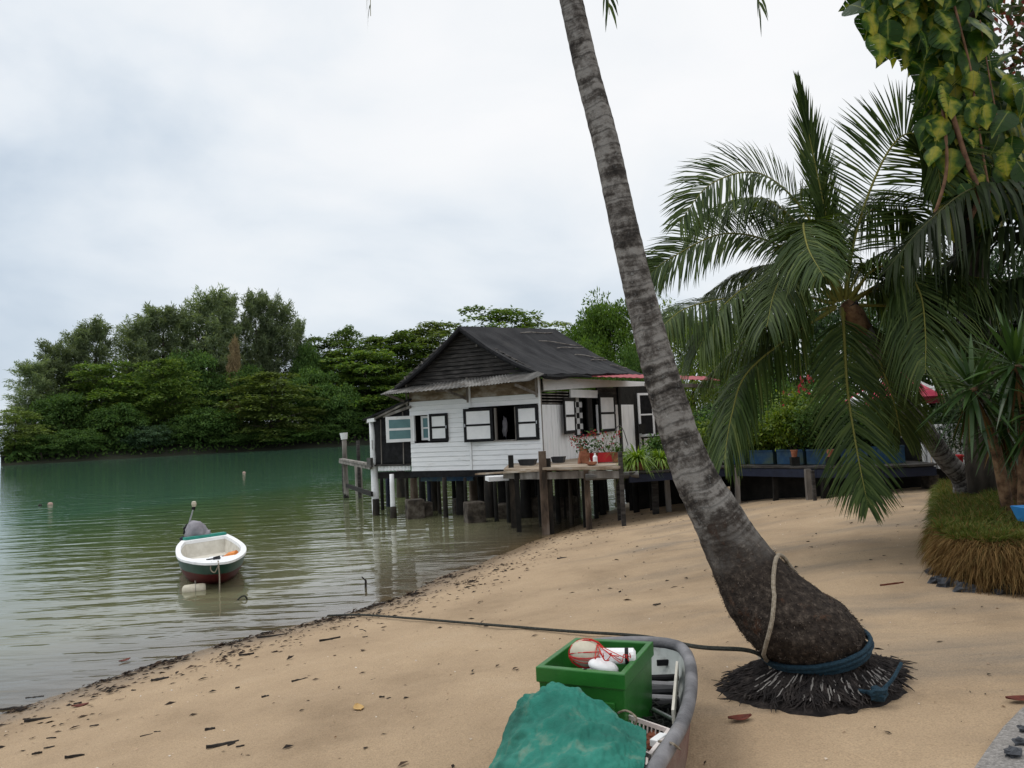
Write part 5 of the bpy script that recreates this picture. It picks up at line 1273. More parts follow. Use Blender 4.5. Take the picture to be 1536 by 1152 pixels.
for px, py, r, mt in ((1109, 757, 3.2, greyw), (1166, 752, 3.4, darkw), (1217, 750, 4.0, greyw), (1226, 752, 2.2, slat), (1240, 747, 4.5, darkw), (1330, 741, 4, darkw), (985, 772, 4.5, slat), (1005, 768, 3.6, greyw), (1040, 764, 4, darkw), (1075, 761, 4, darkw), (1290, 744, 4, darkw)):
    q = onbeach(px, py)[0]; D = (q - EYE).dot(Fw); MB().bar(V((q.x, q.y + .1, q.z - .15)), V((q.x + rnd.uniform(-.03, .03), q.y + .1, ZP - .05)), 2*r*D/FPX, 2*r*D/FPX).build('post', mt, pdk)
for k in range(10):
    t = k / 9; i = min(3, int(t * 4)); q = pf[i] + (pf[i+1] - pf[i]) * (t * 4 - i) + bkv * rnd.uniform(.5, .95); MB().bar(V((q.x, q.y, .2)), V((q.x, q.y, ZP - .05)), .16, .16).build('post', darkw, pdk)
MB().bar(pf[1] + bkv * .98 + V((-2.5, 0, .85)), pf[4] + bkv * .98 + V((1.5, 0, .9)), .05, .75).build('shade_back_board', darkw, pdk)  # dark board added at the rear to keep light from leaking under the deck
q = onbeach(1396, 733)[0]; D = (q - EYE).dot(Fw)
tag(MB().bc((q.x, q.y, q.z + .12), .24, .22, .28, .2).build('concrete_block', concr, origin=(q.x, q.y, q.z), bev=.015), 'grey concrete block at the foot of the deck beside the grass bank', 'block')
# planters: blue boxes
def deckpt(px, py, z, back=0.12):
    """point on the planter deck under picture column px"""
    best = None
    for i in range(400):
        t = i / 399 * 4; k = min(3, int(t)); q = pf[k] + (pf[k+1] - pf[k]) * (t - k) + bkv * back; q = V((q.x, q.y, z)); d = q - EYE; x = 768 + FPX * d.dot(Rt) / d.dot(Fw)
        if best is None or abs(x - px) < best[0]: best = (abs(x - px), q, d.dot(Fw))
    return best[1], best[2]
def planter(x0, x1, h, lab, mat=bluep, nm='planter', cat='planter', grp='blue planters on the long deck'):
    a, Da = deckpt(x0, 0, ZP); b_, Db = deckpt(x1, 0, ZP); u = b_ - a; u.z = 0; n_ = V((-u.y, u.x, 0)).normalized() * .42
    t = thing(nm, (a + b_) / 2, lab, cat, grp); mb = MB(); th = .025; ul = u.normalized()
    o0 = a + V((0, 0, .006))
    mb.ob(o0, u, n_.normalized() * th, V((0, 0, h))); mb.ob(o0 + n_ - n_.normalized() * th, u, n_.normalized() * th, V((0, 0, h)))
    mb.ob(o0 + n_.normalized() * th, ul * th, n_ - n_.normalized() * 2 * th, V((0, 0, h))); mb.ob(o0 + u - ul * th + n_.normalized() * th, ul * th, n_ - n_.normalized() * 2 * th, V((0, 0, h)))
    mb.build('box', mat, t); mb = MB(); mb.ob(o0 + ul * th + n_.normalized() * th, u - ul * 2 * th, n_ - n_.normalized() * 2 * th, V((0, 0, h - .04))); mb.build('soil', soil, t)
    mb = MB(); mb.ob(o0 - n_.normalized() * .012 + V((0, 0, h - .035)), u, n_.normalized() * .012, V((0, 0, .035))); mb.build('rim', mat, t)
    return (a + b_) / 2 + n_ * .5, h, u.length
PL = []
for x0, x1, h, lab in ((1087, 1117, .31, 'blue planter box nearest the leaning palm on the long deck'), (1126, 1160, .29, 'blue planter box stained green and yellow with a fern-like plant'), (1166, 1205, .30, 'blue planter box with a green algae smear along its top'), (1211, 1252, .30, 'dark blue planter box beside the terracotta pot'), (1262, 1302, .30, 'blue planter box behind the hanging palm leaf tip'), (1313, 1358, .33, 'larger blue planter box beside the young palm trunk')):
    PL.append(planter(x0, x1, h, lab))
# plants growing in them
def shrub(c, w, h, kind, lab, n=2600, ls=.085, nm='shrub', grp='shrubs in the blue planters', cat='shrub'):
    key = LM[kind]; t = thing(nm, c, lab, cat, grp); g = np.random.default_rng(int(abs(c.x) * 1000)); K = 26; per = n // K; C_, A_, N_ = [], [], []
    mb = MB()
    for k in range(K):
        d = g.normal(size=3); d /= np.linalg.norm(d); e = np.array([c.x + d[0]*w*.42, c.y + d[1]*.28, c.z + h * (.55 + .33 * d[2])])
        p = e + g.normal(size=(per, 3)) * np.array([w, .45, h]) * .115; C_.append(p); A_.append(g.normal(size=(per, 3)) + np.array([0, 0, -.1]) + d * .5); N_.append(g.normal(size=(per, 3)) * .6 + np.array([0, -.3, 1]))
        if k % 2 == 0: mb.tube([V((c.x + d[0]*.08, c.y, c.z - .05)), V((c.x + d[0]*w*.2, c.y + d[1]*.1, c.z + h*.3)), V(tuple(e))], [.012, .009, .005], 5)
    C_, A_, N_ = map(np.concatenate, (C_, A_, N_)); k = len(C_); v, f = leaves(C_, A_, N_, g.uniform(.6, 1.3, k) * ls, g.uniform(.4, .6, k) * ls)
    npmesh('foliage', v, f, key, t, attr={'rnd': np.repeat(g.uniform(0, 1, k), 4)}); mb.build('stem', bark, t)
for x_, bk2, w_, h_, kd, lab in ((1052, .18, .9, .95, 'lim', 'light green leafy shrub on the deck just right of the leaning palm trunk'), (1078, .25, 1.0, 1.15, 'bus', 'tall leafy shrub behind the first blue planter'), (1024, .2, .8, .8, 'lim', 'lime shrub on the deck behind the leaning palm trunk'), (1140, .3, 1.2, 1.2, 'bus', 'green shrub standing behind the stained blue planter'), (1190, .3, 1.1, 1.35, 'lim', 'tall lime-green shrub behind the middle planters'), (1235, .3, 1.1, 1.2, 'bus', 'green shrub behind the dark blue planter'), (1285, .3, 1.1, 1.1, 'drk', 'dark shrub behind the hanging palm leaf'), (1010, .3, 1.0, .7, 'bus', 'low green shrub at the porch edge')):
    EXTRA = globals().setdefault('EXTRA', []); EXTRA.append((x_, bk2, w_, h_, kd, lab))
labs = ['yellow-green shrub in the planter nearest the leaning palm', 'lime-tipped low shrub in the stained planter', 'bushy bright green shrub in the middle planter', 'dense green shrub in the planter by the terracotta pot', 'small dark shrub behind the hanging leaf tip', 'sparse twiggy bougainvillea with a few red flowers in the larger planter']
for (c, h, w), lab, kd, hh, ww in zip(PL, labs, ('lim', 'lim', 'lim', 'bus', 'drk', 'bus'), (.55, .62, .85, .95, .6, .85), (.75, .8, .9, 1.0, .7, .8)):
    shrub(c + V((0, 0, h)), ww, hh, kd, lab, n=1100 if 'sparse' in lab else 3000)
for x_, bk2, w_, h_, kd, lab in EXTRA:
    q, D = deckpt(x_, 0, ZP, bk2); shrub(q + V((0, 0, .02)), w_, h_, kd, lab, n=3400, ls=.095, grp='shrubs along the back of the planter deck')
# strappy plants in pots on the near end of the deck
def strap_plant(root, c, n, L0, L1, wd, mat, seed, up=.9, out_=.8, dn=.9, name='foliage', lo=-1):
    g = np.random.default_rng(seed); a = g.uniform(0, 6.283, n); e = g.uniform(.0, 1, n); o = np.stack([np.cos(a), np.sin(a), 0*a], 1)
    ax = o * (.25 + out_ * e)[:, None] + np.array([0, 0, 1.]) * (up * (1 - e * .55) + lo * 0)[:, None]; ax /= np.linalg.norm(ax, axis=1, keepdims=True); Ln = g.uniform(L0, L1, n)[:, None]; sd = np.cross(ax, np.array([0, 0, 1.])) + g.normal(size=(n, 3)) * .15; sd /= np.linalg.norm(sd, axis=1, keepdims=True)
    p = np.array(c) + o * .03; vs = []
    for t, w in ((0, .6), (.25, 1), (.55, .95), (.82, .6), (1, .05)):
        q = p + ax * Ln * t - np.array([0, 0, 1.]) * Ln * dn * t ** 2.2 * (.35 + .65 * e)[:, None]; vs += [q + sd * wd * w * .5, q - sd * wd * w * .5]
    v = np.stack(vs, 1).reshape(-1, 3); f = (np.arange(n)[:, None, None] * 10 + np.array([[0, 1, 3, 2], [2, 3, 5, 4], [4, 5, 7, 6], [6, 7, 9, 8]])).reshape(-1, 4)
    return npmesh(name, v, f, mat, root, attr={'rnd': np.repeat(g.uniform(0, 1, n), 10)})
strapm = leafmat('strap_leaf', [(.08, .15, .015), (.15, .25, .025), (.24, .33, .04)], .4, .4, .35, 0)
def pot(root, c, r, h, mat, nm='pot'): return MB().lathe(c, [(r*.72, 0), (r*.95, h*.9), (r*1.05, h*.9), (r*1.05, h), (r*.9, h), (r*.85, h*.8), (0.01, h*.8)], 16).build(nm, mat, root, smooth=False)
for x, lab, s_, sd_ in ((958, 'bright lime strap-leaved plant spilling from a pot at the deck corner post', 1.15, 1), (990, 'strap-leaved plant second from the deck corner post', .85, 2), (1008, 'lower strap-leaved plant against the leaning palm trunk', .75, 3), (940, 'small strap-leaved plant half behind the deck corner post', .6, 4)):
    q, D = deckpt(x, 0, ZP, .10); t = thing('strap_leaf_plant', q, lab, 'plant', 'strap-leaved plants on the deck')
    pot(t, q + V((0, 0, .003)), .17 * s_, .17, terra); strap_plant(t, q + V((0, 0, .16)), int(330 * s_), .30 * s_, .62 * s_, .026, strapm, sd_, .95, .9, 1.0)
for x, lab in ((1193, 'small terracotta pot standing before the third blue planter'), (1247, 'terracotta pot at the end of the dark blue planter')):
    q, D = deckpt(x, 0, ZP, .05); t = thing('terracotta_pot', q, lab, 'pot'); pot(t, q + V((0, 0, .17)), .07, .14, terra); MB().bc(q + V((0, 0, .087)), .16, .12, .165).build('stand', darkw, t)
q, D = deckpt(1383, 0, ZP, .3); t = thing('dark_bin', q, 'dark blue-grey bin with a pale lid behind the young palm trunk', 'bin')
MB().lathe(q + V((0, 0, .004)), [(.22, 0), (.28, .42), (.30, .42), (.30, .46), (.01, .46)], 18).build('body', plastic_bin, t); MB().lathe(q + V((0, 0, .466)), [(.27, 0), (.24, .05), (.1, .10), (.01, .11)], 18).build('lid', white, t)
q = P(1432, 690, 12.5); zg = gz(q.x, q.y)
t = thing('red_pot', (q.x, q.y, 1.35), 'small red pot on the ground behind the young palm trunk', 'pot'); pot(t, V((q.x, q.y, 1.2)), .13, .32, redp)
# white slats added to stand for bright light seen through the leaves
a, b_ = P(1385, 672, 15.5), P(1500, 668, 14.5); t = thing('bright_gap_slats', V((a.x, a.y, 1.1)), 'white slats added for the bright gaps in leaves behind the young palm trunk', 'fence')
n_ = 16
for k in range(n_):
    p = a + (b_ - a) * (k / (n_ - 1)); MB().bar(V((p.x, p.y, 1.1)), V((p.x, p.y, 1.95)), .10, .03).build('slat', white, t)
mb = MB(); mb.bar(V((a.x, a.y + .04, 1.4)), V((b_.x, b_.y + .04, 1.4)), .03, .09); mb.build('rail', white, t); mb = MB(); mb.bar(V((a.x, a.y + .04, 1.8)), V((b_.x, b_.y + .04, 1.8)), .03, .09); mb.build('rail', white, t)
# red and white canopy
pk = P(1343, 548, 17.5); t = thing('garden_canopy', V((pk.x, pk.y, 1.0)), 'faded red and white striped canopy behind the young palm', 'canopy')
cr_ = [pk + V((math.cos(x_) * 1.1, math.sin(x_) * 1.0, -.72)) for x_ in [2*math.pi*k/12 for k in range(12)]]
for k in range(12):
    a, b_ = cr_[k], cr_[(k+1) % 12]; sg_ = (a - pk) * .5 + pk - V((0, 0, .06)), (b_ - pk) * .5 + pk - V((0, 0, .06)); mb = MB(); e = V((0, 0, -.012))
    mb.loft([[pk + V((0, 0, 0)), pk + V((.001, 0, 0)), pk + V((.001, 0, 0)) + e, pk + e], [sg_[0], sg_[1], sg_[1] + e, sg_[0] + e], [a, b_, b_ + e, a + e], [a + V((0, 0, -.14)), b_ + V((0, 0, -.14)), b_ + V((0, 0, -.15)), a + V((0, 0, -.15))]], cap=False); mb.build('canopy_panel', redwhite if k % 2 else cloth_w, t)
MB().tube([V((pk.x, pk.y, gz(pk.x, pk.y) - .1)), pk + V((0, 0, .12))], .03, 8).build('pole', steel, t)

# ------------------------------------------------------------ things on the house deck
def ond(px, py, z=ZD + .004): return onz(px, py, z)
def dk_at(px, back=.35):
    """on the house deck under column px, a little behind its front edge"""
    best = None
    for i in range(300):
        t = i / 299 * 3.999; k = int(t); f_ = fl[k].xy.to_3d() + (fl[k+1].xy.to_3d() - fl[k].xy.to_3d()) * (t - k); b2 = back_[k] + (back_[k+1] - back_[k]) * (t - k); q = f_ * (1 - back) + b2 * back; q = V((q.x, q.y, ZD + .012)); d = q - EYE; x = 768 + FPX * d.dot(Rt) / d.dot(Fw)
        if best is None or abs(x - px) < best[0]: best = (abs(x - px), q, d.dot(Fw))
    return best[1]
back_ = [p.xy.to_3d() for p in back]
def tray(nm, px, w, d, h, mat, lab, cat, rz=-.3, bk=.35):
    q = dk_at(px, bk); mb = MB(); c, s_ = math.cos(rz), math.sin(rz)
    def rg(sx, z): return [q + V((c*a*w*sx - s_*b_*d*sx, s_*a*w*sx + c*b_*d*sx, z)) for a, b_ in ((-.5, -.5), (.5, -.5), (.5, .5), (-.5, .5))]
    mb.loft([rg(.8, 0), rg(1, h), rg(.93, h), rg(.75, .02)]); return tag(mb.build(nm, mat, origin=q), lab, cat), q
tray('black_basin', 838, .32, .25, .14, plastic_bin, 'black plastic basin on the deck against the white boards', 'basin', bk=.6)
tray('grey_crate', 792, .42, .25, .13, plastic_bin, 'low grey box on the deck beside the tall post', 'box', bk=.5)
o_, q = tray('red_trough', 904, .62, .26, .22, redp, 'bright red plastic planting trough on the deck', 'trough', bk=.3)
t = thing('orchid', q, 'thin twiggy plant with small red flowers growing in the red trough', 'plant'); g = np.random.default_rng(9); mb = MB(); tips = []
for k in range(22):
    a = g.uniform(-.9, .9); e = q + V((a * .5 + g.normal() * .05, g.normal() * .1, g.uniform(.35, .72))); p0_ = q + V((a * .25, 0, .15)); mb.tube([p0_, (p0_ + e) / 2 + V((g.normal() * .05, 0, .05)), e], [.005, .004, .003], 4); tips += [e, (p0_ + e) / 2]
mb.build('stem', greyw, t); tp_ = np.array([tuple(x) for x in tips]); cl_ = np.repeat(tp_, 4, 0) + g.normal(size=(len(tp_)*4, 3)) * .05
v, f = leaves(cl_, g.normal(size=cl_.shape), g.normal(size=cl_.shape), .08, .04); npmesh('foliage', v, f, LM['bus'], t, attr={'rnd': np.repeat(g.uniform(0, 1, len(cl_)), 4)})
rd = np.repeat(tp_[::4], 5, 0) + g.normal(size=(len(tp_[::4])*5, 3)) * .03; v, f = leaves(rd, g.normal(size=rd.shape), g.normal(size=rd.shape), .06, .05); npmesh('blossom', v, f, flm, t, attr={'rnd': np.repeat(g.uniform(0, 1, len(rd)), 4)})
q = dk_at(877, .3); t = thing('terracotta_urn', q, 'tipped terracotta urn with foliage beside the red trough', 'urn')
MB().lathe(q, [(.09, 0), (.13, .18), (.10, .30), (.12, .33), (.09, .33), (.08, .2)], 14).build('urn', terra, t); MB().bar(q + V((-.13, -.05, 0)), q + V((-.05, -.02, .38)), .09, .04).build('tile', terra, t)
g = np.random.default_rng(2); cl_ = np.array(q) + np.array([0, 0, .42]) + g.normal(size=(110, 3)) * np.array([.12, .08, .10]); v, f = leaves(cl_, g.normal(size=cl_.shape), g.normal(size=cl_.shape), .1, .05); npmesh('foliage', v, f, LM['blu'], t, attr={'rnd': np.repeat(g.uniform(0, 1, len(cl_)), 4)})
q = dk_at(872, .3); cl_ = np.array(q) + np.array([0, 0, .55]) + g.normal(size=(60, 3)) * np.array([.14, .06, .09]); v, f = leaves(cl_, g.normal(size=cl_.shape), g.normal(size=cl_.shape), .05, .04); npmesh('blossom', v, f, flm, t, attr={'rnd': np.repeat(g.uniform(0, 1, len(cl_)), 4)})
q = dk_at(888, .12); mb = MB(); mb.lathe(q, [(.07, 0), (.11, .03), (.12, .075), (.10, .075), (.06, .03)], 14); tag(mb.build('clay_dish', terra, origin=q), 'small shallow clay dish before the urn', 'dish')
q = dk_at(893, .2); mb = MB(); mb.lathe(q + V((0, 0, .0)), [(.05, 0), (.05, .16), (.02, .2), (.02, .24)], 10); tag(mb.build('white_bottle', white, origin=q), 'small white bottle on the deck beside the red trough', 'bottle')
q = dk_at(926, .25); t = thing('brown_pot', q, 'round brown clay pot between the red trough and the corner post', 'pot'); pot(t, q, .15, .22, terra)
strap_plant(t, q + V((0, 0, .2)), 60, .2, .4, .02, LM['bus'], 12)
# white bags and dark furniture on the porch
for i, (x, y0, w, lab) in enumerate(((941, 676, .075, 'narrow white cloth bag hanging on the porch wall, left of the pair'), (950, 675, .10, 'wider white cloth bag hanging on the porch wall, right of the pair'))):
    u, z = FB.px(x, y0, -.9); p = FB.pt(u, z, -.9); tag(MB().lathe(p + V((0, 0, -.28)), [(w*.8, 0), (w, .2), (w*.9, .34), (w*.4, .44), (.01, .47)], 10).build('cloth_bag', cloth_w, origin=p), lab, 'bag')
u, z = FB.px(985, 690, -.6); p = FB.pt(u, ZF, -.6); t = thing('porch_bench', p, 'dark wooden bench in the shade of the porch', 'bench')
mb = MB(); FB.box(mb, u - .9, u + .9, ZF + .42, ZF + .47, -.85, -.45); mb.build('seat', darkw, t); mb = MB(); FB.box(mb, u - .9, u + .9, ZF + .6, ZF + .95, -.9, -.86); mb.build('backrest', darkw, t)
for du in (-.82, .76):
    for nn in (-.84, -.52): mb = MB(); FB.box(mb, u + du, u + du + .06, ZF, ZF + .419, nn, nn + .06); mb.build('leg', darkw, t)
hp_ = [FB.px(917 + 25 * i / 8, 668 - 30 * math.sin(math.pi * (i + .2) / 8.2), .25) for i in range(9)]
tag(MB().tube([FB.pt(u, z, .25) for u, z in hp_], .014, 6).build('hose', rubber, origin=FB.pt(hp_[0][0], hp_[0][1], .25)), 'thin black hose arched over beside the porch post', 'hose')

# ------------------------------------------------------------ tree wrapped in a variegated climber
def climber_leaf(n=6, gap=.985, inn=.93):
    vs, uv, fs = [], [], []
    for sgn in (-1, 1):
        for i in range(n):
            t0, t1 = i / n, (i + gap) / n; 
            def w(t): return .47 * math.sin(math.pi * min(1, (t * .90 + .07)) ** .8)
            fw_ = .10
            q = [(t0, 0), (t1, 0), (t1 + fw_ * (1 - t1), sgn * w(t1 + .02)), (t0 + fw_ * (1 - t0), sgn * w(t0 + .02))]
            if i == n - 1: q = [(t0, 0), (1.05, 0), (1.0, sgn * .05), (t0 + fw_ * (1 - t0), sgn * w(t0 + .02))]
            q2 = [(t1, 0), ((i + 1) / n, 0), ((i + 1) / n + .02, sgn * w(t1) * inn), (t1 + .03, sgn * w(t1) * inn)]
            for qq in (q, q2):
                b0 = len(vs)
                for x, y in qq:
                    z = -.28 * x * x + .10 * abs(y) - .35 * y * y; vs.append((x, y, z)); uv.append((x, y))
                fs.append((b0, b0+1, b0+2, b0+3) if sgn > 0 else (b0+3, b0+2, b0+1, b0))
    return np.array(vs), np.array(uv), np.array(fs)
lvA, luvA, lfA = climber_leaf(); lvB, luvB, lfB = climber_leaf(7, .86, .5)
m, o = newmat('variegated_leaf'); b = N('ShaderNodeBsdfPrincipled', Roughness=.42); b.inputs['Specular IOR Level'].default_value = .2
u_ = N('ShaderNodeUVMap', uv_map='UVMap'); su = N('ShaderNodeSeparateXYZ'); L(u_.outputs[0], su.inputs[0]); ar = N('ShaderNodeAttribute', attribute_name='rnd'); ge = N('ShaderNodeNewGeometry')
nz_ = N('ShaderNodeTexNoise', Scale=5.0, Detail=3.0); L(ge.outputs['Position'], nz_.inputs['Vector']); ay = math_('ABSOLUTE', su.outputs['Y'])
rv_ = N('ShaderNodeTexNoise', Scale=3.0, Detail=3.0); mp_ = N('ShaderNodeMapping'); mp_.inputs['Scale'].default_value = (1.1, .8, 1); L(u_.outputs[0], mp_.inputs[0]); cbv = N('ShaderNodeVectorMath', operation='ADD'); L(mp_.outputs[0], cbv.inputs[0]); cx = N('ShaderNodeCombineXYZ'); L(math_('MULTIPLY', ar.outputs['Fac'], 37.0), cx.inputs[2]); L(cx.outputs[0], cbv.inputs[1]); L(cbv.outputs[0], rv_.inputs['Vector'])
k1 = math_('SUBTRACT', math_('ADD', math_('MULTIPLY', rv_.outputs['Fac'], 1.2), math_('MULTIPLY', ar.outputs['Fac'], .55)), math_('ADD', math_('MULTIPLY', ay, 1.1), .62))
rr_ = ramp([(.0, (.018, .052, .006)), (.12, (.042, .098, .010)), (.25, (.15, .195, .016)), (.48, (.34, .32, .04))]); L(k1, rr_.inputs[0])
mid_ = ramp([(.0, (1, 1, 1)), (.014, (1, 1, 1)), (.022, (0, 0, 0))]); L(ay, mid_.inputs[0]); xm = N('ShaderNodeMix', data_type='RGBA'); L(math_('MULTIPLY', mid_.outputs[0], .7), xm.inputs[0]); L(rr_.outputs[0], xm.inputs[6]); xm.inputs[7].default_value = (.22, .25, .06, 1)
L(xm.outputs[2], b.inputs['Base Color']); tr = N('ShaderNodeBsdfTranslucent'); y = N('ShaderNodeMix', data_type='RGBA', blend_type='MULTIPLY'); y.inputs[0].default_value = 1; L(xm.outputs[2], y.inputs[6]); y.inputs[7].default_value = (1.5, 1.4, .5, 1); L(y.outputs[2], tr.inputs[0]); s = N('ShaderNodeMixShader'); s.inputs[0].default_value = .3; L(b.outputs[0], s.inputs[1]); L(tr.outputs[0], s.inputs[2]); L(s.outputs[0], o.inputs[0]); vineleaf = m
DV = 9.4; vb = onbeach(1475, 760)[0]; vb = V((P(1475, 700, DV + .6).x, P(1475, 700, DV + .6).y, 1.2))
vt = thing('vine_covered_tree', vb, 'tall dark tree trunk smothered in the variegated climber at upper right', 'tree')
MB().tube(catmull([vb, P(1462, 500, DV + .5), P(1450, 330, DV + .3), P(1425, 180, DV + .2), P(1418, 60, DV + .2), P(1428, -120, DV + .2), P(1440, -330, DV + .4)], 30), list(np.linspace(.20, .11, 30)), 12, wob=.06).build('trunk', bark, vt, smooth=True)
for pts in ([(1420, 40), (1370, 5), (1310, -50)], [(1424, 60), (1470, 10), (1520, -60)]): MB().tube(catmull([P(x, y, DV + .2) for x, y in pts], 10), list(np.linspace(.07, .03, 10)), 8).build('limb', bark, vt, smooth=True)
vi = thing('climbing_vine', P(1440, 340, DV), 'big variegated yellow and green split-leaf climber covering the tree at upper right', 'vine')
def inpoly(x, y, poly):
    c = False; j = len(poly) - 1
    for i in range(len(poly)):
        xi, yi = poly[i]; xj, yj = poly[j]
        if (yi > y) != (yj > y) and x < (xj - xi) * (y - yi) / (yj - yi) + xi: c = not c
        j = i
    return c
VP = [(1282, -20), (1286, 12), (1308, 45), (1338, 80), (1384, 108), (1384, 165), (1394, 215), (1408, 265), (1412, 300), (1420, 330), (1500, 325), (1560, 320), (1560, 150), (1512, 120), (1492, 60), (1495, 0), (1500, -90), (1290, -90)]
g = np.random.default_rng(31); VV, UU, FF, RR = [], [], [], []; cnt = 0; off = 0
while cnt < 780:
    x, y = g.uniform(1262, 1560), g.uniform(-90, 335); lv, luv, lf = (lvB, luvB, lfB) if cnt % 4 == 1 else (lvA, luvA, lfA)
    if not inpoly(x, y, VP): continue
    if 1490 < x < 1560 and y < 140 and g.uniform() < .8: continue
    dd = g.uniform(-.55, .65); p = np.array(P(x, y, DV + dd)); s_ = g.uniform(.22, .43) * (1.0 if cnt % 3 else .7)
    fa = g.uniform(-1.9, .1) if x < 1420 else g.uniform(-2.6, -.6); fa = g.normal(-1.45 if x > 1400 else -1.8, .75)
    ax = np.array([math.cos(fa) * .55, -.35 * g.uniform(.2, 1.4), -.75 + g.normal() * .35]); ax /= np.linalg.norm(ax); nm = np.array([g.normal() * .45, -1.0, .75 + g.normal() * .4]); nm -= ax * nm.dot(ax); nm /= np.linalg.norm(nm); sd = np.cross(nm, ax)
    w_ = p - ax * s_ * .45 + (lv[:, :1] * ax + lv[:, 1:2] * sd * g.uniform(.75, 1.05) + lv[:, 2:3] * nm * g.uniform(.5, 2.2)) * s_
    VV.append(w_); UU.append(luv); FF.append(lf + off); off += len(lv); RR.append(np.full(len(lv), g.uniform(0, 1))); cnt += 1
npmesh('foliage', np.concatenate(VV), np.concatenate(FF), vineleaf, vi, attr={'rnd': np.concatenate(RR)}, uv=np.concatenate(UU))
for pts, r in (([(1418, -40), (1440, 40), (1455, 100), (1462, 150), (1474, 230), (1485, 290)], .014), ([(1455, 330), (1468, 290), (1450, 240), (1428, 170)], .03), ([(1470, 30), (1485, 120), (1500, 200)], .008), ([(1400, 330), (1420, 250), (1412, 140)], .02)):
    MB().tube(catmull([P(x, y, DV - .45) for x, y in pts], 20), r, 6).build('stem', pm('vine_stem', [(.10, .05, .03), (.20, .11, .06)], 10, .8, .3) if 'vine_stem' not in MATS else MATS['vine_stem'], vi, smooth=True)
# almond branch at the top right corner
q0 = P(1680, 300, 12); ab_ = thing('almond_tree', V((q0.x, q0.y, gz(q0.x, q0.y))), 'thin branches with small reddish and green leaves in the top right corner', 'tree')
MB().tube([V((q0.x, q0.y, .8)), q0, P(1680, 60, 12)], [.2, .16, .10], 10).build('trunk', bark, ab_)
mb = MB(); tips = []
for pts in ([(1680, 120), (1600, 90), (1540, 60), (1490, 20)], [(1680, 160), (1580, 110), (1520, 85), (1498, 84)], [(1600, 90), (1540, 20), (1510, 10)], [(1640, 120), (1560, 100), (1500, 105)]):
    c = catmull([P(x, y, 12) for x, y in pts], 24); mb.tube(c, list(np.linspace(.035, .006, 24)), 6); tips += [c[i] for i in range(8, 24)]
mb.build('limb', bark, ab_)
tips = np.array(tips); g = np.random.default_rng(6); cl_ = np.repeat(tips, 9, 0) + g.normal(size=(len(tips)*9, 3)) * .17
v, f = leaves(cl_, g.normal(size=cl_.shape), g.normal(size=cl_.shape), g.uniform(.08, .17, len(cl_)), .08)
alm = leafmat('almond_mixed_leaf', [(.02, .04, .012), (.035, .06, .018), (.05, .075, .02), (.16, .03, .025), (.2, .05, .03)], .5, .3, .25, 0); npmesh('crown', v, f, alm, ab_, attr={'rnd': np.repeat(g.uniform(0, .86, len(cl_)), 4)})

# ------------------------------------------------------------ spiky plants on the bank
spk = leafmat('spiky_leaf', [(.018, .045, .012), (.035, .075, .018), (.055, .105, .025)], .38, .45, .2, .1)
def spiky(c, foot_, Lr, lab, seed, n=75, wd=.045):
    t = thing('spiky_plant', foot_, lab, 'plant', 'spiky plants on the grass bank'); g = np.random.default_rng(seed)
    MB().tube([foot_ - V((0, 0, .1)), (foot_ + c) / 2 + V((.05, 0, 0)), c], [.06, .05, .05], 8, wob=.15).build('stem', fibre, t)
    a = g.uniform(0, 6.283, n); e = R(80) - R(165) * (np.arange(n) / n) ** .9; o = np.stack([np.cos(a)*np.cos(e), np.sin(a)*np.cos(e), np.sin(e)], 1); Ln = (Lr * g.uniform(.75, 1.05, n))[:, None]; p = np.array(c) + o * .05
    sd = np.cross(o, np.array([0, 0, 1.])) + g.normal(size=(n, 3)) * .15; sd /= np.linalg.norm(sd, axis=1, keepdims=True); up = np.cross(sd, o); up *= np.sign(up[:, 2:3]) ; vs = []
    for tt, w in ((0, .5), (.3, 1), (.65, .8), (1, .04)):
        q = p + o * Ln * tt - np.array([0, 0, 1.]) * Ln * .16 * tt ** 2.2; vs += [q + sd * wd * w * .5 + up * wd * w * .12, q, q - sd * wd * w * .5 + up * wd * w * .12]
    v = np.stack(vs, 1).reshape(-1, 3); f = (np.arange(n)[:, None, None] * 12 + np.array([[0, 1, 4, 3], [1, 2, 5, 4], [3, 4, 7, 6], [4, 5, 8, 7], [6, 7, 10, 9], [7, 8, 11, 10]])).reshape(-1, 4)
    npmesh('foliage', v, f, spk, t, attr={'rnd': np.repeat(g.uniform(0, 1, n), 12)})
    md = g.choice(n, 10); k = 24; a = g.uniform(0, 6.28, k); ax = np.stack([np.cos(a) * .4, np.sin(a) * .4, -np.ones(k)], 1); v, f = leaves(np.array(c) + np.stack([np.cos(a), np.sin(a), 0*a], 1) * .05 - np.array([0, 0, .1]), ax, np.stack([np.cos(a), np.sin(a), 0*a], 1), g.uniform(.3, .6, k) * Lr * 1.3, .035); npmesh('dead_leaf', v, f, dryg, t, attr={'rnd': np.repeat(g.uniform(0, .6, k), 4)})
fz = 1.27
for (x, y, D, L_, fx, fy, lab, sd_) in ((1458, 583, 7.6, .62, 1510, 700, 'spiky plant leaning furthest left over the bank with bright young leaves', 1), (1524, 548, 7.4, .66, 1528, 705, 'tall dark spiky plant cut by the right edge', 2), (1500, 632, 7.9, .58, 1520, 702, 'low spiky plant with long hanging leaves between the other two', 3), (1560, 620, 7.3, .6, 1560, 705, 'spiky plant mostly outside the right edge', 4)):
    c = P(x, y, D); ft = P(fx, fy, D + .1); spiky(c, V((ft.x, ft.y, fz)), L_, lab, sd_)
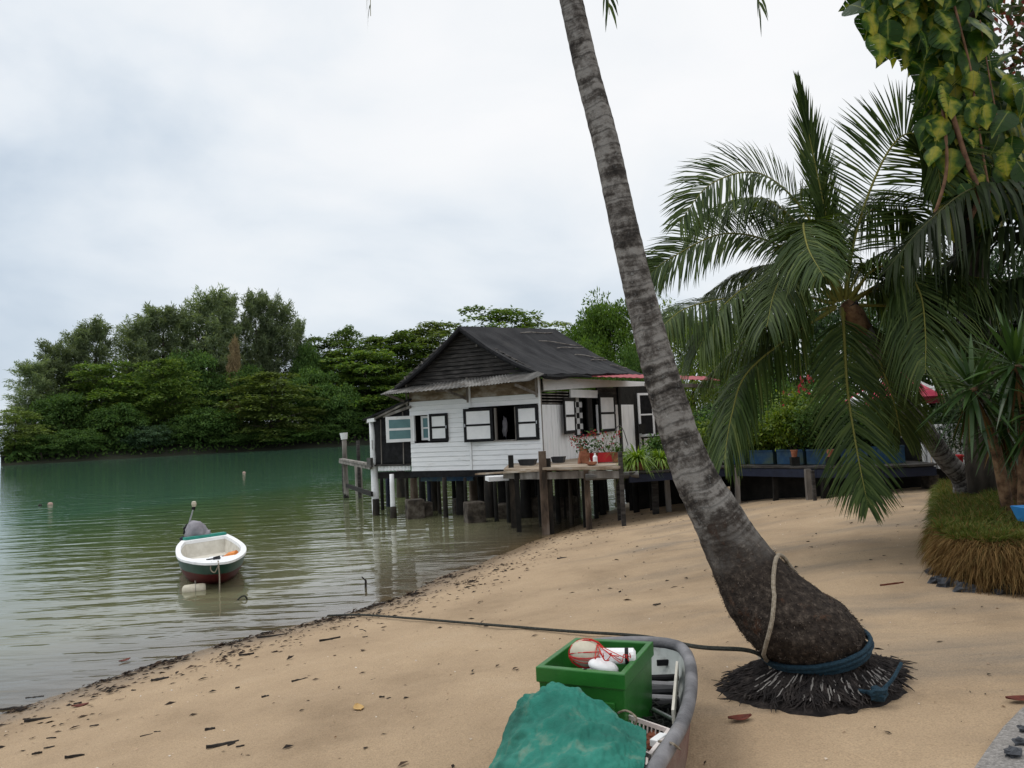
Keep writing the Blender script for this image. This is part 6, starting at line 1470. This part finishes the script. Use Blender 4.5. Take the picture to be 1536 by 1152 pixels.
# ------------------------------------------------------------ beached dinghy full of gear, lower right
ZB = 1.05
gw = [onz(x, y, ZB) for x, y in ((1000, 968), (1020, 974), (1032, 988), (1037, 1012), (1035, 1050), (1023, 1090), (1000, 1130), (968, 1180), (935, 1222), (900, 1245), (868, 1240), (842, 1205), (830, 1150), (834, 1090), (842, 1040), (852, 1005), (864, 982), (885, 970), (930, 966), (975, 966))]
gwc = catmull(gw + [gw[0]], 81)[:-1]; gwc = [V(q) for q in gwc]; cg = sum(gwc, V()) / len(gwc)
gd = gz(cg.x, cg.y)
bt = thing('beached_dinghy', V((cg.x, cg.y, gd)), 'small worn dinghy with grey rubber gunwale beached on the sand and loaded with fishing gear', 'boat')
def ringb(s_, z): return [V((cg.x + (q.x - cg.x) * s_, cg.y + (q.y - cg.y) * s_, z)) for q in gwc]
mb = MB(); mb.loft([ringb(.72, gd - .02), ringb(.90, gd + .06), ringb(.985, gd + .22), ringb(1.0, ZB - .01)], cap=False); mb.loft([ringb(.72, gd - .02)[::-1], ringb(.02, gd - .03)[::-1]], cap=False); mb.build('hull', hullr, bt, smooth=True)
inn_m = pm('pale_inner_hull', [(.30, .33, .32), (.48, .50, .48)], 5, .7, .1, dirt=(.10, .09, .08), dscale=6, dlo=.5, dhi=.7)
mb = MB(); mb.loft([ringb(.955, ZB - .005), ringb(.93, gd + .22), ringb(.80, gd + .08)], cap=False); mb.build('inner_hull', inn_m, bt, smooth=True)
mb = MB(); mb.loft([ringb(.82, gd + .09), ringb(.02, gd + .085)], cap=False); mb.build('floor', darkw, bt)
mb = MB(); mb.loop([q + V((0, 0, .012)) for q in gwc], .030, 12); mb.build('gunwale', rubber, bt, smooth=True)
mb = MB(); a, b_ = onz(1026, 1000, ZB - .06), onz(1020, 1075, ZB - .05); mb.bar(a - V((.035, 0, 0)), b_ - V((.03, 0, 0)), .012, .06); mb.build('inner_strake', cream, bt)
for i, (x0, y0, x1, y1) in enumerate(((985, 990, 1003, 998), (1010, 985, 1019, 994), (1000, 1001, 1008, 1008))):
    a = P(x0, y0, (onz(1000, 968, ZB) - EYE).dot(Fw) - .075); b_ = P(x1, y1, (onz(1000, 968, ZB) - EYE).dot(Fw) - .07); mb = MB(); mb.bc((a + b_) / 2, abs(b_.x - a.x), .012, abs(b_.z - a.z)); mb.build('transom_cutout', black, bt, bev=.004)
for i, (y, r, mt) in enumerate(((1018, .018, black), (1027, .022, rubber), (1037, .026, plastic_bin), (1048, .024, rubber), (1060, .03, black))):
    a, b_ = onz(968, y, ZB - .10 - .02 * i), onz(1017, y + (3 if i % 2 else -2), ZB - .11 - .012 * i); MBt = MB().tube([a, b_], r, 10)
    tag(MBt.build('pipe' if i % 2 else 'hose', mt, origin=a), ['thin black hose lying nearest the stern inside the dinghy', 'grey tube second from the stern inside the dinghy', 'dark plastic hose in the middle of the tubes inside the dinghy', 'grey metal-like tube lying across the dinghy', 'thick black hose lying nearest the basket inside the dinghy'][i], 'tube' if i % 2 else 'hose', 'tubes in the beached dinghy')
a, b_ = onz(980, 1064, ZB - .15), onz(1012, 1080, ZB - .12); tag(MB().tube([a, b_], .010, 8).build('metal_rod', steel, origin=a), 'short shiny rod sticking out beside the green crate', 'rod')
# tangle of nets and rope in the bilge
mb = MB(); g = random.Random(5)
for k in range(34):
    c = onz(g.uniform(960, 1000), g.uniform(1040, 1125), gd + .12); pts = [c + V((g.uniform(-.09, .09), g.uniform(-.09, .09), g.uniform(-.02, .06))) for _ in range(5)]; mb.tube(catmull(pts, 26), .004, 5)
tag(mb.build('net_tangle', rope_dark, origin=onz(990, 1080, gd + .1)), 'dark tangle of net and cord in the bottom of the beached dinghy', 'net')
# green crate
ZC = 1.20
cc = [onz(x, y, ZC) for x, y in ((803, 1000), (937, 1012), (980, 962), (863, 956))]
t = thing('green_crate', sum(cc, V()) / 4 - V((0, 0, .40)), 'deep green plastic fish crate full of floats standing in the beached dinghy', 'crate'); c4 = sum(cc, V()) / 4; HC = .42
def rc(s_, z): return [V((c4.x + (q.x - c4.x) * s_, c4.y + (q.y - c4.y) * s_, z)) for q in cc]
mb = MB(); mb.loft([rc(.90, ZC - HC), rc(.955, ZC - .07), rc(1.0, ZC - .068), rc(1.0, ZC), rc(.86, ZC), rc(.85, ZC - .07), rc(.80, ZC - HC + .03)]); mb.build('body', crateg, t, bev=.008)
f0, f1 = rc(.925, ZC - .13)[0], rc(.925, ZC - .13)[1]; n_ = V((f0.y - f1.y, f1.x - f0.x, 0)).normalized()
if n_.y > 0: n_ = -n_
mb = MB(); up_v = V((0, 0, -.26)); L2 = f1 - f0
for (u0, u1, v0_, v1_) in ((.10, .90, .0, .10), (.10, .18, .10, 1), (.82, .90, .10, 1)): mb.ob(f0 + L2 * u0 + up_v * v0_ + n_ * .002, L2 * (u1 - u0), n_ * .014, up_v * (v1_ - v0_))
mb.build('rib_frame', crateg, t, bev=.004)
hp0 = rc(.99, ZC)[0].lerp(rc(.99, ZC)[1], .55) + V((0, 0, .0)); mb = MB(); mb.lathe(hp0 - n_ * .022 + V((0, 0, -.004)), [(.008, 0), (.008, .0055), (.001, .0055)], 10); mb.build('drain_hole', black, t)
def infl(nm, x, y, z, dims, mat, lab, cat='float', rz=0, ring=None, grp='floats in the green crate'):
    p = P(x, y, z); o_ = MB().blob((0, 0, 0), *dims, 20, 14).build(nm, mat, smooth=True); o_.location = p; o_.rotation_euler = (0, .3, rz); tag(o_, lab, cat, grp); return o_, p
fo, fp = infl('round_float', 880, 980, 3.74, (.082, .07, .062), floatw, 'cream pear-shaped float wrapped in red cord in the green crate', rz=.3)
fo2, _ = infl('round_float', 905, 1000, 3.66, (.072, .06, .034), floatw, 'white dome-shaped float in front inside the green crate', rz=0)
fo2.active_material = white
p = P(926, 984, 3.70); o_ = MB().tube([V((-.085, 0, .0)), V((-.075, 0, 0)), V((.075, 0, 0)), V((.085, 0, 0))], [.022, .036, .036, .022], 16).build('jug_float', white); o_.location = p; o_.rotation_euler = (0, 0, -.15); tag(o_, 'white bottle-shaped float with a dark band in the green crate', 'float', 'floats in the green crate')
bd = MB().tube([V((.035, 0, 0)), V((.052, 0, 0))], .0372, 16).build('band', black); bd.parent = o_
mb = MB(); g = random.Random(3)
for k in range(9):
    a = g.uniform(0, 6.28); tl = g.uniform(-.5, .5); pts = []
    for i in range(16):
        th = 6.283 * i / 15; d = V((math.cos(th), math.sin(th) * math.cos(tl + k * .3), math.sin(th) * math.sin(tl + k * .3))); pts.append(fp + V((d.x * .085, d.y * .074, d.z * .066)))
    mb.tube(pts, .0024, 4)
for k in range(6):
    pts = [fp + V((.05, -.02, .045))]*1 + [None for j in range(4)]; pts = [pts[0]] + [P(890 + 8 * k + g.uniform(-4, 8) + 5 * j, 984 + g.uniform(-5, 8), 3.62) for j in range(4)]; mb.tube(catmull(pts, 18), .0022, 4)
tag(mb.build('float_twine', redcord, origin=fp), 'tangled red cord wound round the floats in the green crate', 'cord')
# low contents so the crate is not empty
p = c4 + V((0, 0, -.17)); tag(MB().blob(p, .14, .16, .09, 14, 9, .35, 2).build('float_bag', cover_m, origin=p, smooth=True), 'greyish bundle under the floats in the green crate', 'bundle')
# white basket
ZK = 1.0
bk_ = [onz(x, y, ZK) for x, y in ((908, 1060), (1004, 1093), (975, 1130), (872, 1086))]; kc = sum(bk_, V()) / 4; HB = .13
t = thing('plastic_basket', kc - V((0, 0, HB)), 'small pale pink-white slotted plastic basket wedged against the dinghy gunwale', 'basket')
def rk_(s_, z): return [V((kc.x + (q.x - kc.x) * s_, kc.y + (q.y - kc.y) * s_, z)) for q in bk_]
mb = MB(); mb.loft([rk_(1.04, ZK - .018), rk_(1.04, ZK), rk_(.95, ZK), rk_(.95, ZK - .018)], cap=False); mb.loft([rk_(.95, ZK - .018), rk_(1.04, ZK - .018)], cap=False); mb.build('rim', basketm, t)
mb = MB(); A_, B_ = rk_(.97, ZK - .018), rk_(.84, ZK - HB)
for i in range(4):
    n2 = 16 if i % 2 == 0 else 10
    for k in range(n2 + 1): mb.bar(A_[i].lerp(A_[(i+1) % 4], k / n2), B_[i].lerp(B_[(i+1) % 4], k / n2), .007, .004)
mb.build('slats', basketm, t)
for zz_, s1 in ((.5, .905), (1.0, .845)): mb = MB(); z_ = ZK - .018 - (HB - .018) * zz_; mb.loft([rk_(s1 + .012, z_), rk_(s1 + .012, z_ + .016), rk_(s1 - .01, z_ + .016), rk_(s1 - .01, z_), rk_(s1 + .012, z_)], cap=False); mb.build('band', basketm, t)
mb = MB(); mb.prism(rk_(.84, ZK - HB), (0, 0, .008)); mb.build('base', basketm, t)
p = onz(978, 1112, ZK - .07); tag(MB().blob(p, .05, .045, .035, 9, 7, .7, 5).build('rusty_lump', pm('rust', [(.12, .035, .02), (.26, .09, .05)], 20, .9, .5), origin=p), 'rusty brown lump lying in the plastic basket', 'lump')
p = onz(988, 1110, ZK - .01); tag(MB().bc(p, .09, .035, .03, .9).build('white_box', white, origin=p, bev=.004), 'small white plastic piece resting on the basket corner', 'plastic piece')
a = onz(988, 1112, ZK + .03); mb = MB(); mb.tube(catmull([a, onz(1000, 1113, ZK + .05), onz(1010, 1116, ZB + .055), onz(1020, 1124, ZB + .0)], 14), .005, 5); mb.tube(catmull([onz(925, 1070, ZK + .02), onz(940, 1066, ZK + .06), onz(955, 1078, ZK + .05), onz(950, 1090, ZK + .01)], 14), .005, 5)
tag(mb.build('pale_cord', rope_tan, origin=a), 'thin pale cord tying the basket to the gunwale', 'cord')
# green net sheet thrown over the bow
CT = [[(778, 1054, 3.62), (800, 1040, 3.55), (832, 1026, 3.46), (872, 1044, 3.38), (925, 1075, 3.24), (969, 1098, 3.12)],
      [(768, 1072, 3.58), (800, 1062, 3.26), (845, 1055, 3.22), (885, 1068, 3.18), (925, 1096, 3.08), (969, 1118, 2.98)],
      [(754, 1112, 3.46), (792, 1108, 3.06), (840, 1108, 2.92), (885, 1115, 2.89), (930, 1126, 2.86), (967, 1142, 2.81)],
      [(738, 1150, 3.33), (782, 1160, 2.84), (835, 1165, 2.63), (885, 1170, 2.60), (930, 1172, 2.62), (960, 1180, 2.62)],
      [(712, 1215, 3.08), (770, 1235, 2.60), (830, 1240, 2.36), (885, 1240, 2.34), (930, 1240, 2.34), (955, 1245, 2.34)]]
ctl = np.array([[tuple(P(*q)) for q in r] for r in CT]); NU, NV = 130, 100
rws = np.stack([catmull(r, NU) for r in ctl]); sur = np.stack([catmull(rws[:, i], NV) for i in range(NU)], 1)
du = np.gradient(sur, axis=1); dv = np.gradient(sur, axis=0); nn = np.cross(du, dv); nn /= np.linalg.norm(nn, axis=2, keepdims=True); nn *= np.sign(nn[..., 2:3])
for j in range(NV):
    for i in range(NU):
        u, v_ = i / NU, j / NV
        d = .040 * NZ.ridged_multi_fractal(V((u * 1.6 + v_ * 2.6, v_ * 1.5 - u * 1.0, 3)), 1.0, 2.0, 3, 1.0, 2.0) - .042 + .013 * NZ.noise(V((u * 9 + v_ * 7, v_ * 4 - u * 3, 8))) + .008 * NZ.noise(V((u * 30, v_ * 26, 2)))
        sur[j, i] += nn[j, i] * d * min(1, 4 * u + .25, 4 * (1 - u) + .25)
    e = .012 * NZ.noise(V((j * .15, 3, 1)))
ids = np.arange(NU * NV).reshape(NV, NU); f = np.stack([ids[:-1, :-1], ids[:-1, 1:], ids[1:, 1:], ids[1:, :-1]], -1).reshape(-1, 4)
tarp = pm('green_net_cloth', [(.009, .10, .074), (.015, .16, .118), (.030, .225, .17)], 3.2, .8, .5, 120, detail=7, dirt=(.22, .235, .17), dscale=6.0, dlo=.54, dhi=.80)
o_ = npmesh('net_sheet', sur.reshape(-1, 3), f, tarp, smooth=True, origin=tuple(sur[NV // 2, NU // 2])); s_ = o_.modifiers.new('thick', 'SOLIDIFY'); s_.thickness = .006
tag(o_, 'crumpled teal-green net sheet thrown over the bow of the beached dinghy', 'sheet')

# ------------------------------------------------------------ white dinghy afloat
ZG2 = .39
gp2 = [onz(x, y, ZG2) for x, y in ((322, 849), (345, 846), (362, 837), (369, 827), (366, 817), (353, 807), (341, 801))]
gp3 = [onz(x, y, ZG2) for x, y in ((272, 811), (265, 820), (264.5, 832), (271, 841), (290, 847))]
rt_ = catmull(gp2, 22); lf_ = catmull(gp3, 18); tr_ = [rt_[-1] + (lf_[0] - rt_[-1]) * k / 8 for k in range(1, 8)]; fr_c = catmull([lf_[-1], onz(306, 849, ZG2), rt_[0]], 6)[1:-1]
loop = [V(q) for q in list(rt_) + list(tr_) + list(lf_) + list(fr_c)]; c2_ = sum(loop, V()) / len(loop); stern = V((tuple((rt_[-1] + lf_[0]) / 2))); bowp = V(tuple(rt_[0])); axd = (bowp - stern); axd.z = 0; Lb = axd.length; axd.normalize()
for i, q in enumerate(loop): q.z += .05 * max(0, (q - stern).dot(axd) / Lb) ** 2
fbt = thing('motor_dinghy', V((c2_.x, c2_.y, 0)), 'white open dinghy with dark green band and red bottom moored afloat near the beach', 'boat')
def rg2(s_, z, shift=0, zs=0):
    out_ = []
    for q in loop:
        tt = (q - stern).dot(axd) / Lb; sc_ = s_ - shift * max(0, tt) ** 2; out_.append(V((c2_.x + (q.x - c2_.x) * sc_, c2_.y + (q.y - c2_.y) * sc_, (q.z if z is None else z) + (zs * (q.z - ZG2) if z is not None else 0))))
    return out_
mb = MB(); mb.loft([rg2(.60, -.10, .30), rg2(.80, .0, .18), rg2(.89, .12, .10), rg2(.94, .205, .05, .5)], cap=False); mb.build('lower_hull', maroon, fbt, smooth=True)
mb = MB(); mb.loft([rg2(.94, .205, .05, .5), rg2(.965, .27, .025, .8), rg2(.985, ZG2 - .035, 0, 1)], cap=False); mb.build('upper_hull', greenb, fbt, smooth=True)
dn = V((0, 0, -.035)); mb = MB(); top_ = rg2(1.0, None); in_ = rg2(.86, None)
mb.loft([[q + dn for q in rg2(.985, None)], [q + dn for q in rg2(1.01, None)], rg2(1.01, None), [q + V((0, 0, .006)) for q in in_], [q + V((0, 0, -.05)) for q in rg2(.85, None)]], cap=False); mb.build('gunwale', white, fbt, smooth=False)
mb = MB(); mb.loft([[q + V((0, 0, -.04)) for q in rg2(.855, None)], rg2(.78, .10, .14), rg2(.02, .08)], cap=False); mb.build('inner_hull', cream, fbt, smooth=False)
sl, sr = V(tuple(lf_[0])), V(tuple(rt_[-1])); mb = MB(); mb.bar(sl + (sr - sl) * .06 + axd * .05 + V((0, 0, .03)), sl + (sr - sl) * .94 + axd * .05 + V((0, 0, .03)), .12, .05); mb.build('transom_cap', seat_teal, fbt)
bm_ = lambda t, w, z: (stern + axd * Lb * t + (sl - sr).normalized() * w * -1 + V((0, 0, z - stern.z)))
mb = MB(); a = bm_(.52, -.5, .24); b_ = bm_(.52, .5, .24); mb.bar(a, b_, .08, .04); mb.build('thwart', greyw, fbt)
mb = MB(); a = bm_(.60, -.45, .18); b_ = bm_(.60, .42, .18); mb.bar(a, b_, .30, .03); mb.build('seat', cream, fbt)
mb = MB(); a = bm_(.66, -.10, .21); b_ = bm_(.66, .22, .21); mb.bar(a, b_, .18, .03); mb.build('floor_board', terra, fbt)
foredeck = [q for q in rg2(.87, None) if (q - stern).dot(axd) / Lb > .74]
mb = MB(); fd = sorted(foredeck, key=lambda q: (q - stern).dot((sr - sl).normalized())); mb.prism([q - V((0, 0, .045)) for q in fd], (0, 0, .03)); mb.build('foredeck', white, fbt)
q = bm_(.93, .05, ZG2 + .05); mb = MB(); mb.bc(q, .10, .05, .05); mb.tube([q + V((-.05, 0, .03)), q + V((.05, 0, .05))], .015, 6); mb.build('cleat', plastic_bin, fbt)
mb = MB(); a = bm_(.86, -.1, ZG2 + .03); mb.bar(a, bm_(.86, .12, ZG2 + .03), .05, .025); mb.build('fairlead', black, fbt)
q = bm_(.70, .36, .33); t = MB(); t.tube([q + V((-.16, .02, -.05)), q + V((-.02, 0, 0)), q + V((.10, -.02, .02))], [.03, .07, .08], 10); tag(t.build('orange_jug', orange, origin=q), 'orange plastic jug lying in the bow of the white dinghy', 'jug')
q = bm_(.66, .08, .29); tag(MB().bc(q, .22, .16, .10, .3).build('white_canister', white, origin=q, bev=.02), 'white canister lying in the middle of the white dinghy', 'canister')
# covered outboard and its pole
q = stern + (sr - sl) * -.02 - axd * .14; om = thing('outboard_motor', V((q.x, q.y, .30)), 'outboard motor under a grey cloth cover on the stern of the white dinghy', 'motor')
hd = P(296, 798, (q - EYE).dot(Fw)); mb = MB(); mb.blob(V((hd.x - .01, hd.y, hd.z + .01)), .22, .26, .20, 18, 12, .35, 6); mb.blob(V((hd.x + .14, hd.y + .02, hd.z - .07)), .13, .18, .10, 12, 9, .5, 3); mb.build('cover', cover_m, om, smooth=True)
mb = MB(); mb.bc(V((hd.x, hd.y + .02, hd.z - .22)), .16, .2, .22); mb.tube([V((hd.x, hd.y + .05, hd.z - .2)), V((hd.x, hd.y + .1, -.3))], [.07, .05], 8); mb.build('leg', plastic_bin, om)
D_ = (q - EYE).dot(Fw); pb, pt_ = P(276, 812, D_), P(291, 760, D_)
pl = thing('light_pole', pb, 'thin leaning pole with a lamp on its tip at the stern of the white dinghy', 'pole')
MB().tube([pb, pb.lerp(pt_, .5), pt_], .016, 6).build('pole', steel, pl); MB().lathe(pt_, [(.035, 0), (.05, .05), (.04, .10), (.01, .11)], 10).build('lamp', floatw, pl); MB().tube([pb.lerp(pt_, .92), pt_ + V((0, 0, .01))], [.04, .03], 8).build('lamp_base', black, pl)
MB().blob(pb.lerp(pt_, .32), .07, .06, .13, 10, 8, .5, 1).build('clamp', black, pl, smooth=True); MB().tube([pb.lerp(pt_, .35), pb + V((.05, -.05, 0))], .012, 5).build('stay', greyw, pl)
mb = MB(); mb.blob(pb + V((-.01, 0, .04)), .07, .07, .07, 10, 8, .3); tag(mb.build('rope_coil', navy, origin=pb), 'dark blue bundle on the stern corner of the white dinghy', 'bundle')
# fender float and bow line
fa, fb2 = onz(273, 886, 0.02), onz(309, 882, 0.02); mb = MB(); dv_ = fb2 - fa; prof = [(0, .03), (.04, .062), (.12, .080), (.5, .083), (.88, .080), (.97, .070), (1, .045)]
mb.tube([fa + dv_ * t for t, _ in prof], [r for _, r in prof], 16); fen = thing('fender_float', (fa + fb2) / 2, 'cream cylindrical fender floating at the bow of the white dinghy', 'float'); mb.build('body', floatw, fen, smooth=True)
mb = MB(); mb.tube([fa + dv_ * .55, fa + dv_ * .575], .087, 16); mb.tube([fa + dv_ * .56 + V((0, 0, .08)), fa + dv_ * .56 + V((0, 0, .13))], .012, 6); mb.build('strap', greyw, fen)
bq = V(tuple(bm_(.985, .06, ZG2 + .03))); mb = MB(); mb.tube(catmull([bq + V((0, 0, .03)), bq + axd * .10 + V((0, 0, .01)), bq + axd * .13 + V((.01, 0, -.2)), bq + axd * .15 + V((.0, 0, -.5))], 16), .010, 6)
mb.tube(catmull([bq + V((-.1, 0, .02)), bq + axd * .09 + V((-.12, 0, -.08)), bq + axd * .09 + V((-.06, 0, -.13)), bq + axd * .09 + V((0, 0, -.03))], 12), .010, 6); tag(mb.build('bow_line', rope_tan, origin=bq), 'pale bow line hanging down from the white dinghy into the water', 'rope')
# floating buoys
for x, y, r, mt, lab in ((75.5, 757.5, .10, pm('pale_pink_float', [(.30, .20, .16), (.42, .30, .25)], 5, .7), 'pale pink buoy floating far left in open water'), (60, 759, .07, drift, 'small dark float beside the pale pink buoy'), (366, 710, .11, orange if False else MATS['pale_pink_float'], 'tiny pale buoy floating before the wooded point')):
    q = onz(x, y, 0); tag(MB().blob((q.x, q.y, r * .25), r, r, r * .9, 12, 9).build('buoy', mt, origin=(q.x, q.y, 0), smooth=True), lab, 'buoy')
q = onz(548, 881, 0); mb = MB(); mb.tube([V((q.x, q.y, -.1)), V((q.x + .01, q.y, .10)), V((q.x - .05, q.y, .16))], [.022, .016, .008], 6); tag(mb.build('stake', drift, origin=q), 'short dark stake poking out of the shallow water', 'stake')
q = onz(363, 900, 0); mb = MB(); mb.tube(catmull([V((q.x - .09, q.y, -.03)), V((q.x - .02, q.y, .04)), V((q.x + .05, q.y - .02, .06)), V((q.x + .07, q.y, .0)), V((q.x, q.y - .03, -.02))], 14), .012, 5); tag(mb.build('loose_cord', rope_dark, origin=q), 'small loop of dark cord in the shallows below the white dinghy', 'cord')

# ------------------------------------------------------------ drift on the sand
def shard(c, l, w, h, rz, mat, seed, nm='driftwood'):
    g = random.Random(seed); n = 6; rings = []
    for i in range(n + 1):
        t = i / n; x = (t - .5) * l; ww = w * (.55 + .45 * math.sin(math.pi * (t * .8 + .1))) * g.uniform(.75, 1.15); hh = h * g.uniform(.7, 1.1); y0 = w * .35 * NZ.noise(V((t * 3, seed, 1)))
        ring = [V((x, y0 + a * ww * .5, b_ * hh)) for a, b_ in ((-1, .1), (-.5, .9), (.4, 1), (1, .3), (.6, -.3), (-.6, -.3))]; rings.append([V((c.x + p.x*math.cos(rz) - p.y*math.sin(rz), c.y + p.x*math.sin(rz) + p.y*math.cos(rz), c.z + p.z)) for p in ring])
    return MB().loft(rings).build(nm, mat, origin=c)
HERO = [((334, 1119), .175, .035, .35, 'largest flat black stick lying alone low on the sand'), ((398, 1047), .05, .03, .4, 'short black stub of driftwood in the middle of the lower beach'), ((240, 1020), .14, .045, .45, 'forked dark driftwood just above the waterline'), ((52, 1048), .14, .05, .2, 'dark wet driftwood block at the lower left waterline'), ((20, 1064), .2, .04, .15, 'long dark driftwood at the far left of the waterline'), ((57, 1081), .18, .03, .3, 'thin driftwood stick on the sand at lower left'), ((112, 1137), .11, .015, .15, 'thin dark twig in the bottom left of the sand'), ((370, 983), .13, .03, .35, 'flat dark stick by the waterline below the white dinghy'), ((495, 960), .2, .02, .5, 'thin slanting stick on the sand near the end of the mooring line'), ((315, 1096), .06, .03, .2, 'small black chip above the largest black stick'), ((450, 1022), .12, .025, .45, 'slim black stick in the middle of the lower beach'), ((1338, 878), .22, .016, .25, 'thin reddish stick on the sand left of the grass bank'), ((843, 838), .14, .07, .2, 'dark clump of debris on the sand below the deck posts'), ((408, 955), .3, .04, .3, 'wet dark driftwood strip along the waterline')]
for i, ((x, y), l, w, rz, lab) in enumerate(HERO):
    q = onbeach(x, y)[0]; tag(shard(q + V((0, 0, .006)), l * 1.1, w * .72, .016, rz, leaf_red if 'reddish' in lab else drift, i), lab, 'driftwood')
g = random.Random(12); k = 0
while k < 30:
    x, y = g.uniform(10, 1080), g.uniform(800, 1140)
    q = onbeach(x, y)[0]; s_ = float(sdist(np.array([q.x]), np.array([q.y]))[0])
    if s_ < .02 or g.random() > math.exp(-s_ * 1.0) + .06 or (x > 690 and y > 930): continue
    l = g.uniform(.03, .085); tag(shard(q + V((0, 0, .006)), l, g.uniform(.008, .018), g.uniform(.005, .012), g.uniform(-.2, 1.0), drift, 50 + k), 'small dark scrap of driftwood scattered on the sand', 'driftwood', 'driftwood scraps on the beach'); k += 1
for (x, y), lab, rz in (((120, 1060), 'curled red-brown leaf standing on the sand at lower left', .4), ((1528, 1051), 'red-brown leaf lying on the sand at the right edge', 0), ((187, 992), 'orange-brown leaf floating in the shallows', 1), ((1110, 1080), 'dark curled leaf lying on the sand beside the root mound', .2), ((538, 1064), 'yellowish leaf on the lower beach', 2)):
    q = onz(x, y, .004) if 'shallows' in lab else onbeach(x, y)[0]; mb = MB(); pts = []
    n = 7
    for i in range(n + 1):
        t = i / n; w = .035 * math.sin(math.pi * (t * .9 + .05)); xx = (t - .5) * .13; zz = .004 + .010 * (t - .5) ** 2 * 4
        for s_ in (-1, 0, 1): pts.append(V((q.x + xx*math.cos(rz) - s_*w*math.sin(rz), q.y + xx*math.sin(rz) + s_*w*math.cos(rz), q.z + zz + abs(s_) * .008)))
    mb.add(pts, [(3*i+j, 3*i+j+1, 3*i+j+4, 3*i+j+3) for i in range(n) for j in range(2)]); o_ = mb.build('fallen_leaf', leaf_red if 'yellow' not in lab else strawy, origin=q); s_ = o_.modifiers.new('thick', 'SOLIDIFY'); s_.thickness = .003; tag(o_, lab, 'leaf')
# fine wrack: one scatter of uncountable flecks, thickest along the waterline
g = np.random.default_rng(77); n = 60000; x = g.uniform(-10, 7, n); y = g.uniform(2.2, 19, n); s_ = sdist(x, y)
keep = (s_ > -.02) & (g.uniform(0, 1, n) < np.exp(-np.maximum(s_, 0) * 2.2) * 1.0 + .05 + .22 * np.exp(-((s_ - 1.1) / .35) ** 2)); cl = np.array([NZ.noise(V((a * 1.3, b_ * 1.3, 5))) for a, b_ in zip(x, y)]); keep &= (cl > -.05) | (g.uniform(0, 1, n) < .35)
x, y = x[keep], y[keep]; z = bumpy(x, y); n = len(x); th = g.normal(.65, .5, n); l = np.minimum(.10, g.lognormal(-3.45, .6, n)); ax = np.stack([np.cos(th), np.sin(th), g.normal(size=n) * .12], 1)
v, f = leaves(np.stack([x, y, z + .006], 1), ax, np.stack([g.normal(size=n) * .3, g.normal(size=n) * .3, np.ones(n)], 1), l, l * g.uniform(.2, .5, n), .25)
n2 = 6500; ii = g.uniform(2.0, 8.6, n2); k2 = ii.astype(int); fr2 = ii - k2; bx2 = SA[k2, 0] * (1 - fr2) + SA[k2 + 1, 0] * fr2; by2 = SA[k2, 1] * (1 - fr2) + SA[k2 + 1, 1] * fr2
off2 = np.abs(g.normal(.08, .16, n2)) + (g.uniform(0, 1, n2) < .4) * g.normal(.55, .18, n2); x2 = bx2 + off2 * .92; y2 = by2 - off2 * .38
cl2 = np.array([NZ.noise(V((a * 2.2, b_ * 2.2, 15))) for a, b_ in zip(x2, y2)]); kp = cl2 > g.uniform(-.15, .55, n2); x2, y2 = x2[kp], y2[kp]; n2 = len(x2); z2 = np.maximum(bumpy(x2, y2), 0); th2 = g.normal(.75, .5, n2); l2 = np.minimum(.13, g.lognormal(-3.1, .55, n2))
vb2, fb3 = leaves(np.stack([x2, y2, z2 + .008], 1), np.stack([np.cos(th2), np.sin(th2), g.normal(size=n2) * .15], 1), np.stack([g.normal(size=n2) * .3, g.normal(size=n2) * .3, np.ones(n2)], 1), l2, l2 * g.uniform(.15, .45, n2), .25)
f = np.concatenate([f, fb3 + len(v)]); v = np.concatenate([v, vb2]); n = n + n2
wr = leafmat('wrack', [(.012, .010, .009), (.03, .022, .018), (.07, .045, .03)], .85, .1, 0, 0); tag(npmesh('beach_wrack', v, f, wr, attr={'rnd': np.repeat(g.uniform(0, 1, n), 4)}), 'dark flecks of wrack strewn along the waterline', 'wrack', kind='stuff')
n = 1300; x = g.uniform(-6, 5, n); y = g.uniform(2.4, 16, n); s_ = sdist(x, y); k_ = s_ > .05; x, y = x[k_], y[k_]; z = bumpy(x, y); n = len(x); l = g.uniform(.008, .022, n)
v, f = leaves(np.stack([x, y, z + .004], 1), np.stack([g.normal(size=n), g.normal(size=n), g.normal(size=n) * .2], 1), np.array([[0, 0, 1.]]) + g.normal(size=(n, 3)) * .3, l, l * .8, .2)
tag(npmesh('shell_fragments', v, f, leafmat('shell', [(.62, .58, .52), (.5, .38, .28), (.42, .27, .18)], .6, .3, 0, 0), attr={'rnd': np.repeat(g.uniform(0, 1, n), 4)}), 'pale shell bits sprinkled over the sand', 'shells', kind='stuff')
